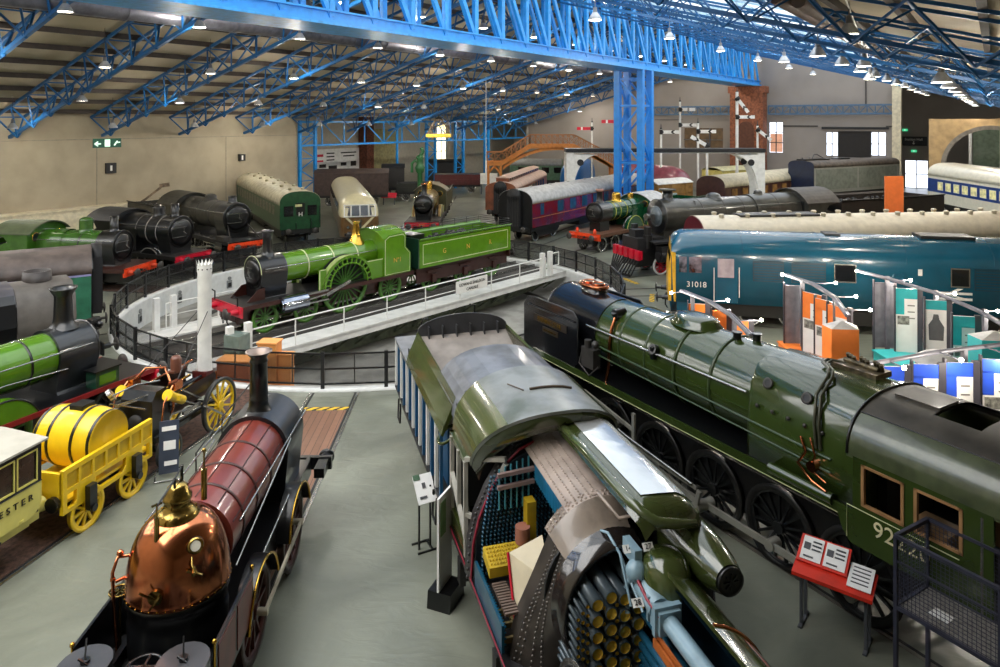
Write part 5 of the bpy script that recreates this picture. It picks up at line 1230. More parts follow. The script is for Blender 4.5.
g=G(); g.lathe([(.2,0),(.24,0),(.24,.03),(.2,.03),(.2,0)],(-6.75,-.12,1.62),(0,0,1),20); g.bar((-6.95,-.12,1.64),(-6.55,-.12,1.64),.03); g.bar((-6.75,-.32,1.64),(-6.75,.08,1.64),.03); g.cyl((-6.75,-.12,.95),(-6.75,-.12,1.64),.025,n=8); g.build('handbrake_wheel',BLK,tt)
wheels(tt,[-7.4,-9.0],.5,10,CW,'cnt')
# ================================================================== the long green engine at right
NFG=mat('deep_green_gloss','#34431c',.16,coat=.8,var=.12,scale=.8); NFB=mat('gloss_black_blue','#111215',.2,coat=.4)
loc,rz=place(-59.5,14.2); WP_=1.2; t=thing('steam_locomotive','long dark green engine numbered 92220 with black front, at right','locomotive',loc,rz)
zp=2.08
frames(t,-.1,-12.8,.55,1.5); g=G(); g.box(-10.75,-.2,-1.18,1.18,zp-.04,zp); g.build('running_plate',BLK,t)
for sy in (-1,1):
    g=G(); g.box(-10.75,-.9,sy*1.2-.02,sy*1.2+.02,zp-.15,zp+.02); g.build('valance',NFG,t)
    g=G(); g.box(-10.75,-.9,sy*1.225-.004,sy*1.225+.004,zp-.15,zp-.135); g.build('lining',LINE,t)
beam(t,0,1.25,1.1,BLK); g=G(); g.prism([(0,1.3),(-1.0,1.3),(-1.5,zp),(-1.6,zp),(-1.1,1.2),(0,1.2)],-1.2,1.2,'xz'); g.build('front_step_plate',BLK,t)
smokebox(t,-1.0,-3.3,.88,2.98,NFB,True,1.5)
boiler(t,-3.3,-6.2,.86,2.98,NFG,(-4.25,-5.2,),mat('band_green','#3a4a2a',.3,coat=.3),r1=.93)
g=G(); g.cyl((-8.3,0,2.96),(-6.2,0,2.98),.95,.93,n=32); g.build('boiler_barrel',NFG,t)
g=G()
for x in (-6.2,-7.25): g.lathe([(.945,-.03),(.965,-.03),(.965,.03),(.945,.03)],(x,0,2.97),(1,0,0),32)
g.build('boiler_band',mat('band_green','',0),t)
# Belpaire-ish firebox: flat sides going outward and down
def fbx(x,k): return [(x,y,z) for y,z in [(-1.12*k,1.95),(-1.1*k,2.7),(-.98*k,3.45),(-.75*k,3.78),(-.35*k,3.9),(0,3.92),(.35*k,3.9),(.75*k,3.78),(.98*k,3.45),(1.1*k,2.7),(1.12*k,1.95)]]
g=G(); g.loft([fbx(-8.3,.9),fbx(-8.45,1),fbx(-10.8,1)]); g.build('firebox',NFG,t)
for x,z in ((-8.75,3.55),(-9.6,3.55)):
    for sy in (-1,1): g=G(); g.lathe([(.07,0),(.11,.0),(.11,.03),(.07,.03)],(x,sy*.93,z),(0,sy,.55),14,1); g.lathe([(.001,.02),(.07,.02)],(x,sy*.93,z),(0,sy,.55),14,0); g.build('washout_plug',[BLKM,IRON],t)
for i in range(5):
    for sy in (-1,1): g=G(); g.lathe([(.035,.0),(.04,.03),(.001,.035)],(-8.6-.35*i,sy*1.06,3.1-.0*i),(0,sy,.2),8); g.build('stay_plug',IRON,t)
# chimney: double copper-bronze lip
g=G()
def oval(k,z,x=-2.15): return [(x+(.22 if math.cos(a)>0 else -.22)*(1 if abs(math.cos(a))>.01 else 0)+k*math.cos(a),k*math.sin(a)*.9,z) for a in [2*PI*i/28+.01 for i in range(28)]]
g.loft([oval(.34,3.72),oval(.24,3.86),oval(.22,3.95)]); o=g.build('chimney',NFB,t)
g=G(); g.loft([oval(.22,3.93),oval(.3,3.98),oval(.31,4.04),oval(.27,4.06)]); 
for dx in (-.2,.2): g.lathe([(.17,0),(.19,.03),(.19,.05),(.16,.05),(.15,.0)],(-2.15+dx,0,4.05),(0,0,1),20)
g.build('bronze_rim',COPPER,o)
g=G(); 
for dx in (-.2,.2): g.lathe([(.001,0),(.155,0)],(-2.15+dx,0,4.075),(0,0,1),20)
g.build('chimney_mouth',BLKM,o)
g=G(); g.loft([[(x,y,z) for x,y,z in [(-6.0+k*.62*math.cos(a),k*.42*math.sin(a),zz) for a in [2*PI*i/24 for i in range(24)]]] for k,zz in ((1.15,3.86),(1.0,3.94),(.95,4.02),(.8,4.07),(.4,4.09))]); g.build('dome_cover',NFG,t)
for x,y in ((-7.3,.12),(-7.6,-.15)):
    g=G(); g.cyl((x,y,3.85),(x,y,4.02),.09,n=14); g.cyl((x,y,4.02),(x,y,4.05),.11,n=14); g.build('safety_valve',BLK,t)
g=G(); g.cyl((-3.9,.62,3.55),(-3.9,.72,3.75),.09,n=12); g.cyl((-3.9,.4,3.72),(-3.9,.72,3.7),.12,n=12); g.build('clack_valve',BLK,t)
g=G(); g.tube([(-3.92,.7,3.65),(-3.95,.86,3.35),(-3.95,.92,3.0),(-3.95,.95,2.4),(-3.95,1.05,2.02)],.04,8); g.build('copper_feed_pipe',COPPER,t)
g=G(); g.cyl((-5.6,.9,3.3),(-5.6,1.02,3.34),.12,n=14); g.bar((-5.6,.98,3.1),(-5.6,1.0,3.4),.09); g.build('top_feed_fitting',BLK,t)
for sy in (-1,1):
    # smoke deflector with name plate
    y=sy*1.17
    pts=[(-.35,zp),(-.35,3.25),(-.55,3.5),(-.85,3.55),(-2.75,3.55),(-2.95,3.4),(-2.95,zp+.15),(-2.8,zp)]
    g=G(); g.prism(pts[::-1],y-.02,y+.02,'xz'); o=g.build('smoke_deflector',NFB,t)
    g=G(); g.tube([(-.6,y+sy*.05,3.3),(-2.85,y+sy*.05,3.3)],.02,6); g.tube([(p[0],y,p[1]) for p in pts[1:7]],.022,6); g.build('handrail',BLK,o)
    g=G(); g.box(-2.5,-.9,y+sy*.03-.012,y+sy*.03+.012,2.9,3.1); g.box(-2.1,-1.35,y+sy*.03-.012,y+sy*.03+.012,2.68,2.83); pl_=g.build('name_plate',mat('plate_black','#241a12',.4),o)
    side_text('EVENING STAR',.17,BRASS,pl_,-1.7,y+sy*.055,3.0); side_text('GREAT WESTERN 1960',.06,BRASS,pl_,-1.72,y+sy*.055,2.755)
    g=G(); g.tube([(-3.05,sy*.97,3.25),(-8.3,sy*1.02,3.25)],.028,8); g.build('long_handrail',STEEL,t)
    g=G(); g.tube([(-3.1,sy*.98,2.85),(-10.2,sy*1.12,2.72)],.022,8); g.tube([(-3.1,sy*.97,2.62),(-10.2,sy*1.14,2.5)],.02,8); g.build('pipe_runs',mat('pipe_green','#31482a',.3,coat=.3),t)
    g=G(); g.box(-3.6,-3.1,sy*1.05-.12,sy*1.05+.12,2.25,2.75); g.cyl((-3.3,sy*1.1,2.75),(-3.3,sy*1.1,2.95),.09,n=12); g.sphere((-3.6,sy*1.1,2.9),.1,10,6); g.tube([(-3.05,sy*1.1,2.6),(-3.05,sy*1.2,2.3),(-3.5,sy*1.22,2.1),(-3.8,sy*1.15,2.4)],.022,6); g.build('lubricator',IRON,t)
    g=G(); g.tube([(-9.6,sy*1.12,2.9),(-9.75,sy*1.18,2.7),(-9.6,sy*1.2,2.45),(-9.9,sy*1.22,2.25),(-10.2,sy*1.25,2.2)],.028,8); g.tube([(-9.8,sy*1.12,2.95),(-9.95,sy*1.2,2.7),(-9.85,sy*1.22,2.45),(-10.2,sy*1.25,2.35)],.022,8); g.cyl((-9.9,sy*1.1,2.5),(-9.9,sy*1.25,2.5),.1,n=12); g.build('injector_pipes',COPPER,t)
    g=G(); g.cyl((-10.3,sy*1.2,2.1),(-9.0,sy*1.2,2.1),.1,n=14); g.build('ejector_tube',NFG,t)
# pipes crossing the firebox top
g=G()
for k in (0,.09): g.tube([(-9.5-k,-.25,3.98),(-9.3-k,-.1,4.0),(-9.35-k,.12,4.0),(-9.6-k,.3,3.98),(-9.75-k,.55,3.93),(-9.8-k,.95,3.7),(-9.85-k,1.08,3.2),(-9.9-k,1.1,2.8)],.03,8)
g.build('bent_steam_pipes',mat('pipe_olive','#4a4a3a',.35,.3),t)
g=G(); g.box(-10.3,-9.4,-.55,-.05,3.9,4.0)
for i in range(9): g.cyl((-9.5-.09*i,-.5+.05*(i%3),3.95),(-9.5-.09*i,-.45+.05*(i%3),4.12),.04,n=8)
g.cyl((-10.2,-.3,4.02),(-9.5,-.35,4.02),.05,n=8); g.build('steam_manifold',mat('manifold_bronze','#6c6048',.4,.6,var=.3,scale=8),t)
# cab
x0,x1,w=-10.75,-12.85,1.32
for sy in (-1,1):
    def hp(g,*a): g.wall((x1,x0,1.62,3.12),[(-11.6,-10.9,2.32,3.0),(-12.45,-11.75,2.32,3.0)],sy*w-.025,sy*w+.025,lambda a,b,t:(a,t,b))
    ck=G(); hp(ck); ck.build('cab_side',NFG,t)
ck=G(); ck.prism([(x0,1.62),(x0,2.08),(x0+.3,2.08),(x0+.2,1.8),(x0+.05,1.62)][::-1],w-.02,w+.02,'xz'); ck.build('cab_side_skirt',NFG,t)
for sy in (-1,1):
    for a,b in ((-11.6,-10.9),(-12.45,-11.75)):
        g=G(); y=sy*(w+.01)
        for q in ((a,a+.05,2.32,3.0),(b-.05,b,2.32,3.0),(a,b,2.32,2.36),(a,b,2.96,3.0)): g.box(q[0],q[1],y-.03,y+.03,q[2],q[3],1)
        if a<-11.5: pass
        else: g.box(a,b,y-.01,y+.01,2.32,3.0,0)
        g.build('side_window',[GLASS,mat('window_wood','#a07850',.4)],t)
    side_text('92220',.36,mat('number_cream','#ded3a8',.45),t,-11.55,sy*(w+.03),2.04)
    edge_lin(t,[(-10.65,sy*(w+.03),1.7),(-10.65,sy*(w+.03),2.24),(-12.4,sy*(w+.03),2.24)],LINE,.016)
g=G(); g.box(x0-.04,x0,-w,w,1.6,3.1); g.build('cab_front',NFG,t)
A1=ell(w+.03,3.08,3.92,20,2.35)
g=G(); h0,h1=-12.3,-11.6
def roofseg(g,xa,xb,i0,i1):
    pts=A1[i0:i1+1]; g.loft([[(x,y,z) for y,z in pts] for x in (xa,xb)],closed=False,caps=False); g.loft([[(x,y*.99,z-.05) for y,z in pts] for x in (xa,xb)],closed=False,caps=False)
ROOFW=mat('weathered_roof','#46413a',.5,coat=.1,var=.3,scale=1.6)
n=len(A1)-1; lo,hi=int(n*.27),int(n*.73)
roofseg(g,x0+.12,h1,lo-1,hi+1); roofseg(g,h0,-13.6,lo-1,hi+1); roofseg(g,h1,h0,lo-1,lo+2); roofseg(g,h1,h0,hi-2,hi+1)
g.build('roof_centre',ROOFW,t)
g=G(); roofseg(g,x0+.12,-13.6,0,lo-1); roofseg(g,x0+.12,-13.6,hi+1,n); g.build('roof_shoulders',mat('roof_green_sheen','#4a5238',.3,coat=.5,var=.2),t)
g=G(); g.tube([(x0+.1,y,z+.01) for y,z in A1],.025,6); 
for sy in (-1,1): g.tube([(x0+.1,sy*A1[hi+1][0],A1[hi+1][1]+.01),(-13.3,sy*A1[hi+1][0],A1[hi+1][1]+.01)],.014,5)
g.build('roof_beading',BLK,t)
g=G(); g.box(h1+.02,h1+.75,-.3,.3,3.9,3.94); g.build('sliding_hatch',ROOFW,t)
g=G(); g.box(-12.6,-10.6,-1.25,1.25,1.6,1.66); g.box(-10.95,-10.6,-.7,.7,1.66,3.2); g.build('footplate',BLKM,t)
for sy in (-1,1): g=G(); g.box(-12.1,-11.5,sy*.8-.25,sy*.8+.25,1.66,2.3); g.build('seat',mat('seat_wood','#8a6a48',.6),t)
g=G(); g.tube([(-12.7,1.33,1.5),(-12.7,1.33,3.0)],.025,8); g.tube([(-12.7,-1.33,1.5),(-12.7,-1.33,3.0)],.025,8); g.build('grab_rails',STEEL,t)
# motion
outside_cylinder(t,-1.5,-2.7,1.15,1.05,.36,NFB)
for sy in (-1,1): g=G(); g.cyl((-2.8,sy*1.1,1.55),(-1.4,sy*1.1,1.55),.22,n=16); g.build('piston_valve',BLK,t)
wheels(t,[-1.6],.46,10,[STEEL,BLK],'nfl'); wheels(t,[-3.9,-5.55,-7.2,-8.85,-10.5],.76,15,[mat('tyre_blackish','#2b2a29',.4,.4),BLK],'nf')
MOT=mat('motion_steel','#a8a59a',.35,.35)
rods(t,(-3.9,-5.55,-7.2,-8.85,-10.5),.76,1.0,MOT,-.26,cyl=(-2.7,1.02,-7.2))
for sy in (-1,1):
    g=G(); g.bar((-3.3,sy*1.22,1.65),(-5.2,sy*1.22,1.35),.05,.08); g.bar((-5.2,sy*1.22,1.75),(-5.2,sy*1.22,1.0),.06,.09); g.bar((-5.2,sy*1.25,1.02),(-7.2,sy*1.25,.9),.04,.08); g.cyl((-7.2,sy*1.0,.5),(-7.2,sy*1.3,.5),.12,n=14); g.bar((-7.2,sy*1.28,.5),(-7.3,sy*1.28,.9),.05,.1); g.box(-4.6,-3.1,sy*1.15-.05,sy*1.15+.05,1.22,1.28); g.build('valve_gear',MOT,t)
    g=G(); g.tube([(-2.9,sy*1.25,1.5),(-5.0,sy*1.28,1.15),(-7.1,sy*1.28,.95)],.035,8); g.build('radius_rod',STEEL,t)
tender(t,-13.6,7.0,1.3,1.3,3.0,NFG,None,3,.62,rails=False,wkey='nft')
# ================================================================== the cut-open engine in the centre foreground
MG=mat('malachite_olive','#434e20',.25,coat=.6,var=.2,scale=1.3); MGD=mat('cut_casing_green','#363f1e',.15,coat=.9,var=.1); MGR=mat('roof_weathered_pale','#8b8e8c',.35,coat=.3,var=.3,scale=1.4,col2='#5b6258')
x_,y_,_=polar(-73.5,21.3); t=thing('sectioned_locomotive','large green engine cut open to show yellow-ended boiler tubes, centre foreground','locomotive',(x_,y_,0),R(-73.5))
w=1.33
# --- cab roof: short at the sides, longer in the middle
A2=ell(w,2.88,3.95,24,2.25); n=len(A2)
def xf(y): return 1.3+.85*(1-(abs(y)/w)**2)**.5
g=G(); nx=6
for k in range(nx): pass
g.loft([[( xf(y)*k/nx,y,z) for y,z in A2] for k in range(nx+1)],closed=False,caps=False); g.loft([[( xf(y)*k/nx,y*.985,z-.05) for y,z in A2] for k in range(nx+1)],closed=False,caps=False); g.loft([[(xf(y),y,z) for y,z in A2],[(xf(y),y*.985,z-.05) for y,z in A2]],closed=False,caps=False); g.loft([[(0,y,z) for y,z in A2],[(0,y*.985,z-.05) for y,z in A2]],closed=False,caps=False)
rf_=g.build('cab_roof',[MGR],t)
g=G(); g.loft([[(xf(y)-.02,y*.99,z-.02) for y,z in A2],[(xf(y)+.03,y*.93,z-.16) for y,z in A2],[(xf(y)-.1,y*.86,z-.36) for y,z in A2]],closed=False,caps=False); g.build('cab_front_band',MGD,t)
# green flanks of the same roof
g=G(); fl=[p for p in A2 if p[0]<-.78]; g.loft([[(xf(y)*k/4,y*1.004,z+.006) for y,z in fl] for k in range(5)],closed=False,caps=False); g.build('green_flank',MG,rf_)
g=G(); fl=[p for p in A2 if p[0]>.85]; g.loft([[(xf(y)*k/4,y*1.004,z+.006) for y,z in fl] for k in range(5)],closed=False,caps=False); g.build('green_flank',MG,rf_)
g=G(); g.tube([(1.15,y,z+.02) for y,z in A2 if -.35<y<.62],.022,6); g.tube([(1.15,-.33,3.95),(.75,-.5,3.93)],.012,5); g.build('hatch_edge',mat('hatch_brown','#57483a',.5),rf_)
# --- cab sides
for sy in (-1,1):
    g=G(); g.box(0,.1,sy*1.36-.03,sy*1.36+.03,1.2,2.9); g.box(.0,1.2,sy*1.36-.03,sy*1.36+.03,1.2,1.55 if sy<0 else 2.1); g.box(0,1.2,sy*1.36-.03,sy*1.36+.03,2.8,2.9); g.build('cab_side_post',MG,t)
FRP=mat('pale_window_frame','#b0ada3',.4)
g=G()
for a,b in (((1.2,-1.38,2.88),(1.2,-1.38,2.0)),((1.2,-1.38,2.0),(1.35,-1.2,1.95)),((1.35,-1.2,1.95),(1.8,-.85,3.05)),((1.8,-.85,3.12),(1.2,-1.38,2.92)),((.15,-1.38,2.85),(.15,-1.38,1.5)),((.15,-1.38,2.2),(1.2,-1.38,1.6)),((1.2,-1.38,2.0),(1.25,-1.38,1.3)),((.7,-1.38,2.85),(.7,-1.38,1.9))): g.bar(a,b,.07,.07)
g.build('cab_window_frames',FRP,t)
g=G(); g.box(.05,1.15,-1.3,1.3,1.2,1.3); g.box(.9,1.3,-.7,.8,1.3,2.6); g.box(1.2,1.6,-1.1,-.7,1.5,1.9); g.build('cab_interior',mat('cab_brown_black','#2e261e',.6,var=.4,scale=3),t)
g=G(); g.box(1.05,1.3,-1.05,-.8,1.9,2.05); g.cyl((1.4,-.9,1.6),(1.7,-.9,1.6),.12,n=12); g.build('seat_box',mat('seat_pinkish','#8a5a4c',.5),t)
# --- right-hand air-smoothed casing (left uncut)
prof=[(.02,3.6),(.1,3.68),(.22,3.72),(.72,3.68),(.9,3.58),(1.05,3.36),(1.15,3.0),(1.22,2.6),(1.3,1.5)]
def cas(x,ins=0,dz=0): return [(x,y-(ins if y>.9 else 0)+(ins if y<.15 else 0),z+(dz if z>2.7 else 0)) for i,(y,z) in enumerate(prof)]
CS=(cas(1.1),cas(4.35),cas(4.55,.02,-.03),cas(4.68,.07,-.1),cas(4.74,.12,-.24))
g=G(); g.loft(CS,closed=False,caps=False); g.loft([[(x-.01,y-.03,z-.05) for x,y,z in r_] for r_ in CS],closed=False,caps=False); g.build('casing_top',MGD,t)
g=G(); g.tube([(1.2,.04,3.62),(3.0,.05,3.66),(4.35,.07,3.64),(4.58,.13,3.6),(4.72,.28,3.52),(4.76,.52,3.48),(4.7,.8,3.4),(4.5,.95,3.42)],.07,12); g.build('casing_bead',mat('bead_green','#47522f',.2,coat=.7),t)
g=G(); g.loft([[(x,y,z+.008) for y,z in ((.2,3.72),(.45,3.703),(.72,3.68),(.88,3.6))] for x in (1.95,2.6,3.2,3.8,4.42)],closed=False,caps=False); g.build('casing_reflection',mat('reflection_pale','#e2e5e6',.16,.65,var=.08,bump=.35,scale=.7),t)  # pale metal patch stands in for the skylight's reflection on the green casing
g=G(); g.loft([[(x,.9+rr*math.cos(a),zc+rr*math.sin(a)) for a in [2*PI*i/20 for i in range(20)]] for x,rr,zc in ((4.2,.34,3.02),(4.8,.31,3.04),(5.15,.25,3.05),(5.35,.19,3.06))]); sh=g.build('shoulder_casing',MGD,t)
g=G(); g.cyl((5.35,.9,3.06),(5.39,.9,3.06),.15,n=20); g.lathe([(.14,0),(.175,.0),(.175,.05),(.14,.05)],(5.35,.9,3.06),(1,0,0),20)
for k in range(4): a=PI*k/4; g.bar((5.4,.9-.1*math.cos(a),3.06-.1*math.sin(a)),(5.4,.9+.1*math.cos(a),3.06+.1*math.sin(a)),.018)
g.build('round_end_cap',BLK,sh)
BZ=2.15
def arcr(x,r_,a0,a1,n=18,zc=BZ,yc=0): return [(x,yc+r_*math.sin(R(a0+(a1-a0)*i/n)),zc+r_*math.cos(R(a0+(a1-a0)*i/n))) for i in range(n+1)]
g=G(); g.loft([arcr(x,.98,14,150) for x in (4.5,6,7.5,9.2)],closed=False,caps=False); g.loft([arcr(x,.93,14,150) for x in (4.5,6,7.5,9.2)],closed=False,caps=False); g.loft([arcr(4.5,.98,14,150),arcr(4.5,.93,14,150)],closed=False,caps=False); g.loft([[p for p in (arcr(x,.98,14,150)[0],arcr(x,.93,14,150)[0])] for x in (4.5,9.2)],closed=False,caps=False)
bl=g.build('boiler_lagging',MGD,t)
for x in (6.0,7.6): g=G(); g.tube(arcr(x,.985,15,150),.02,6); g.build('copper_band',COPPER,bl)
g=G(); g.loft([[(4.8+k*.36*math.cos(a),.36+k*.3*math.sin(a),zz) for a in [2*PI*i/24 for i in range(24)]] for k,zz in ((1.05,2.8),(1.0,2.95),(.88,3.07),(.62,3.15),(.25,3.18))]); dmm=g.build('dome_casing',mat('dome_green','#3f4a24',.15,coat=.8),t)
g=G(); g.tube([(4.45,.12,3.1),(4.5,.03,3.0),(4.7,-.02,2.88),(5.0,-.02,2.78),(5.3,.0,2.74)],.022,6); g.build('cut_edge',REDL,dmm)
for (x,y,z,s_) in ((4.62,.2,3.16,'27'),(4.5,-.02,3.1,'14'),(4.95,-.12,2.72,'28')):
    q=link('number_tag',None,t,(x,y,z),(R(38),0,R(90-5))); g=G(); g.box(-.07,.07,-.05,.05,0,.008); g.build('card',WHITE,q); text(s_,.09,BLK,q,(0,0,.01),(0,0,0))
# --- crown plate and throat, tan riveted steel
def cr(x,a0,a1,ry,rz_,n=16,zc=2.1): return [(x,ry*math.sin(R(a0+(a1-a0)*i/n)),zc+rz_*math.cos(R(a0+(a1-a0)*i/n))) for i in range(n+1)]
g=G(); g.loft([cr(x,-30,20,1.0,k) for x,k in ((1.4,1.3),(2.5,1.27),(3.2,1.24),(3.6,1.22))],closed=False,caps=False); g.loft([cr(x,-30,20,.97,k-.04) for x,k in ((1.4,1.3),(2.5,1.27),(3.2,1.24),(3.6,1.22))],closed=False,caps=False); cp=g.build('crown_plate',TAN,t)
g=G()
for i in range(26):
    for a in (-26,-20,-14,-8,-2):
        x=1.75+.07*i; p=cr(x,a,a+1,1.0,1.22+.085*(3.6-x)/2.2,1)[0]; g.lathe([(.02,0),(.014,.016),(.001,.02)],p,(0,math.sin(R(a)),math.cos(R(a))),6)
o=g.build('rivets',TAN,cp); o['kind']='stuff'
g=G(); g.loft([cr(3.6,-50,20,1.0,1.22,20),cr(3.74,-50,20,.96,1.14,20),cr(3.84,-50,20,.9,1.03,20),cr(3.95,-50,20,.86,.94,20,2.12)],closed=False,caps=False); g.loft([cr(3.4,-50,20,1.0,1.22,20),cr(3.6,-50,20,1.0,1.22,20)],closed=False,caps=False); tp=g.build('throat_plate',mat('throat_tan','#877a6e',.35,coat=.4,var=.2),t)
g=G()
for x in (3.47,3.56):
    for a in range(-48,20,4): p=cr(x,a,a+1,1.0,1.22,1)[0]; g.lathe([(.022,0),(.015,.02),(.001,.024)],p,(0,math.sin(R(a)),math.cos(R(a))),6)
o=g.build('rivets',TAN,tp); o['kind']='stuff'
# flared front plate of the wide firebox, left of the barrel
SKM=mat('skirt_dark','#39342f',.35,coat=.4,var=.25)
Acur=[(3.45,-.5,2.99),(3.45,-.64,2.62),(3.45,-.87,2.15),(3.45,-1.1,1.7),(3.45,-1.33,1.0)]
Bcur=[(3.95,.86*math.sin(R(a)),2.12+.94*math.cos(R(a))) for a in (-48,-72,-96,-120,-145)]
def mixc(k,bulge=.0): return [tuple(A_[c]*(1-k)+B_[c]*k+(bulge*math.sin(PI*k) if c==0 else 0) for c in range(3)) for A_,B_ in zip(Acur,Bcur)]
def fine(cv,n=16):
    out=[]
    for i in range(n+1):
        f=i/n*(len(cv)-1); j=min(int(f),len(cv)-2); q=f-j; out.append(tuple(cv[j][c]*(1-q)+cv[j+1][c]*q for c in range(3)))
    return out
g=G(); g.loft([fine(mixc(k/6,.1)) for k in range(7)],closed=False,caps=False); g.loft([[(x-.3,y+.02,z) for x,y,z in fine(Acur)],fine(Acur)],closed=False,caps=False); fs_=g.build('riveted_skirt',SKM,t)
g=G()
for k in (.04,.12,.3,.45):
    for p in fine(mixc(k,.1),30): g.sphere(p,.02,6,4)
o=g.build('rivets',mat('rivet_grey','#5f5a54',.35,.3,coat=.3),fs_); o['kind']='stuff'
g=G(); g.loft([cr(3.93,-175,24,.87,.95,36,2.12),cr(4.05,-175,24,.84,.9,36,2.13),cr(4.28,-175,24,.84,.88,36,2.14),cr(4.3,-175,24,.79,.83,36,2.14),cr(3.9,-175,24,.79,.83,36,2.14)],closed=False,caps=False); g.build('barrel_rim',mat('rim_gloss_dark','#241f1d',.2,coat=.8),t)
g=G(); g.loft([cr(3.9,20,190,.8,.84,24,2.14),cr(8.5,20,190,.8,.84,24,2.14)],closed=False,caps=False); g.build('barrel_shell',mat('shell_blue_black','#122a38',.4),t)
g=G(); g.cyl((3.66,0,2.12),(3.7,0,2.12),.88,n=32); g.build('tube_plate',mat('tubeplate_dark','#191c1e',.5),t)
# --- tubes
TBE=mat('flue_steel','#46525a',.35,.2,coat=.3); yi=YEL
def tube_obj(name,x0,x1,y,z,r_):
    g=G(); g.lathe([(r_,x0),(r_,x1),(r_*.84,x1)],(0,y,z),(1,0,0),14,0); g.lathe([(r_*.84,x1),(r_*.84,x1-.03),(.001,x1-.032)],(0,y,z),(1,0,0),12,1); return g.build(name,[TBE,yi],t)
for c in range(4):
    for r_ in range(6):
        y=-.5+.19*c; z=2.6-.205*r_-(.0 if c%2 else .06)
        tube_obj('large_flue_tube',3.7,4.62,y,z,.086)
for c in range(3):
    for r_ in range(6): tube_obj('small_fire_tube',3.7,4.6,-.41+.185*c,2.48-.205*r_,.03)
for c in range(3):
    for r_ in range(9): tube_obj('small_fire_tube',3.7,4.55,-.61-.065*c,2.5-.07*c-.115*r_,.028)
g=G()
for k in range(6): g.cyl((4.4,.16+.09*k,2.3-.09*k),(8.5,.16+.09*k,2.3-.09*k),.055,n=10)
for k in range(5): g.cyl((4.6,.12,2.05-.14*k),(8.5,.12,2.05-.14*k),.05,n=10)
g.build('teal_superheater_tubes',mat('teal_tube','#1c5570',.3,coat=.5),t)
PB=mat('pale_blue_paint','#86a2b0',.35,coat=.3,var=.12)
g=G(); g.cyl((5.3,.12,2.66),(8.5,.12,2.66),.105,n=20); g.build('main_steam_pipe',PB,t)
g=G(); g.box(5.08,5.32,-.02,.26,2.53,2.8); g.box(5.2,5.27,-.06,.3,2.5,2.84); g.box(4.98,5.03,-.02,.26,2.52,2.82); g.cyl((4.7,.1,2.75),(5.1,.1,2.7),.14,n=16); g.sphere((4.65,.02,2.9),.14,12,8); g.tube([(4.6,.0,2.85),(4.5,-.05,2.6),(4.6,-.08,2.35)],.035,8); g.box(4.3,4.65,.0,.1,2.95,3.15); g.build('regulator_valve',PB,t)
g=G(); g.tube([(3.95,-.15,3.05),(4.1,-.12,3.1),(4.35,-.06,2.95),(4.7,-.08,2.5)],.02,6); g.tube([(4.0,.0,3.0),(4.9,-.02,2.55)],.02,6); g.build('brace_rods',PB,t)
g=G(); g.tube([(3.6,-.12,3.36),(3.75,-.1,3.45),(4.15,.02,3.3),(4.2,.6,3.35)],.025,8); g.build('tan_pipe',TAN,t)
g=G(); g.box(5.2,8.5,-.05,-.02,2.35,2.45); g.box(5.2,8.5,.0,.02,2.4,2.5); g.build('cut_barrel_edge',mat('edge_orange','#b0602c',.4),t)
# --- firebox interior
def studs(g,f,nu,nv,r_=.02,h=.05):
    for i in range(nu):
        for j in range(nv):
            p,nn=f((i+.5)/nu,(j+.5)/nv); g.lathe([(r_,0),(r_,h),(.001,h+.005)],p,nn,6)
DKB=mat('firebox_dark','#182026',.5)
g=G(); g.prism([(-1.36,1.2),(-1.34,1.9),(-1.1,2.55),(-.75,3.05),(-.4,3.2),(.4,3.1),(.4,1.2)],1.72,1.78,'yz'); bp_=g.build('back_plate',DKB,t)
g=G(); studs(g,lambda u,v:((1.78,(-1.28+.25*max(0,v-.4))+(1.6-.25*max(0,v-.4))*u,1.3+1.6*v),(1,0,0)),24,24,.02,.06); o=g.build('blue_stays',TEALD,bp_); o['kind']='stuff'
g=G(); g.box(1.8,3.6,.0,.04,1.3,3.0); sw=g.build('inner_side_wall',DKB,t)
g=G(); studs(g,lambda u,v:((1.85+1.6*u,.0,1.5+1.3*v),(0,-1,0)),24,18,.018,.06); o=g.build('grey_blue_stays',mat('stay_greyblue','#6d8f96',.4),sw); o['kind']='stuff'
g=G(); g.prism([(1.8,2.85),(3.4,2.7),(3.4,2.66),(1.8,2.81)],-.3,.0,'xz'); ic=g.build('inner_crown',mat('inner_crown_tan','#8d8578',.5),t)
g=G(); studs(g,lambda u,v:((1.9+1.5*u,-.34-.1*v+.03,2.78-.1*u),(0,0,1)),22,2,.016,.42); o=g.build('crown_stays',mat('stay_bright_blue','#16749c',.35,coat=.3),ic); o['kind']='stuff'
for i in range(6): g=G(); g.cyl((1.86,-.98+.1*i,2.35),(1.86,-.98+.1*i,3.0+.03*i),.016,n=6); g.build('vertical_stay',mat('stay_cyan','#4a97a8',.35),t)
for z_ in (2.72,2.92): g=G(); g.bar((1.9,-1.02,z_),(1.9,-.4,z_+.04),.06); g.build('cross_stay',mat('stay_pink','#9c8480',.45),t)
YLM=mat('ledge_yellow','#b89a1c',.5)
g=G(); g.prism([(2.1,1.95),(2.5,1.85),(2.5,1.7),(2.1,1.8)],-1.32,-.5,'xz'); yk=g.build('yellow_ledge',YLM,t)
g=G(); studs(g,lambda u,v:((2.12+.36*u,-1.3+.78*v,1.94-.09*u),(0,0,1)),5,16,.014,.03); o=g.build('yellow_studs',YLM,yk); o['kind']='stuff'
g=G(); g.box(1.95,2.15,-.6,-.45,1.75,2.55); g.build('yellow_upright',YLM,t)
g=G(); g.cyl((2.15,-.68,1.95),(2.15,-.68,2.2),.12,n=14); g.build('siphon_neck',mat('siphon_pink','#9a6656',.5),t)
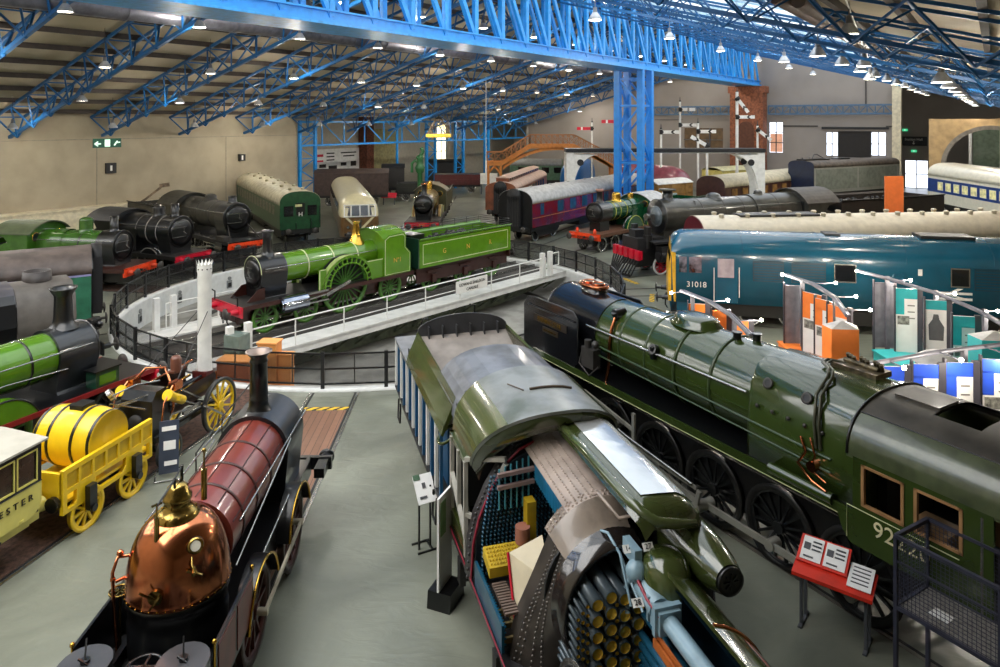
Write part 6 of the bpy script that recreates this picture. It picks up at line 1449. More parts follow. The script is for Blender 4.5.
g=G(); v0=[(2.62,-1.05,2.12),(2.62,-.52,2.3),(3.3,-.62,2.0),(3.38,-1.12,1.1)]; g.add(v0+[(x-.05,y,z-.08) for x,y,z in v0],[(0,1,2,3),(7,6,5,4),(0,4,5,1),(1,5,6,2),(2,6,7,3),(3,7,4,0)]); ba=g.build('brick_arch_sheet',mat('arch_cream','#cfc2a4',.5,var=.05),t)
g=G(); g.tube([(2.62,-1.07,2.13),(3.38,-1.14,1.11)],.02,6); g.build('red_edge',RED,ba)
g=G()
for i in range(12): g.box(2.55+.06*i,2.585+.06*i,-1.3,-1.08,1.62,1.66)
o=g.build('grate_bars',mat('grate_brown','#6a5a50',.6),t); o['kind']='stuff'
g=G(); g.box(2.5,3.4,-1.12,-1.08,1.3,1.36)
for i in range(3): g.box(2.7+.28*i,2.74+.28*i,-1.32,-1.08,1.28,1.36)
g.build('grate_frame',mat('frame_tan','#8a7a50',.6),t)
g=G(); g.box(1.9,3.4,-1.4,-1.36,1.2,1.62); wl_=g.build('water_leg',TEALD,t)
g=G(); studs(g,lambda u,v:((1.95+1.4*u,-1.36,1.25+.33*v),(0,1,0)),22,4,.014,.05); o=g.build('leg_stays',mat('stay_bright_blue','',0),wl_); o['kind']='stuff'
rimp=[(-.35,3.32),(-.6,3.22),(-.85,3.0),(-1.1,2.6),(-1.28,2.2),(-1.38,1.8),(-1.42,1.2)]
g=G(); g.tube([(1.74,y,z) for y,z in rimp],.022,6); g.build('cut_rim',REDL,t)
rf2=fine([(0,y,z) for y,z in rimp],30)
g=G(); g.loft([[(1.5,y*1.03-.01,z+.02) for _,y,z in rf2],[(1.74,y*1.01,z+.01) for _,y,z in rf2]],closed=False,caps=False); g.build('rim_flange',mat('flange_dark','#2d2b2c',.4,coat=.3),t)
g=G()
for _,y,z in rf2: g.sphere((1.64,y*1.02-.01,z+.02),.028,6,4)
o=g.build('rivets',mat('flange_dark','',0),t); o['kind']='stuff'
g=G(); g.loft([arcr(x,.26,-80,60,10,3.0,-.78) for x in (1.2,1.6)],closed=False,caps=False); g.build('grey_cover',mat('cover_bluegrey','#5d6470',.3,coat=.4),t)
# --- frames, footplate edge, wheels
g=G()
for sy in (-1,1): g.box(-.2,9.2,sy*.6-.03,sy*.6+.03,.55,1.15)
for x in (.5,2.2,4.2,6.2,8.5): g.box(x-.08,x+.08,-.6,.6,.6,1.1)
g.build('frames',FRM,t)
g=G(); g.box(-.1,9.2,-1.42,-1.34,1.12,1.24); g.box(-.1,9.2,1.3,1.38,1.12,1.24); g.build('footplate_edge',BLK,t); g=G(); g.tube([(.2,-1.43,1.24),(9.2,-1.43,1.24)],.012,5); g.build('red_line',REDL,t)
g=G(); g.box(.0,9.2,-1.34,-.62,1.12,1.16); g.box(0,9.2,.62,1.3,1.12,1.16); g.build('footplate',BLKM,t)
for x in (1.0,3.2,5.3,7.4): 
    g=G(); g.box(x-.1,x+.1,-1.45,-1.35,.7,1.12); g.cyl((x,-1.42,.8),(x,-1.2,.8),.08,n=10); g.build('spring_hanger',FRM,t)
wheels(t,[.2],.5,10,[STEEL,FRM],'mnl'); wheels(t,[2.6,4.85,7.1],.93,6,[STEEL,FRM],'mn',solid=True)
g=G(); g.tube([(3.0,1.42,1.3),(9.2,1.42,1.4)],.03,6); g.build('side_handrail',STEEL,t)
# --- tender
tt=link('tender',None,t); TI=mat('bunker_pinkgrey','#8f867e',.6,var=.12,scale=2)
def arcw(x,wd,z0,z1,n=14): return [(x,y,z) for y,z in ell(wd,z0,z1,n,2.0)]
g=G()
for sy in (-1,1): g.loft([[(x,sy*1.18,3.32),(x,sy*1.14,3.3)] + [(x,sy*1.14,2.3)] for x in (-4.75,-.6)],closed=False,caps=False,smooth=False)
for sy in (-1,1):
    sec_=[(sy*1.18,3.32),(sy*1.24,3.15),(sy*1.42,2.75),(sy*1.46,2.6),(sy*1.42,2.58),(sy*1.16,3.1)]
    g.loft([[(x,y,z) for y,z in sec_] for x in (-4.75,-.45)],smooth=False)
g.build('raves',MG,tt)
g=G(); g.prism([(-1.18,2.6)]+[(y,z) for y,z in ell(1.18,3.3,3.7,14,2.0)]+[(1.18,2.6)],-4.8,-4.75,'yz')
for i in range(6): y=-.9+.36*i; g.box(-4.75,-4.6,y-.015,y+.015,2.9,3.45)
g.build('rear_arch_plate',mat('arch_darkgrey','#3c3c3e',.45),tt)
g=G(); g.add([(-4.75,-1.14,3.2),(-4.75,1.14,3.2),(-1.2,1.14,2.15),(-1.2,-1.14,2.15)],[(0,1,2,3)]); g.add([(-4.75,-1.14,3.2),(-1.2,-1.14,2.15),(-.6,-1.14,2.15),(-.6,-1.14,3.3),(-4.75,-1.14,3.3)],[(0,1,2,3,4)]); g.add([(-4.75,1.14,3.2),(-1.2,1.14,2.15),(-.6,1.14,2.15),(-.6,1.14,3.3),(-4.75,1.14,3.3)],[(4,3,2,1,0)]); g.build('coal_space_lining',TI,tt)
g=G(); g.loft([[(x,y,z) for y,z in ell(1.26,3.0,3.78,16,2.1)]+[(x,y*.97,z-.05) for y,z in ell(1.26,3.0,3.78,16,2.1)[::-1]] for x in (-1.9,-.22)],smooth=False); g.build('front_canopy',mat('canopy_bluegrey','#6f737a',.4,coat=.3,var=.3,scale=1.5),tt)
g=G(); g.prism([(-1.26,1.3),(-1.26,3.0)]+[(y,z) for y,z in ell(1.26,3.0,3.78,10,2.1)[1:-1]]+[(1.26,3.0),(1.26,1.3)],-.3,-.22,'yz'); g.build('canopy_end',BLKM,tt)
g=G(); g.box(-6.9,-4.8,-1.44,1.44,2.5,2.58); g.build('rear_tank_deck',mat('deck_greyblue','#74767a',.45,coat=.2),tt)
g=G(); g.tube([(-4.9,-1.05,2.58),(-4.9,-1.05,3.5),(-4.85,-1.0,3.62),(-4.75,-.9,3.62)],.03,8); g.tube([(-4.9,.35,3.6),(-4.9,.35,3.85),(-4.8,.2,3.9)],.025,8); g.tube([(-5.3,-1.3,2.58),(-5.3,-1.3,2.75),(-4.9,-1.3,2.8)],.02,6); g.build('vent_pipes',BLK,tt)
g=G(); g.box(-6.9,-.4,-1.0,1.44,1.25,2.5); g.box(-6.9,-.4,-1.44,-1.0,1.2,1.28); g.build('tank_body',BLKM,tt)
for i in range(14):
    g=G(); x=-6.8+.47*i; g.box(x-.05,x+.05,-1.44,-1.38,1.28,2.55); g.build('side_strut',[WHITE,mat('strut_blue','#175078',.4)][i%2],tt)
for i in range(6):
    g=G(); x=-6.6+1.0*i; g.box(x,x+.55,-1.2,-1.16,1.3,2.45); g.build('blue_baffle',mat('strut_blue','#175078',.4),tt)
g=G()
for sy in (-1,1): g.box(-6.9,-.4,sy*1.2-.04,sy*1.2+.04,.6,1.2)
for x in (-6.0,-1.2): g.tube([(x,-1.46,1.2),(x,-1.48,.7),(x+.35,-1.48,.7),(x+.35,-1.46,1.2)],.025,6)
g.build('tender_frame',FRM,tt); wheels(tt,[-5.8,-3.6,-1.4],.55,8,[STEEL,FRM],'mnt',solid=True)
g=G(); g.lathe([(.2,0),(.24,0),(.24,.05),(.2,.05),(.2,0)],(-.55,-1.3,2.55),(0,-.6,.8),18); g.build('round_spectacle',[MG],tt)
# ================================================================== yellow-wheeled pioneer engine
RY=mat('pioneer_yellow','#e8c01a',.35,coat=.3,var=.05); RYP=mat('pale_yellow','#d9ce6c',.35,coat=.3,var=.05)
RW=[mat('tyre_iron','#4a4a48',.4,.5),RY]
loc,rz=place(-101.8,13.7); t=thing('pioneer_locomotive','small early engine with white crown-topped chimney and big yellow spoked wheels','locomotive',loc,rz)
g=G(); g.lathe([(.22,-.4),(.19,.1),(.19,2.5),(.205,2.55),(.205,2.75)],(-.25,0,1.75),(0,0,1),24); 
for i in range(14):
    a=2*PI*i/14; c,s_=math.cos(a),math.sin(a); b1=(a-.2,a+.2)
    g.add([(-.25+.205*math.cos(b1[0]),.205*math.sin(b1[0]),4.48),(-.25+.205*math.cos(b1[1]),.205*math.sin(b1[1]),4.48),(-.25+.245*c,.245*s_,4.62)],[(0,1,2),(2,1,0)])
g.lathe([(.17,2.5),(.17,2.75),(.205,2.75)],(-.25,0,1.75),(0,0,1),24); ch=g.build('chimney',WHITE,t)
g=G()
for i in range(10): a=2*PI*(i+.5)/10; g.cyl((-.25+.2*math.cos(a),.2*math.sin(a),4.38),(-.25+.212*math.cos(a),.212*math.sin(a),4.38),.022,n=8)
g.build('vent_holes',BLKM,ch)
g=G(); g.tube([(-.3,.15,3.2),(-2.3,.55,1.9)],.012,5); g.tube([(-.3,-.15,3.2),(-2.2,-.55,1.9)],.012,5); g.build('chimney_stays',BLK,t)
g=G(); g.loft([[(x,.52*math.cos(a),1.35+.52*math.sin(a)) for a in [R(-200+260*i/22) for i in range(23)]] for x in (-.45,-2.3)],closed=False,caps=False); g.loft([[(x,.48*math.cos(a),1.35+.48*math.sin(a)) for a in [R(-200+260*i/22) for i in range(23)]] for x in (-.45,-2.3)],closed=False,caps=False); g.build('boiler_shell',mat('shell_black_red','#241a18',.3,coat=.4),t)
g=G()
for x in (-.45,-2.3): g.tube([(x,.52*math.cos(a),1.35+.52*math.sin(a)) for a in [R(-200+260*i/22) for i in range(23)]],.03,6)
g.tube([(-.45,.52*math.cos(R(60)),1.35+.52*math.sin(R(60))),(-2.3,.52*math.cos(R(60)),1.35+.52*math.sin(R(60)))],.03,6); g.build('copper_edges',COPPER,t)
for i in range(6):
    g=G(); g.cyl((-.5,-.3+.12*i,1.2+.09*(i%3)),(-2.25,-.3+.12*i,1.2+.09*(i%3)),.04,n=8); g.build('fire_tube',[mat('tube_blue_black','#2a3038',.3,.6),BRASS][i%2],t)
g=G(); g.prism([(-.5,.85),(-.05,.85),(-.05,1.3),(-.2,1.45),(-.5,1.5)],-.22,.22,'xz'); g.build('smoke_base',mat('smokebase_red','#58201c',.4),t)
g=G(); g.prism([(-2.35,.55),(-2.35,1.65),(-2.5,1.85),(-2.85,1.85),(-3.0,1.65),(-3.0,.55)][::-1],-.45,.45,'xz'); g.build('firebox',BLK,t)
g=G(); g.box(-3.0,-2.95,-.35,.35,.7,1.6); g.lathe([(.2,0),(.2,.06),(.001,.06)],(-3.0,0,1.1),(-1,0,0),16); g.build('firebox_door',BLKM,t)
wheels(t,[-.75],.72,12,RW,'rk',gauge=.8,rim=.06); wheels(t,[-2.85],.42,10,RW,'rks',gauge=.8,rim=.05)
g=G()
for sy in (-1,1): g.box(-3.1,0,sy*.6-.04,sy*.6+.04,.7,.82); g.box(-2.9,-2.8,sy*.6-.05,sy*.6+.05,.4,.8)
g.build('frame',BLK,t)
for sy in (-1,1):
    g=G(); g.cyl((-2.7,sy*.68,1.72),(-2.15,sy*.68,1.4),.11,n=18); g.cyl((-2.75,sy*.68,1.75),(-2.68,sy*.68,1.71),.14,n=18); g.cyl((-2.45,sy*.68,1.5),(-2.4,sy*.68,1.6),.14,n=18); g.build('cylinder',RY,t)
    g=G(); g.cyl((-2.1,sy*.72,1.35),(-1.5,sy*.74,1.0),.025,n=8); g.bar((-1.5,sy*.86,1.0),(-.8,sy*.92,.5),.04,.05); g.box(-2.2,-1.5,sy*.72-.03,sy*.72+.03,1.02,1.1); g.bar((-2.2,sy*.62,1.7),(-1.3,sy*.62,1.1),.04); g.bar((-2.6,sy*.66,1.2),(-1.2,sy*.66,.95),.05); g.build('piston_and_rod',STEEL,t)
    g=G(); g.box(-2.5,-2.2,sy*.62-.1,sy*.62+.1,1.75,1.95); g.tube([(-2.4,sy*.5,1.95),(-2.3,sy*.3,2.2),(-1.9,0,2.1)],.03,8); g.tube([(-2.5,sy*.66,1.9),(-2.9,sy*.7,1.6),(-3.05,sy*.72,.9)],.025,8); g.build('copper_pipes',COPPER,t)
g=G(); g.lathe([(.14,0),(.14,.35),(.1,.42),(.001,.44)],(-1.5,0,1.85),(0,0,1),14); g.box(-1.7,-1.2,-.08,.08,1.86,1.92); g.build('dome',mat('dome_brown','#6b4030',.4),t)
g=G(); g.tube([(-3.4,.35,1.9),(-2.9,.1,2.0),(-2.4,-.2,1.95)],.02,6); g.cyl((-3.45,.4,1.9),(-3.4,.34,1.95),.16,n=18); g.bar((-3.5,.2,1.7),(-2.7,-.4,1.8),.03); g.bar((-3.4,.3,1.6),(-2.6,-.3,1.7),.03); g.bar((-3.3,-.5,1.6),(-3.3,.5,1.65),.03); g.build('levers',STEEL,t)
g=G(); g.box(-3.5,-3.0,-.45,.45,.6,.66); g.build('footplate',mat('footplate_wood','#57422f',.6),t)
# yellow barrel tender
x_,y_,_=polar(-101.6,17.25); t=thing('barrel_tender','bright yellow tender wagon carrying a banded yellow water barrel','tender',(x_,y_,0),R(-102.0)+PI)
for sy in (-1,1):
    g=G(); y=sy*.78; L0=-2.6
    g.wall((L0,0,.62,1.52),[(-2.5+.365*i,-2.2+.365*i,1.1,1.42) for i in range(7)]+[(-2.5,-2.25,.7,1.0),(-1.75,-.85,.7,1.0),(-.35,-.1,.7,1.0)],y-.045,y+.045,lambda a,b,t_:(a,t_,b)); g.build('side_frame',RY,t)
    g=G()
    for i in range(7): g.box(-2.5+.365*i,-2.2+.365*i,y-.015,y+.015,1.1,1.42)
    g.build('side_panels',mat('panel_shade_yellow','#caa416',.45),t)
    for x in (-.6,-1.95): g=G(); g.box(x-.1,x+.1,sy*.9-.06,sy*.9+.06,.45,.95); g.cyl((x,sy*.85,.47),(x,sy*1.0,.47),.08,n=10); g.build('axle_guard',BLK,t)
g=G(); g.box(-2.6,-2.52,-.78,.78,.8,1.45); g.box(-2.6,0,-.74,.74,.78,.84); g.build('floor_and_end',RY,t)
g=G(); g.lathe([(.001,0),(.57,0),(.58,.02),(.635,.36),(.655,.72),(.635,1.08),(.58,1.46),(.57,1.48),(.57,1.44),(.001,1.44)],(-1.25,.75,1.6),(0,-1,0),32); 
g.build('barrel',RY,t)
for yy,rr in ((.68,.592),(.3,.643),(-.3,.643),(-.68,.592)): g=G(); g.lathe([(rr,-.035),(rr+.012,-.03),(rr+.012,.03),(rr,.035)],(-1.25,yy,1.6),(0,1,0),32); g.build('barrel_hoop',BLK,t)
g=G(); g.box(-1.43,-1.07,-.2,.14,2.2,2.32); g.build('filler_lid',BLK,t)
wheels(t,[-.6,-1.95],.43,10,[RY,RY],'yt',gauge=.76,rim=.05)
for sy in (-1,1): g=G(); g.cyl((-2.6,sy*.62,.85),(-2.7,sy*.62,.85),.15,n=14); g.build('buffer_pad',BLK,t)
# yellow coach
x_,y_,_=polar(-102.5,20.25); t=thing('coach','pale yellow and black early passenger coach with cream roof, lettered along its side','coach',(x_,y_,0),R(-102.6)+PI)
L_=5.4; w=.98
secn=[(-2.42+.0,0)]
for sy in (-1,1):
    y=sy*w
    for c in range(3):
        a=-1.78*(c+1)+.02; b=-1.78*c
        g=G(); pts=[(b,2.3),(b,1.25)]+[(b-.2*0-.28*(1-math.cos(q)),1.25-.32*math.sin(q)) for q in [PI/2*i/5 for i in range(1,6)]]+[(a+.28*(1-math.cos(q)),1.25-.32*math.sin(q)) for q in [PI/2*i/5 for i in range(5,0,-1)]]+[(a,1.25),(a,2.3)]
        g.wall((a,b,1.55,2.32),[(a+.12,a+.52,1.62,2.2),(a+.64,a+1.14,1.62,2.2),(b-.52,b-.12,1.62,2.2)],y-.03,y+.03,lambda p,q,t_:(p,t_,q)); g.build('upper_panel',BLK,t)
        g=G(); g.prism([(p,min(q,1.56)) for p,q in pts][::-1],y-.035,y+.035,'xz'); g.build('lower_panel',RYP,t)
        for p0,p1 in ((a+.12,a+.52),(a+.64,a+1.14),(b-.52,b-.12)):
            g=G(); g.box(p0,p1,y-.01,y+.01,1.62,2.2,0)
            for q in ((p0-.03,p0,1.6,2.22),(p1,p1+.03,1.6,2.22),(p0,p1,1.6,1.63),(p0,p1,2.19,2.22)): g.box(q[0],q[1],y+sy*.02-.02,y+sy*.02+.02,q[2],q[3],1)
            g.build('window',[mat('coach_glass','#3a2e24',.12,coat=.5),RYP],t)
    edge_lin(t,[(0,sy*(w+.04),1.56),(-L_,sy*(w+.04),1.56)],BLK,.02,'waist_line')
    side_text('M A N C H E S T E R' if sy<0 else 'L I V E R P O O L',.17,mat('letter_black','#1d1a12',.5),t,-.2 if sy<0 else -3.5,sy*(w+.05),1.33,sx=1.15,align='RIGHT')
g=G(); g.box(-.04,.0,-w,w,1.0,2.32); g.box(-L_,-L_+.04,-w,w,1.0,2.32); g.build('ends',RYP,t)
g=G(); g.prism([(-w-.1,2.32),(-w-.1,2.36),(0,2.46),(w+.1,2.36),(w+.1,2.32)],-L_-.1,.1,'yz'); g.build('roof',mat('coach_roof_cream','#a9a598',.5,var=.06),t)
g=G(); g.box(-L_,.0,-w+.05,w-.05,.92,1.0); g.build('floor',BLK,t)
g=G()
for sy in (-1,1): g.box(-L_-.1,.1,sy*.8-.05,sy*.8+.05,.72,.86); g.bar((-.1,sy*.8,.7),(-L_,sy*.8,.7),.05)
for x in (-.6,-1.6,-3.4,-4.6): g.box(x-.05,x+.05,-.82,.82,.74,.84)
for x in (-.45,-1.3): g.cyl((x,-.98,.95),(x,-.98,1.0),.06,n=8)
g.build('underframe',RYP,t)
for sy in (-1,1):
    for x in (-1.2,-4.2): g=G(); g.prism([(x-.45,.74),(x+.45,.74),(x+.12,.3),(x-.12,.3)][::-1],sy*.86-.03,sy*.86+.03,'xz'); g.build('axle_guard',BLK,t)
wheels(t,[-1.2,-4.2],.46,10,[STEEL,BLK],'ct')
for sy in (-1,1): g=G(); g.cyl((0,sy*.62,.85),(.28,sy*.62,.85),.13,.15,14); g.cyl((.28,sy*.62,.85),(.36,sy*.62,.85),.12,.17,14); g.build('leather_buffer',RYP,t)
# ================================================================== green engine with tall chimney (left edge)
GNG=mat('grass_green','#4b7518',.2,coat=.6,var=.05)
loc,rz=place(-113.2,13.7,True,-.3); t=thing('steam_locomotive','bright green engine with tall black chimney and black smokebox at the left edge','locomotive',loc,rz)
frames(t,-.1,-9,.5,1.15,BLK); running_plate(t,0,-9,1.15,1.28,BLK,.12,mat('valance_red','#7d1a1c',.4)); beam(t,0,1.2,1.05,RED)
boiler(t,-2.6,-6.8,.62,2.25,GNG,(-3.3,-4.6,-5.8),BLK)
smokebox(t,-1.5,-2.6,.7,2.25,SBK,True,1.2,STEEL,True)
chimney(t,-2.05,2.9,4.0,.235,BLK,'tall')
g=G(); g.sphere((-1.1,-.2,2.75),.1,10,6); g.box(-1.3,-1.0,-.15,.15,2.6,2.9); g.build('lamp',BLK,t)
g=G(); g.tube([(-1.7,-.72,2.45),(-7.2,-.75,2.45)],.02,6); g.tube([(-2.4,-.68,1.95),(-4.0,-.7,2.05),(-7.0,-.72,2.0)],.02,6); g.build('handrail',STEEL,t)
for sy in (-1,1):
    g=G(); g.box(-1.9,-1.2,sy*.92-.2,sy*.92+.2,1.28,1.72); o=g.build('sandbox',DKG,t); g=G(); g.box(-1.8,-1.3,sy*1.125-.006,sy*1.125+.006,1.36,1.62); g.build('green_panel',GNG,o); g=G(); g.box(-1.95,-1.15,sy*.92-.24,sy*.92+.24,1.72,1.76); g.build('lid',BLK,o)
splasher(t,-4.3,.88,1.28,.8,1.1,GNG,BLK); splasher(t,-6.4,.95,1.28,.8,1.1,GNG,BLK)
wheels(t,[-1.2],.55,12,[FRM,BLK],'sg2'); wheels(t,[-4.3,-6.4],.88,16,SW,'gn'); cab(t,-7.0,-8.8,1.15,1.28,2.95,3.4,GNG,BLKM)
dome(t,-4.6,2.8,.6,.26,BRASS)
# grey rebuilt engine (flat casing)
GQ=mat('matt_grey_cladding','#59544f',.55,var=.12)
loc,rz=place(-130.5,12.9); t=thing('steam_locomotive','grey boxy engine with wide squat chimney and slab-sided casing at the left edge','locomotive',loc,rz)
frames(t,-.1,-8.5,.5,1.3); beam(t,0,1.2,1.05,BLK)
def q1(x,k): return [(x,y,z) for y,z in [(-.85*k,1.45),(-1.0*k,2.3),(-.9*k,3.0),(-.6*k,3.38),(0,3.48),(.6*k,3.38),(.9*k,3.0),(1.0*k,2.3),(.85*k,1.45)]]
g=G(); g.loft([q1(-.75,.96),q1(-2.4,1)]); g.build('smokebox_casing',GQ,t)
g=G(); g.loft([q1(-2.45,1.12),q1(-6.6,1.12)],smooth=False); g.build('boiler_casing',BLK,t)
g=G(); g.loft([[(x,y*1.0,z) for y,z in [(-1.02,2.9),(-.68,3.42),(0,3.56),(.68,3.42),(1.02,2.9)]] for x in (-2.43,-6.6)],closed=False,caps=False); g.build('casing_top_sheet',mat('casing_sheen','#4d4b50',.3,coat=.4),t)
g=G(); g.lathe([(.001,0),(.6,.0),(.6,.05),(.4,.12),(.001,.14)],(-.75,0,2.4),(1,0,0),24); g.build('smokebox_door',GQ,t)
g=G(); g.lathe([(.42,-.02),(.4,.3),(.36,.3),(.36,.15),(.001,.15)],(-1.6,0,3.45),(0,0,1),24); g.build('chimney',mat('chimney_brownblack','#2e2826',.5),t)
g=G(); g.tube([(-.6,.9,1.3),(-.3,.95,1.7),(-.1,.9,1.4),(0,.95,1.0)],.03,6); g.tube([(-.5,-.9,1.3),(-.2,-.95,1.9),(-.1,-.9,1.4),(0,-.95,1.0)],.03,6); g.build('brake_hoses',BLK,t)
wheels(t,[-2.0,-4.4,-6.8],.77,8,[STEEL,BLK],'q1',solid=True); g=G(); g.box(-8.6,-6.6,-1.25,1.25,1.3,3.5); g.build('cab',BLK,t)
g=G(); g.box(-8.5,-.1,-1.0,1.0,1.28,1.4); g.build('running_plate',BLK,t)
# green and grey carriage with dark end
carriage('brake_carriage','carriage with grey-brown roof, green side and black gangway end at the left edge','carriage',-148.4,12.2,14,1.32,1.15,2.9,3.75,mat('sea_green','#2f6a50',.4,var=.1),mat('roof_browngrey','#5a4f4a',.55,var=.25,scale=1.5),BLK,gang=True,wins=[(1.2+1.5*i,1.9+1.5*i) for i in range(7)],winm=mat('slate_panel','#33424e',.3),band=(mat('cantrail_lilac','#8f90b8',.4),[(2.8,2.92,0)]))
# ================================================================== things in the back of the hall
def at(px,Y,z=0): return ((px-500)/F*Y,Y,z)
# orange footbridge
FBO=mat('footbridge_orange','#c47a32',.45,coat=.2,var=.12); FBR=mat('footbridge_brown','#9a6434',.5)
t=thing('footbridge','arched orange and brown station footbridge with lattice railings at the back of the hall','footbridge',(0,78,0))
X=lambda px:(px-500)/F*78
xs=[X(487),X(502),X(530),X(574),X(615)]; zs=[4.1,4.1,6.0,6.0,3.6]
for yy in (-.9,.9):
    g=G()
    for i in range(4):
        g.prism([(xs[i],zs[i]),(xs[i+1],zs[i+1]),(xs[i+1],zs[i+1]-.5),(xs[i],zs[i]-.5)],yy-.06,yy+.06,'xz')
    g.build('side_girder',FBO,t)
    g=G(); a=[(X(503)+(X(612)-X(503))*i/16, 1.6+3.75*math.sin(PI*(.08+.84*i/16))**.62) for i in range(17)]
    b=[(x,z+.28) for x,z in a]; g.loft([[(x,yy-.06,z) for x,z in a],[(x,yy-.06,z) for x,z in b],[(x,yy+.06,z) for x,z in b],[(x,yy+.06,z) for x,z in a]],closed=False,caps=False,smooth=False); g.build('arch_rib',FBO,t)
    g=G()
    for i in range(4):
        n=2 if i==0 else 6 if i==1 else 8
        g.bar((xs[i],yy,zs[i]+1.0),(xs[i+1],yy,zs[i+1]+1.0),.1)
        for k in range(n+1):
            f=k/n; x=xs[i]+(xs[i+1]-xs[i])*f; z=zs[i]+(zs[i+1]-zs[i])*f; g.bar((x,yy,z),(x,yy,z+1.05),.07)
            if k<n:
                f2=(k+1)/n; x2=xs[i]+(xs[i+1]-xs[i])*f2; z2=zs[i]+(zs[i+1]-zs[i])*f2; g.bar((x,yy,z+.05),(x2,yy,z2+.95),.04); g.bar((x,yy,z+.95),(x2,yy,z2+.05),.04)
    g.build('railing',FBR,t)
g=G()
for i in range(4): g.prism([(xs[i],zs[i]-.1),(xs[i+1],zs[i+1]-.1),(xs[i+1],zs[i+1]-.18),(xs[i],zs[i]-.18)],-.85,.85,'xz')
g.build('deck',FBR,t)
for x in (xs[0]+.15,xs[1]-.15,X(611)):
    for yy in (-.85,.85): g=G(); g.box(x-.13,x+.13,yy-.13,yy+.13,0,3.9 if x<5 else 3.4); g.build('post',FBO,t)
g=G(); 
for yy in (-.85,.85): g.tube([(xs[0]+.15+(xs[1]-xs[0]-.3)*i/8,yy,2.6+.8*math.sin(PI*i/8)) for i in range(9)],.1,6)
g.build('tower_arches',FBO,t)
# white bridge with black deck
t=thing('footbridge_girder','long flat black-decked bridge on white arched iron legs crossing behind the blue column','bridge',(0,59.3,0))
X=lambda px:(px-500)/F*59.3
g=G(); g.box(X(565),X(761),-1.1,1.1,5.95,6.25); g.build('black_deck',BLKM,t); g=G(); g.box(X(566),X(760),-1.0,1.0,5.88,5.95); g.build('white_beam',WHITE,t)
for px,d in ((569,1),(757,-1)):
    for yy in (-.9,.9):
        g=G(); x=X(px); g.box(x-.3,x+.3,yy-.1,yy+.1,0,5.88)
        pts=[(x+d*.3,5.75),(x+d*2.3,5.75)]+[(x+d*(2.3-2.0*math.sin(PI/2*i/8)),5.75-3.0*(1-math.cos(PI/2*i/8))) for i in range(1,9)]
        g.prism(pts,yy-.08,yy+.08,'xz'); g.cyl((x+d*.85,yy-.1,5.1),(x+d*.85,yy-.11,5.1),.28,n=14,m=1); g.build('arched_leg',[WHITE,BLKM],t)
# signals
SIGW=WHITE
def signal(label,px,Y,ytop,arms,thick=.11):
    zt=H+(HY-ytop)*Y/F; t=thing('railway_signal',label,'signal',at(px,Y)); g=G(); g.cyl((0,0,0),(0,0,zt-.5),thick,n=10); g.build('post',SIGW,t)
    g=G(); g.lathe([(.09,0),(.13,.08),(.05,.2),(.03,.5),(.001,.6)],(0,0,zt-.55),(0,0,1),10); g.build('finial',BLK,t)
    for (yy,d,kind,tilt) in arms:
        z=H+(HY-yy)*Y/F; a=R(tilt); q=link('signal_arm',None,t,(0,-.2,z),(0,a,0)); x0,x1=(.15,1.75) if kind!='sq' else (.2,1.6)
        g=G(); g.box(min(d*x0,d*x1),max(d*x0,d*x1),-.02,.02,-.17,.17)
        g.build('arm_blade',RED if kind=='red' else WHITE,q)
        g=G()
        if kind=='red': g.box(d*1.2-.1,d*1.2+.1,-.03,.03,-.17,.17); mm=WHITE
        elif kind=='sq': g.box(d*.85-.1,d*.85+.1,-.03,.03,-.2,.2); mm=mat('wall_gap_grey','#8e8a84',.7)
        else: g.prism([(d*1.1-.0,-.17),(d*1.35,-.17),(d*1.15,0),(d*1.35,.17),(d*1.1,.17),(d*.9,0)],-.03,.03,'xz'); mm=BLK
        g.build('arm_marking',mm,q)
        g=G(); g.lathe([(.1,0),(.18,.05),(.18,.1),(.1,.12)],(0,-.1,0),(0,-1,0),10); g.box(-.2,.1,-.05,.1,-.25,.25); g.build('lamp_case',BLK,q)
signal('slim white signal post with a red arm to the left, above the orange footbridge',592,80.5,118,[(128.5,-1,'red',0)])
signal('signal post with a short red arm peeping out left of the blue column',618,73,112,[(121.5,-1,'red',0)])
signal('tallest central signal post with two white square plates over a chevron arm',680,76,97,[(109.5,1,'sq',0),(125,1,'chev',0)])
signal('short signal post with one chevron arm just right of the blue column',661,70,124,[(132,1,'chev',0)])
signal('white signal post with a chevron arm in front of the dim shop window',698,70,118,[(131.5,1,'chev',0)])
signal('tall signal post at the left edge of the brick pier with one drooping arm',737,72,87,[(99,1,'plain',52),(117,1,'chev',0)],.15)
signal('signal post in front of the brick pier holding an arm tilted down to the right',757.5,74,121,[(130,1,'chev',38)])
signal('short signal post with small tilted arm below the white bridge deck level',707,64,138,[(146,-1,'plain',30)])
# brown lit carriage
carriage('dining_carriage','brown panelled carriage with cream roof and warmly lit windows, behind the huge black engine','carriage',0,0,19,1.4,1.15,2.9,3.85,mat('umber_brown','#4b2f24',.35,coat=.3,var=.15),mat('roof_cream_old','#c8bda2',.6,var=.1),mat('umber_brown','',0),wins=[(1+1.7*i,1.9+1.7*i) for i in range(10)],winm=mat('lit_panes','#8c6a3a',.3,emit='#c98d3c',es=.06,col2='#3a2820',scale=1.5),frame_win=mat('umber_brown','',0),loc=(18.2,60.5,0),rz=math.atan2(-14.9,-17.6))
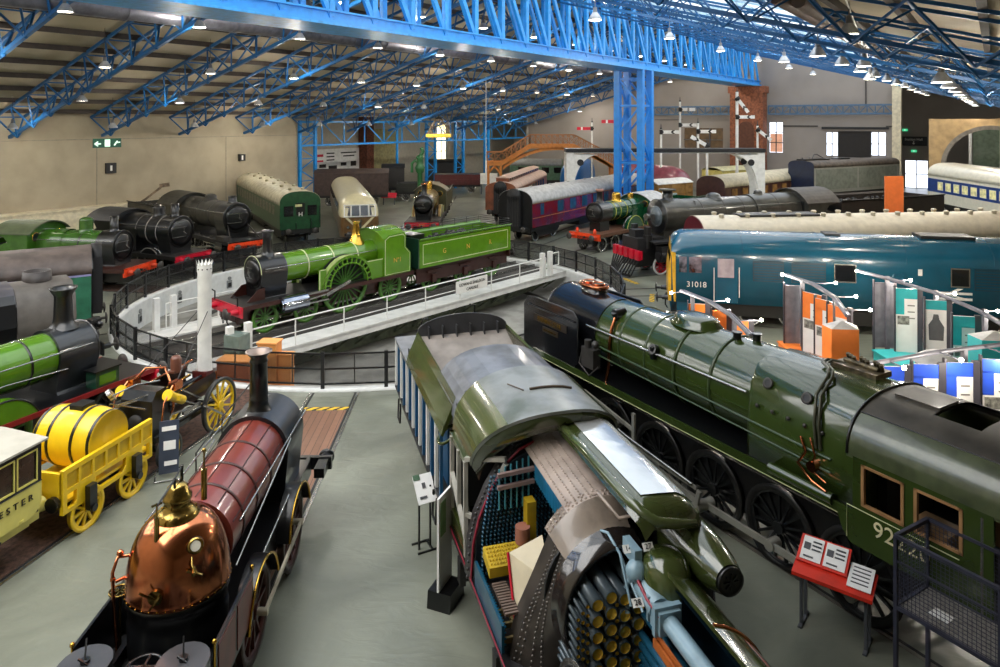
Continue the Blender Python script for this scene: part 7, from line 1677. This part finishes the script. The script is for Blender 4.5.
# maroon streamlined engine
def bullet(name,label,cat,loc,rz,L_,w,zt,m,stripe=None,nose=2.2,zb=.7):
    t=thing(name,label,cat,loc,rz)
    def rg(x,k,kz): return [(x,y,z) for y,z in [(-w*k,zb)]+[(y*k,1.6+(z-1.6)*kz) for y,z in ell(w,1.8,zt,16,2.3)]+[(w*k,zb)]]
    st=[(0,.35,.35),(-.15,.6,.55),(-.5,.8,.75),(-1.1,.93,.9),(-nose,1,1),(-L_,1,1)]
    g=G(); g.loft([rg(x,k,kz) for x,k,kz in st]); g.build('streamlined_casing',m,t)
    if stripe:
        for sy in (-1,1):
            for z in (1.9,2.1): g=G(); g.box(-L_,-nose,sy*(w+.01)-.01,sy*(w+.01)+.01,z,z+.06); g.build('speed_stripe',stripe,t)
    g=G(); g.box(-L_,-.2,-w+.2,w-.2,.3,zb); g.build('frames',FRM,t); wheels(t,[-1.5,-3.5,-5.5,-7.5],.6,10,[STEEL,FRM],'bl'); return t
p=at(689,68); t=bullet('streamlined_locomotive','rounded maroon streamlined engine under the white bridge','locomotive',p,R(-52),8.5,1.35,4.1,mat('dusty_maroon','#8a4552',.3,coat=.5),CREAM)
g=G(); g.box(-.9,-.5,-.3,.3,2.6,3.0); g.build('white_plate',WHITE,t)
p=at(568,80); bullet('streamlined_locomotive','bright blue streamlined engine partly behind the brown clerestory carriage','locomotive',(p[0],p[1],0),R(-112),7,1.4,4.0,mat('garter_blue','#1565a8',.3,coat=.4,var=.05),None)
carriage('green_carriage','dull green carriage with grey roof glimpsed beneath the orange footbridge arch','carriage',0,0,6.5,1.35,1.1,2.9,3.7,mat('dull_green','#4c6b52',.4),mat('grey_dull_roof','#6f6f6c',.6),mat('dull_green','',0),loc=(1.5,90,0),rz=R(172),wins=[(1+1.5*i,1.9+1.5*i) for i in range(5)])
# small pale-roofed wagons right of the column
def wagon(label,loc,rz,L_,w,zb,zt,bm,rm,name='goods_wagon',roof=True,group=None,zr=.35):
    t=thing(name,label,'wagon',loc,rz,group); g=G(); g.box(-L_,0,-w,w,zb,zt); g.build('body',bm,t)
    g=G()
    for sy in (-1,1):
        n=max(2,int(L_/.9))
        for i in range(n+1): x=-L_*i/n; g.box(x-.04,x+.04,sy*w-.05,sy*w+.05,zb,zt)
        g.box(-L_,0,sy*w-.04,sy*w+.04,(zb+zt)/2-.04,(zb+zt)/2+.04)
    g.build('ribs',bm,t)
    if roof:
        g=G(); pr_=arc(w+.1,zt,zt+zr,10); g.loft([[(x,y,z) for y,z in pr_]+[(x,y,z-.05) for y,z in pr_[::-1]] for x in (.1,-L_-.1)],smooth=False); g.build('roof',rm,t)
        for sy in (-1,1): g=G(); g.box(-L_*.62,-L_*.38,sy*(w+.03)-.02,sy*(w+.03)+.02,zb+.1,zt-.1); g.build('door',bm,t)
    else:
        g=G(); g.box(-L_+.1,-.1,-w+.1,w-.1,zt-.02,zt+.02); g.build('load_top',rm,t)
    g=G(); 
    for sy in (-1,1): g.box(-L_,0,sy*(w-.25)-.05,sy*(w-.25)+.05,zb-.25,zb)
    g.build('underframe',FRM,t); wheels(t,[-L_*.2,-L_*.8],.46,8,[STEEL,FRM],'wg'); return t
PNK=mat('wagon_ochre','#a8814a',.5,var=.15)
wagon('white-roofed ochre wagon right of the blue column, behind the green engine',at(682,66),R(35),4.6,1.2,1.1,2.9,PNK,WHITE)
mat('wagon_dark','#3a3c40',.5)
wagon('yellow and cream coach-like wagon under the right end of the white bridge',at(712,76),R(215),5,1.3,1.1,3.2,mat('cream_yellow','#cfc06a',.5),mat('cream_yellow_roof','#cfc9a0',.5))
# white and grey things beyond
def cab_car():
    t=thing('white_railcar','small white railcar with dark glazed front panes beside the far wall','railcar',at(800,76),R(160)); W_=mat('gloss_white','#dfe3e6',.3,coat=.4)
    g=G(); g.loft([[(x,y*k,z) for y,z in [(-1.3,1.0)]+ell(1.3,3.0,4.3,10,2.6)+[(1.3,1.0)]] for x,k in ((-.1,.9),(-.6,1),(-5,1))]); g.build('body',W_,t)
    for i in range(3): g=G(); g.tube([(-.2-.7*i,-1.2,4.1),(-.2-.7*i,-.6,4.5),(-.2-.7*i,.6,4.5),(-.2-.7*i,1.2,4.1)],.08,6); g.build('roof_hoop',BLK,t)
    for sy in (-1,1): g=G(); g.box(-4.5,-.8,sy*1.32-.02,sy*1.32+.02,2.2,3.0); g.build('side_glazing',GLASS,t)
    g=G(); g.box(-4.8,-.2,-1.0,1.0,.5,1.0); g.build('underframe',FRM,t); wheels(t,[-1.2,-4.0],.46,8,[STEEL,FRM],'wg')
cab_car()
GTR=mat('train_grey','#8f8f86',.4,var=.05)
g=G(); pl_=g.box(-14,1,-2.0,2.0,0,.85); o=g.build('display_plinth',mat('plinth_grey','#77736b',.7)); a_=math.atan2(6,11); o.location=at(886,72); o.rotation_euler=(0,0,a_); tag(o,'low grey plinth beneath the boxy grey train at the back right','plinth')
t=carriage('grey_train','boxy pale grey train body with brown roof and tan end, standing near the dark doorway','train',0,0,13,1.4,1.0,3.4,4.0,GTR,mat('roof_brown_grey','#5b5148',.6,var=.2),mat('tan_end','#b39c72',.5),loc=(at(886,72)[0],72,.85),rz=a_,wins=(),roofp=3.0,rear_m=mat('navy_end','#1c2740',.4))
for sy in (-1,1):
    for k in range(2): g=G(); g.box(-12.7+6.3*k,-6.8+6.3*k,sy*1.43-.02,sy*1.43+.02,1.3,3.2); g.build('flat_panel',mat('panel_greygreen','#7c8076',.4),t)
g=G(); g.box(-8,-6.5,-.5,.5,4.0,4.1); g.build('roof_hatch',BLK,t)
g=G(); g.box(-13,-9.5,-.5,.5,4.0,4.12); g.tube([(-12,-.4,4.1),(-11.2,0,4.5),(-10.4,.3,4.5),(-9.6,.1,4.1)],.04,6); g.build('roof_gear',BLK,t)
# white and blue fast train
SHW=mat('train_ivory','#ddd9c8',.35,coat=.3,var=.04); SHB=mat('train_blue','#1c3f86',.3,coat=.4)
g=G(); g.box(-17,1,-2.3,2.3,0,.9); o=g.build('display_plinth',mat('plinth_grey','',0)); o.location=(38.4,60,0); o.rotation_euler=(0,0,R(86)); tag(o,'low grey plinth beneath the white and blue train at the far right','plinth')
t=carriage('express_train','white and royal blue express train car with square windows before the sandy arch','train',0,0,16,1.65,.9,3.1,4.15,SHW,SHW,SHW,loc=(38.4,60,.85),rz=R(86),wins=[(1.6+1.15*i,2.3+1.15*i) for i in range(12)],wy=(2.0,2.6),winm=mat('yellowish_panes','#c9c48c',.3,emit='#d8cf90',es=.35,col2='#6f7468',scale=3),band=(SHB,[(1.75,2.85,0)]),frame_win=SHW,roofp=2.6)
for i in range(9): g=G(); x=-1.2-1.6*i; g.box(x-.8,x,1.1,1.45,3.55,3.75); g.build('roof_grille',BLKM,t)
g=G(); 
for sy in (-1,1): g.box(-16,0,sy*1.6-.02,sy*1.6+.02,3.2,3.26)
g.build('thin_blue_line',SHB,t)
# annex wagons and oddments
BRD=mat('boxcar_brown','#3f2f2a',.6,var=.2)
t=wagon('long dark brown boxcar behind the cream railcar under the poster board',(at(388,72)[0],72,0),R(8),7.2,1.35,1.1,3.3,BRD,mat('boxcar_roof','#4a3d38',.6),zr=.4)
wagon('low dark open wagon right of the brown boxcar',(at(440,76)[0],76,0),R(8),4.6,1.2,1.0,1.9,mat('wagon_blackgreen','#23261f',.6),BLKM,roof=False)
wagon('dark end of a second van just right of the brown boxcar',(at(404,79)[0],79,0),R(8),2.4,1.3,1.1,3.4,mat('van_black','#1e1c1b',.6),BLKM)
wagon('long dark red wagon standing below the right annex columns',(at(480,84)[0],84,0),R(5),5.4,1.25,1.0,2.2,mat('wagon_dark_red','#4d1614',.5),mat('wagon_dark','',0),roof=False)
wagon('dark van behind the dark red wagon in the annex',(at(462,92)[0],92,0),R(5),4.5,1.3,1.1,3.2,mat('van_black','',0),BLKM)
t=thing('crated_bench','pale crate-like bench at the right end of the annex wagons','bench',at(489,82)); g=G(); g.box(-1.0,1.0,-.6,.6,1.2,2.4); g.build('crate',WHITE,t); g=G()
for x in (-.9,.9):
    for y in (-.5,.5): g.box(x-.07,x+.07,y-.07,y+.07,0,1.2)
g.build('legs',FRG,t)
p=P(389,196,.9); t=thing('information_board','small tilted red information board on a stand before the annex wagons','sign',(p[0],p[1],0)); g=G(); g.add([(-.75,-.3,.8),(.75,-.3,.8),(.75,.3,1.2),(-.75,.3,1.2),(-.75,-.3,.74),(.75,-.3,.74),(.75,.3,1.14),(-.75,.3,1.14)],[(0,1,2,3),(7,6,5,4),(0,4,5,1),(1,5,6,2),(2,6,7,3),(3,7,4,0)]); g.build('panel',RED,t); g=G(); g.box(-.6,-.5,-.05,.05,0,1.0); g.box(.5,.6,-.05,.05,0,1.0); g.build('legs',FRG,t)
# green crane figure
t=thing('yard_crane','slender green iron water crane rising behind the brass-topped engine','crane',at(420,70)); CG=mat('crane_green','#2e6a3a',.4,coat=.3)
g=G(); g.lathe([(.45,0),(.4,.3),(.28,.4),(.25,3.3),(.4,3.5),(.5,3.9),(.35,4.2),(.3,4.7),(.42,4.9),(.3,5.1),(.001,5.2)],(0,0,0),(0,0,1),14); g.build('column',CG,t); g=G(); g.tube([(0,0,4.3),(-.5,0,4.6),(-.8,0,4.3),(-.8,0,3.4)],.15,8); g.tube([(0,0,5.0),(.3,0,5.5),(.1,0,5.9)],.18,8); g.build('arm',CG,t)
# conical fairground-like canopy
t=thing('round_canopy','conical canopy of thin rods over a yellow-lit ring, hung between the annex columns','canopy',at(438.5,78,0)); z0,z1=7.1,8.8
g=G()
for i in range(14): a=2*PI*i/14; g.bar((.35*math.cos(a),.35*math.sin(a),z1),(1.35*math.cos(a),1.35*math.sin(a),z0),.05)
g.build('rods',mat('rod_brown','#7a6a50',.5),t); g=G(); g.lathe([(1.35,z0-.35),(1.4,z0-.3),(1.4,z0),(1.3,z0)],(0,0,0),(0,0,1),24); g.build('ring',mat('ring_yellow','#d8b03a',.5,emit='#e8b840',es=.8,col2='#5a4a20',scale=5),t); g=G(); g.cyl((0,0,z1),(0,0,z1+1.2),.05,n=6); g.lathe([(.4,z1-.05),(.4,z1+.1),(.001,z1+.15)],(0,0,0),(0,0,1),12); g.build('hanger',BLK,t)
t=thing('drop_pole','thin white cable dropping from the roof to a white handle left of the footbridge','pole',at(486,70)); g=G(); g.cyl((0,0,3.6),(0,0,13.0),.03,n=6); g.build('cable',WHITE,t); g=G(); g.cyl((0,0,3.0),(0,0,4.6),.09,n=8); g.build('handle',WHITE,t)
# small jib by the left wall and crate
s_,z=LWp(128,205); x,y,_=W(LW+2.0,s_); t=thing('jib_crane','small rusty jib sticking up behind the black engine by the left wall','crane',(x,y,0),R(20)); RUST=mat('rusty_iron','#7d6a55',.7,var=.3)
g=G(); g.box(-.4,.4,-.4,.4,0,2.1); g.build('pedestal',BLKM,t); g=G(); g.bar((-.3,0,2.0),(1.5,0,3.5),.16); g.bar((-.1,0,2.3),(1.4,0,3.3),.06); g.bar((1.3,0,3.5),(2.0,0,3.6),.3); g.build('jib',RUST,t)
s_,z=LWp(148,215); x,y,_=W(LW+2.2,s_+1); t=thing('storage_crate','cream cupboard-like crate against the left wall between two black engines','crate',(x,y,0),HRZ); g=G(); g.box(-.7,.7,-.9,.9,0,2.5); g.build('box',CREAM,t); g=G(); g.box(.7,.72,-.5,.3,1.2,2.0); g.build('dark_opening',DK,t)
# ================================================================== exhibition stands beside the diesel
SPOT=mat('spot_glow','#ffffff',.4,emit='#fff4dc',es=30); GP=mat('stand_grey','#6f6f78',.4,.3); LENS=mat('photo_print','#9a9a92',.5,col2='#3c3a38',scale=7)
OLT=mat('stand_orange','#f08030',.5,var=.04); TQ=mat('stand_turquoise','#2aa9ae',.45,var=.05); BLU=mat('stand_blue','#2a4fc4',.45,var=.05); WP=mat('stand_white','#e6e4e2',.5,var=.03)
def stand(name,label,path,zr,boards,cab=None,plinth=None,spots=(),posts=(),main=OLT):
    """path: world xy of the curved overhead rail; boards: (x,y,yaw,w,z0,z1,topcolour,kind)"""
    ox,oy=path[0]; t=thing(name,label,'display stand',(ox,oy,0)); L=lambda x,y,z=0:(x-ox,y-oy,z)
    g=G(); P3=[L(x,y,z) for (x,y),z in zip(path,zr)]; g.tube(P3,.06,8); g.tube([(a+.12,b+.05,c-.0) for a,b,c in P3],.03,6); g.build('overhead_rail',GP,t)
    for (x,y,z) in posts:
        g=G(); g.box(x-ox-.06,x-ox+.06,y-oy-.06,y-oy+.06,0,z); g.build('rail_post',GP,t)
    for (x,y,yaw,w,z0,z1,m,kind) in boards:
        b=link('display_board',None,t,L(x,y),(0,0,R(yaw))); g=G(); g.box(-w/2,w/2,-.03,.03,z0,z1); g.build('panel',GP if kind=='grey' else (m if kind=='full' else WP),b)
        g=G(); g.box(-w/2-.04,-w/2,-.06,.06,0,z1+.1); g.box(w/2,w/2+.16,-.05,.05,.0,z1+.05) if kind!='grey' else g.box(w/2,w/2+.04,-.06,.06,0,z1+.1); g.build('upright',mat('upright_dark','#3f3d45',.4),b)
        if kind=='top':
            g=G(); g.box(-w/2,w/2,-.036,-.028,z1-.35,z1); g.box(-w/2,-w/2+w*.4,-.036,-.028,z1-.9,z1-.3); g.build('colour_band',m,b)
            g=G(); g.box(-w/2+.06,w/2-.25,-.036,-.028,z1-1.25,z1-.95); g.build('photograph',LENS,b)
            for k in range(3): g=G(); g.box(w*.05,w/2-.08,-.036,-.028,z1-.6-.22*k,z1-.56-.22*k); g.build('text_line',mat('text_grey','#7e7a78',.6),b)
        if kind=='figure': 
            g=G(); g.box(-w/2,w/2,-.036,-.028,z1-.3,z1); g.build('colour_band',m,b); g=G(); g.prism([(-.2,z1-1.3),(-.22,z1-.8),(-.1,z1-.62),(-.07,z1-.45),(.07,z1-.45),(.1,z1-.62),(.24,z1-.85),(.22,z1-1.3)][::-1],-.036,-.028,'xz'); g.build('silhouette_print',mat('print_grey','#55565a',.6),b)
    if cab:
        for (x,y,yaw,w,d,h,m) in cab:
            b=link('cabinet',None,t,L(x,y),(0,0,R(yaw))); g=G(); g.prism([(-w/2,-d/2),(w/2,-d/2),(w/2+.1,d/2),(-w/2-.1,d/2)],0,h,'xy'); g.build('body',m,b)
            g=G(); g.loft([[(-w/2,-d/2,h),(w/2,-d/2,h),(w/2+.1,d/2,h),(-w/2-.1,d/2,h)],[(-.05,-.05,h+.2),(.05,-.05,h+.2),(.05,.05,h+.2),(-.05,.05,h+.2)]],smooth=False); g.build('pyramid_lid',mat('lid_grey','#c9c5c0',.5),b)
            g=G(); g.box(-w*.25,w*.3,-d/2-.012,-d/2,h-1.25,h-.98); g.build('screen',GLASS,b)
    if plinth:
        for (x,y,yaw,w,d,h,m) in plinth:
            b=link('plinth',None,t,L(x,y),(0,0,R(yaw))); g=G(); g.box(-w/2,w/2,-d/2,d/2,0,h); g.build('block',m,b); g=G(); g.box(-w/2-.04,w/2+.04,-d/2-.04,d/2+.04,h,h+.05); g.build('top_sheet',m,b)
    for (x,y,z,dx,dy) in spots:
        g=G(); g.tube([L(x,y,z),L(x+dx,y+dy,z)],.018,6); g.sphere(L(x+dx,y+dy,z),.055,8,5,m=1); g.build('spotlight',[GP,SPOT],t)
        ld=bpy.data.lights.get('exhibit_spot') or bpy.data.lights.new('exhibit_spot','POINT'); ld.energy=60; ld.color=(1,.9,.75); ld.shadow_soft_size=.06; link('exhibit_spot_light',ld,None,(x+dx-.1,y+dy-.25,z-.1))
# curved orange stand beside the tall engine dome
stand('exhibition_stand','small orange-lit stand with curved grey rail beside the blue diesel buffers',[(6.3,24.4),(6.9,23.3),(7.25,22),(7.35,20.6)],[2.7,2.62,2.5,2.3],
      [(6.75,24.0,-12,.55,.6,2.35,OLT,'top'),(7.3,23.3,-12,.45,.6,2.3,OLT,'full'),(7.75,22.5,-12,.45,.6,2.2,OLT,'full')],None,[(7.2,23.3,0,1.6,.8,.5,OLT)],[(6.3,24.4,2.65,-.35,-.1),(6.9,23.3,2.6,.75,.2),(7.3,21.6,2.45,.8,.1)],[(6.6,24.0,2.65),(7.3,21.8,2.4)])
stand('exhibition_stand','orange and white stand with grey boards and orange cabinet before the blue diesel',[(10.5,25.8),(10.95,24.6),(11.1,23.3),(10.9,22)],[2.95,2.9,2.75,2.5],
      [(10.65,25.4,-8,.62,.3,2.65,GP,'grey'),(10.9,24.4,-60,.75,.35,2.6,OLT,'top'),(11.0,23.7,-60,.7,.35,2.55,OLT,'top'),(11.15,23.1,-60,.7,.35,2.5,OLT,'top')],[(10.65,21.8,-4,.82,.5,2.2,OLT)],[(10.7,25.2,0,1.0,.9,.5,OLT),(11.1,23.6,0,1.0,1.8,.35,OLT)],[(10.5,25.8,2.95,-.1,0),(10.95,24.6,2.9,.9,.1),(11.1,23.3,2.75,.8,.1),(10.95,22.3,2.6,.85,0)],[(10.8,25.0,2.9),(11.1,23.2,2.7)])
stand('exhibition_stand','large turquoise and white stand under a long curved rail, right of the orange cabinet',[(13.4,26.2),(14.0,24.9),(14.6,23.4),(14.9,21.8),(14.9,20.2)],[3.0,2.95,2.85,2.7,2.5],
      [(13.95,25.4,-8,.7,.4,2.75,GP,'grey'),(14.1,24.3,-14,.68,.35,2.8,TQ,'top'),(14.25,22.9,-14,.62,.35,2.75,TQ,'figure'),(14.3,21.6,-14,.6,.35,2.6,TQ,'top')],[(14.4,20.4,-8,.95,.6,2.3,TQ)],[(13.9,23.6,0,1.6,1.9,.55,TQ)],[(13.4,26.2,3.0,-.05,0),(14.0,24.9,2.95,.6,0),(14.6,23.4,2.85,.6,0),(14.9,21.8,2.7,.6,0)],[(14.0,25.3,3.0),(14.7,23.6,2.9),(15.1,21.8,2.75)])
stand('exhibition_stand','blue-topped white stand with photographs just beyond the long green engine cab',[(8.5,17.0),(9.6,17.3),(11.2,17.9),(13.2,18.4)],[2.65,2.7,2.72,2.75],
      [(9.95,17.7,-4,.5,.3,2.42,BLU,'top'),(10.75,17.7,-4,.62,.3,2.48,BLU,'top'),(11.6,17.7,-4,.66,.3,2.52,BLU,'top'),(12.55,17.7,-8,.7,.3,2.6,BLU,'top')],None,None,[(9.6,17.3,2.7,.1,-.5),(11.2,17.9,2.72,.2,-.6),(12.6,18.2,2.75,.2,-.6)],[(9.3,17.2,2.65),(12.0,18.1,2.72)])
t=thing('conical_hood','broad pale grey conical cover with a dark rim standing among the exhibition stands','cover',(11.9,19.1,0)); g=G(); g.lathe([(.58,2.05),(.58,2.1),(.32,2.28),(.1,2.38),(.001,2.4)],(0,0,0),(0,0,1),24); g.build('cone',mat('lid_grey','',0),t); g=G(); g.cyl((0,0,0),(0,0,2.0),.5,n=16); g.build('drum',mat('print_grey','',0) if 'print_grey' in MATS else GP,t)
# ================================================================== foreground signs and platforms
# red information desk
x0,y0=P(835,582,1.0); a=math.atan2(-.75,.95)
t=thing('information_desk','bright red sloping information desk with three white sheets, beside the long green engine','information desk',(5.64,11.8,0),a)
g=G(); g.add([(-.62,-.28,.95),(.62,-.28,.95),(.62,.22,1.12),(-.62,.22,1.12),(-.62,-.28,.89),(.62,-.28,.89),(.62,.22,1.06),(-.62,.22,1.06)],[(0,1,2,3),(7,6,5,4),(0,4,5,1),(1,5,6,2),(2,6,7,3),(3,7,4,0)]); g.build('red_top',mat('desk_red','#d8321f',.4,coat=.2),t)
g=G(); g.add([(-.6,-.08,1.07),(.2,-.08,1.07),(.2,.34,1.32),(-.6,.34,1.32),(-.6,-.05,1.02),(.2,-.05,1.02),(.2,.37,1.27),(-.6,.37,1.27)],[(0,1,2,3),(7,6,5,4),(0,4,5,1),(1,5,6,2),(2,6,7,3),(3,7,4,0)]); bk=g.build('red_backboard',mat('desk_red','',0),t)
def sheet(par,x0,x1,y0,z0,y1,z1,m=WHITE,name='sheet'):
    g=G(); n=Vector((0,-(z1-z0),(y1-y0))).normalized()*.012; v=[Vector(p)+n*s_ for s_ in (0,1) for p in ((x0,y0,z0),(x1,y0,z0),(x1,y1,z1),(x0,y1,z1))]; g.add(v,[(3,2,1,0),(4,5,6,7),(0,1,5,4),(1,2,6,5),(2,3,7,6),(3,0,4,7)]); return g.build(name,m,par)
sp_=mat('sheet_white','#ecebe8',.5,var=.02); tg=mat('print_dark','#4c4c50',.6)
for x0_,x1_ in ((-.55,-.22),(-.18,.16)):
    s1=sheet(bk,x0_,x1_,-.05,1.095,.31,1.31,sp_); sheet(s1,x0_+.03,x0_+.13,.1,1.2,.2,1.26,tg,'print_picture')
    for k in range(3): sheet(s1,x0_+.16,x1_-.03,.22-.06*k,1.278-.036*k,.24-.06*k,1.29-.036*k,tg,'print_line')
    sheet(s1,x0_+.05,x1_-.12,-.02,1.13,.0,1.142,tg,'print_line')
s1=sheet(t,.22,.58,-.2,1.0,.24,1.16,sp_)
for k in range(5): sheet(s1,.27,.53,.16-.07*k,1.145-.0255*k,.175-.07*k,1.15-.0255*k,tg,'print_line')
for x in (-.5,.5):
    g=G(); g.bar((x,-.12,.02),(x,-.12,.98),.05); g.bar((x,.14,.02),(x,.14,1.05),.05); g.box(x-.03,x+.03,-.25,.25,0,.03); g.build('leg_frame',mat('leg_grey','#55585e',.4),t)
# mesh cage platform
CGM=mat('cage_steel','#4b4c5c',.4,.5); 
def grid(g,p,u,v,nu,nv,w_=.006):
    p,u,v=Vector(p),Vector(u),Vector(v)
    for i in range(nu+1): g.bar(p+u*(i/nu),p+u*(i/nu)+v,w_)
    for j in range(nv+1): g.bar(p+v*(j/nv),p+v*(j/nv)+u,w_)
t=thing('access_platform','dark grey wire-mesh access platform with steps at the bottom right corner','platform',(5.74,10.15,0),math.atan2(.6,.85)-PI/2+.0)
# local: +y from A to B roughly, -? ; use x along A->D, y along A->B
t.rotation_euler=(0,0,math.atan2(-.84,.5)); zf,zt_=1.6,2.62; A_,B_=1.35,.85
def cg(nm): return G()
g=G()
for x,y in ((0,0),(0,B_),(A_,0),(A_,B_)): g.bar((x,y,0),(x,y,zt_),.05)
g.build('corner_posts',CGM,t)
g=G(); 
for z in (zt_,zf): g.bar((0,0,z),(0,B_,z),.05); g.bar((0,0,z),(A_,0,z),.05); g.bar((0,B_,z),(A_+1.6,B_,z),.05)
g.bar((0,0,zt_-.35),(A_,0,zt_-.35),.03); g.bar((A_,0,zf),(A_,B_,zf),.05)
for x in (A_,): g.bar((x,0,zt_),(x+1.3,0,zt_-1.0),.05); g.bar((x,0,zf),(x+1.3,0,zf-1.1),.05); g.bar((x,B_,zf),(x+1.3,B_,zf-1.1),.05)
g.bar((A_+1.3,0,0),(A_+1.3,0,zt_-1.0),.05)
g.build('rails',CGM,t)
g=G(); grid(g,(0,0,zf),(A_,0,0),(0,0,zt_-zf),24,18); o=g.build('front_mesh',CGM,t); o['kind']='stuff'
g=G(); grid(g,(0,0,zf),(0,B_,0),(0,0,zt_-zf),18,18); grid(g,(0,B_,zf),(A_,0,0),(0,0,zt_-zf),24,18); o=g.build('side_mesh',CGM,t); o['kind']='stuff'
g=G(); g.box(0,A_,0,B_,zf-.03,zf+.01); g.build('deck',mat('deck_grating','#8f8a86',.5,var=.2,scale=20,bump=.5),t)
for k in range(5): g=G(); x=A_+.05+.26*k; g.box(x,x+.24,.02,B_-.02,zf-.22*(k+1),zf-.22*(k+1)+.03); g.build('step',mat('deck_grating','',0),t)
g=G(); g.box(.32,.58,.25,.45,zf+.011,zf+.016); o=g.build('paper_sheet',sp_); o.location=t.location; o.rotation_euler=(0,0,t.rotation_euler.z+.0); tag(o,'loose white sheet of paper lying on the mesh platform deck','paper')
g=G(); g.cyl((A_+.25,.0,zt_-.3),(A_+.25,-.02,zt_-.3),.09,n=18); g.build('round_red_sign',mat('sign_pinkred','#c0304c',.4),t)
# boards beside the cut engine
t=thing('information_lectern','white information board tilted on a slim black stand beside the cut-open engine','sign',(-1.5,14.1,0),R(28)); g=G(); g.add([(-.2,-.16,1.02),(.2,-.16,1.02),(.2,.22,1.42),(-.2,.22,1.42),(-.2,-.14,1.0),(.2,-.14,1.0),(.2,.24,1.4),(-.2,.24,1.4)],[(0,1,2,3),(7,6,5,4),(0,4,5,1),(1,5,6,2),(2,6,7,3),(3,7,4,0)]); b=g.build('board',sp_,t); sheet(b,-.05,.02,.03,1.225,.1,1.3,tg,'print_picture'); sheet(b,-.15,.0,-.1,1.09,-.07,1.12,tg,'print_line'); sheet(b,-.2,-.06,.15,1.352,.22,1.425,mat('print_green','#4d6b52',.5),'print_band')
g=G(); g.bar((.12,.05,0),(.12,.05,1.25),.035); g.bar((-.12,.05,0),(-.12,.05,1.15),.035); g.bar((-.2,-.1,.02),(.2,-.1,.02),.03); g.bar((-.2,.25,.02),(.2,.25,.02),.03); g.bar((.12,-.1,.02),(.12,.25,.02),.03); g.build('stand',BLK,t)
t=thing('narrow_display_board','tall narrow white display board on a black wedge base beside the cut-open engine','sign',(-1.0,12.6,0),R(68)); g=G(); g.box(-.26,.26,-.02,.02,.28,1.95); b=g.build('panel',sp_,t); g=G(); g.box(-.2,.0,-.03,-.02,1.25,1.85); g.build('green_print',mat('print_leaf_green','#8aa878',.5),b); g=G(); g.prism([(-.3,0),(.3,0),(.26,.3),(-.26,.3)],-.25,.2,'xz'); g.build('wedge_base',BLK,t)
x,y=P(172,478); t=thing('information_stand','dark blue upright information panel on a light tube frame beside the yellow tender','sign',(x-.12,y+.1,0),R(22)); g=G(); g.add([(-.22,-.12,.12),(.22,-.12,.12),(.22,.1,1.3),(-.22,.1,1.3),(-.22,-.09,.12),(.22,-.09,.12),(.22,.13,1.3),(-.22,.13,1.3)],[(0,1,2,3),(7,6,5,4),(0,4,5,1),(1,5,6,2),(2,6,7,3),(3,7,4,0)]); b=g.build('panel',mat('panel_slateblue','#3c4454',.35,coat=.2),t)
for z0_,z1_,x0_,x1_ in ((.65,.85,-.12,.15),(.3,.4,-.1,.18),(1.08,1.18,-.16,.16)): sheet(b,x0_,x1_,-.12+.187*(z0_-.12)-.005,z0_,-.12+.187*(z1_-.12)-.005,z1_,sp_,'label_print')
g=G(); g.tube([(-.3,-.3,.03),(.3,-.3,.03),(.3,.3,.03),(-.3,.3,.03),(-.3,-.3,.03)],.02,6); g.bar((0,.3,.03),(0,.1,1.0),.03); g.build('tube_frame',STEEL,t)
# slim barrier between the two early engines
t=thing('barrier_rail','low black hand barrier running between the yellow-wheeled engine and the copper-domed engine','barrier',(0,0,0)); pts=[P(196,492)+(0,),P(222,452)+(0,),P(250,415)+(0,)]
g=G(); T_=[(x,y,.9) for x,y,_ in pts]; g.tube(T_,.022,6); g.tube([(x,y,.45) for x,y,_ in pts],.015,6); g.build('rails',BLK,t)
for x,y,_ in pts: g=G(); g.cyl((x,y,0),(x,y,.9),.02,n=8); g.cyl((x,y,0),(x,y,.02),.1,n=12); g.build('post',BLK,t)
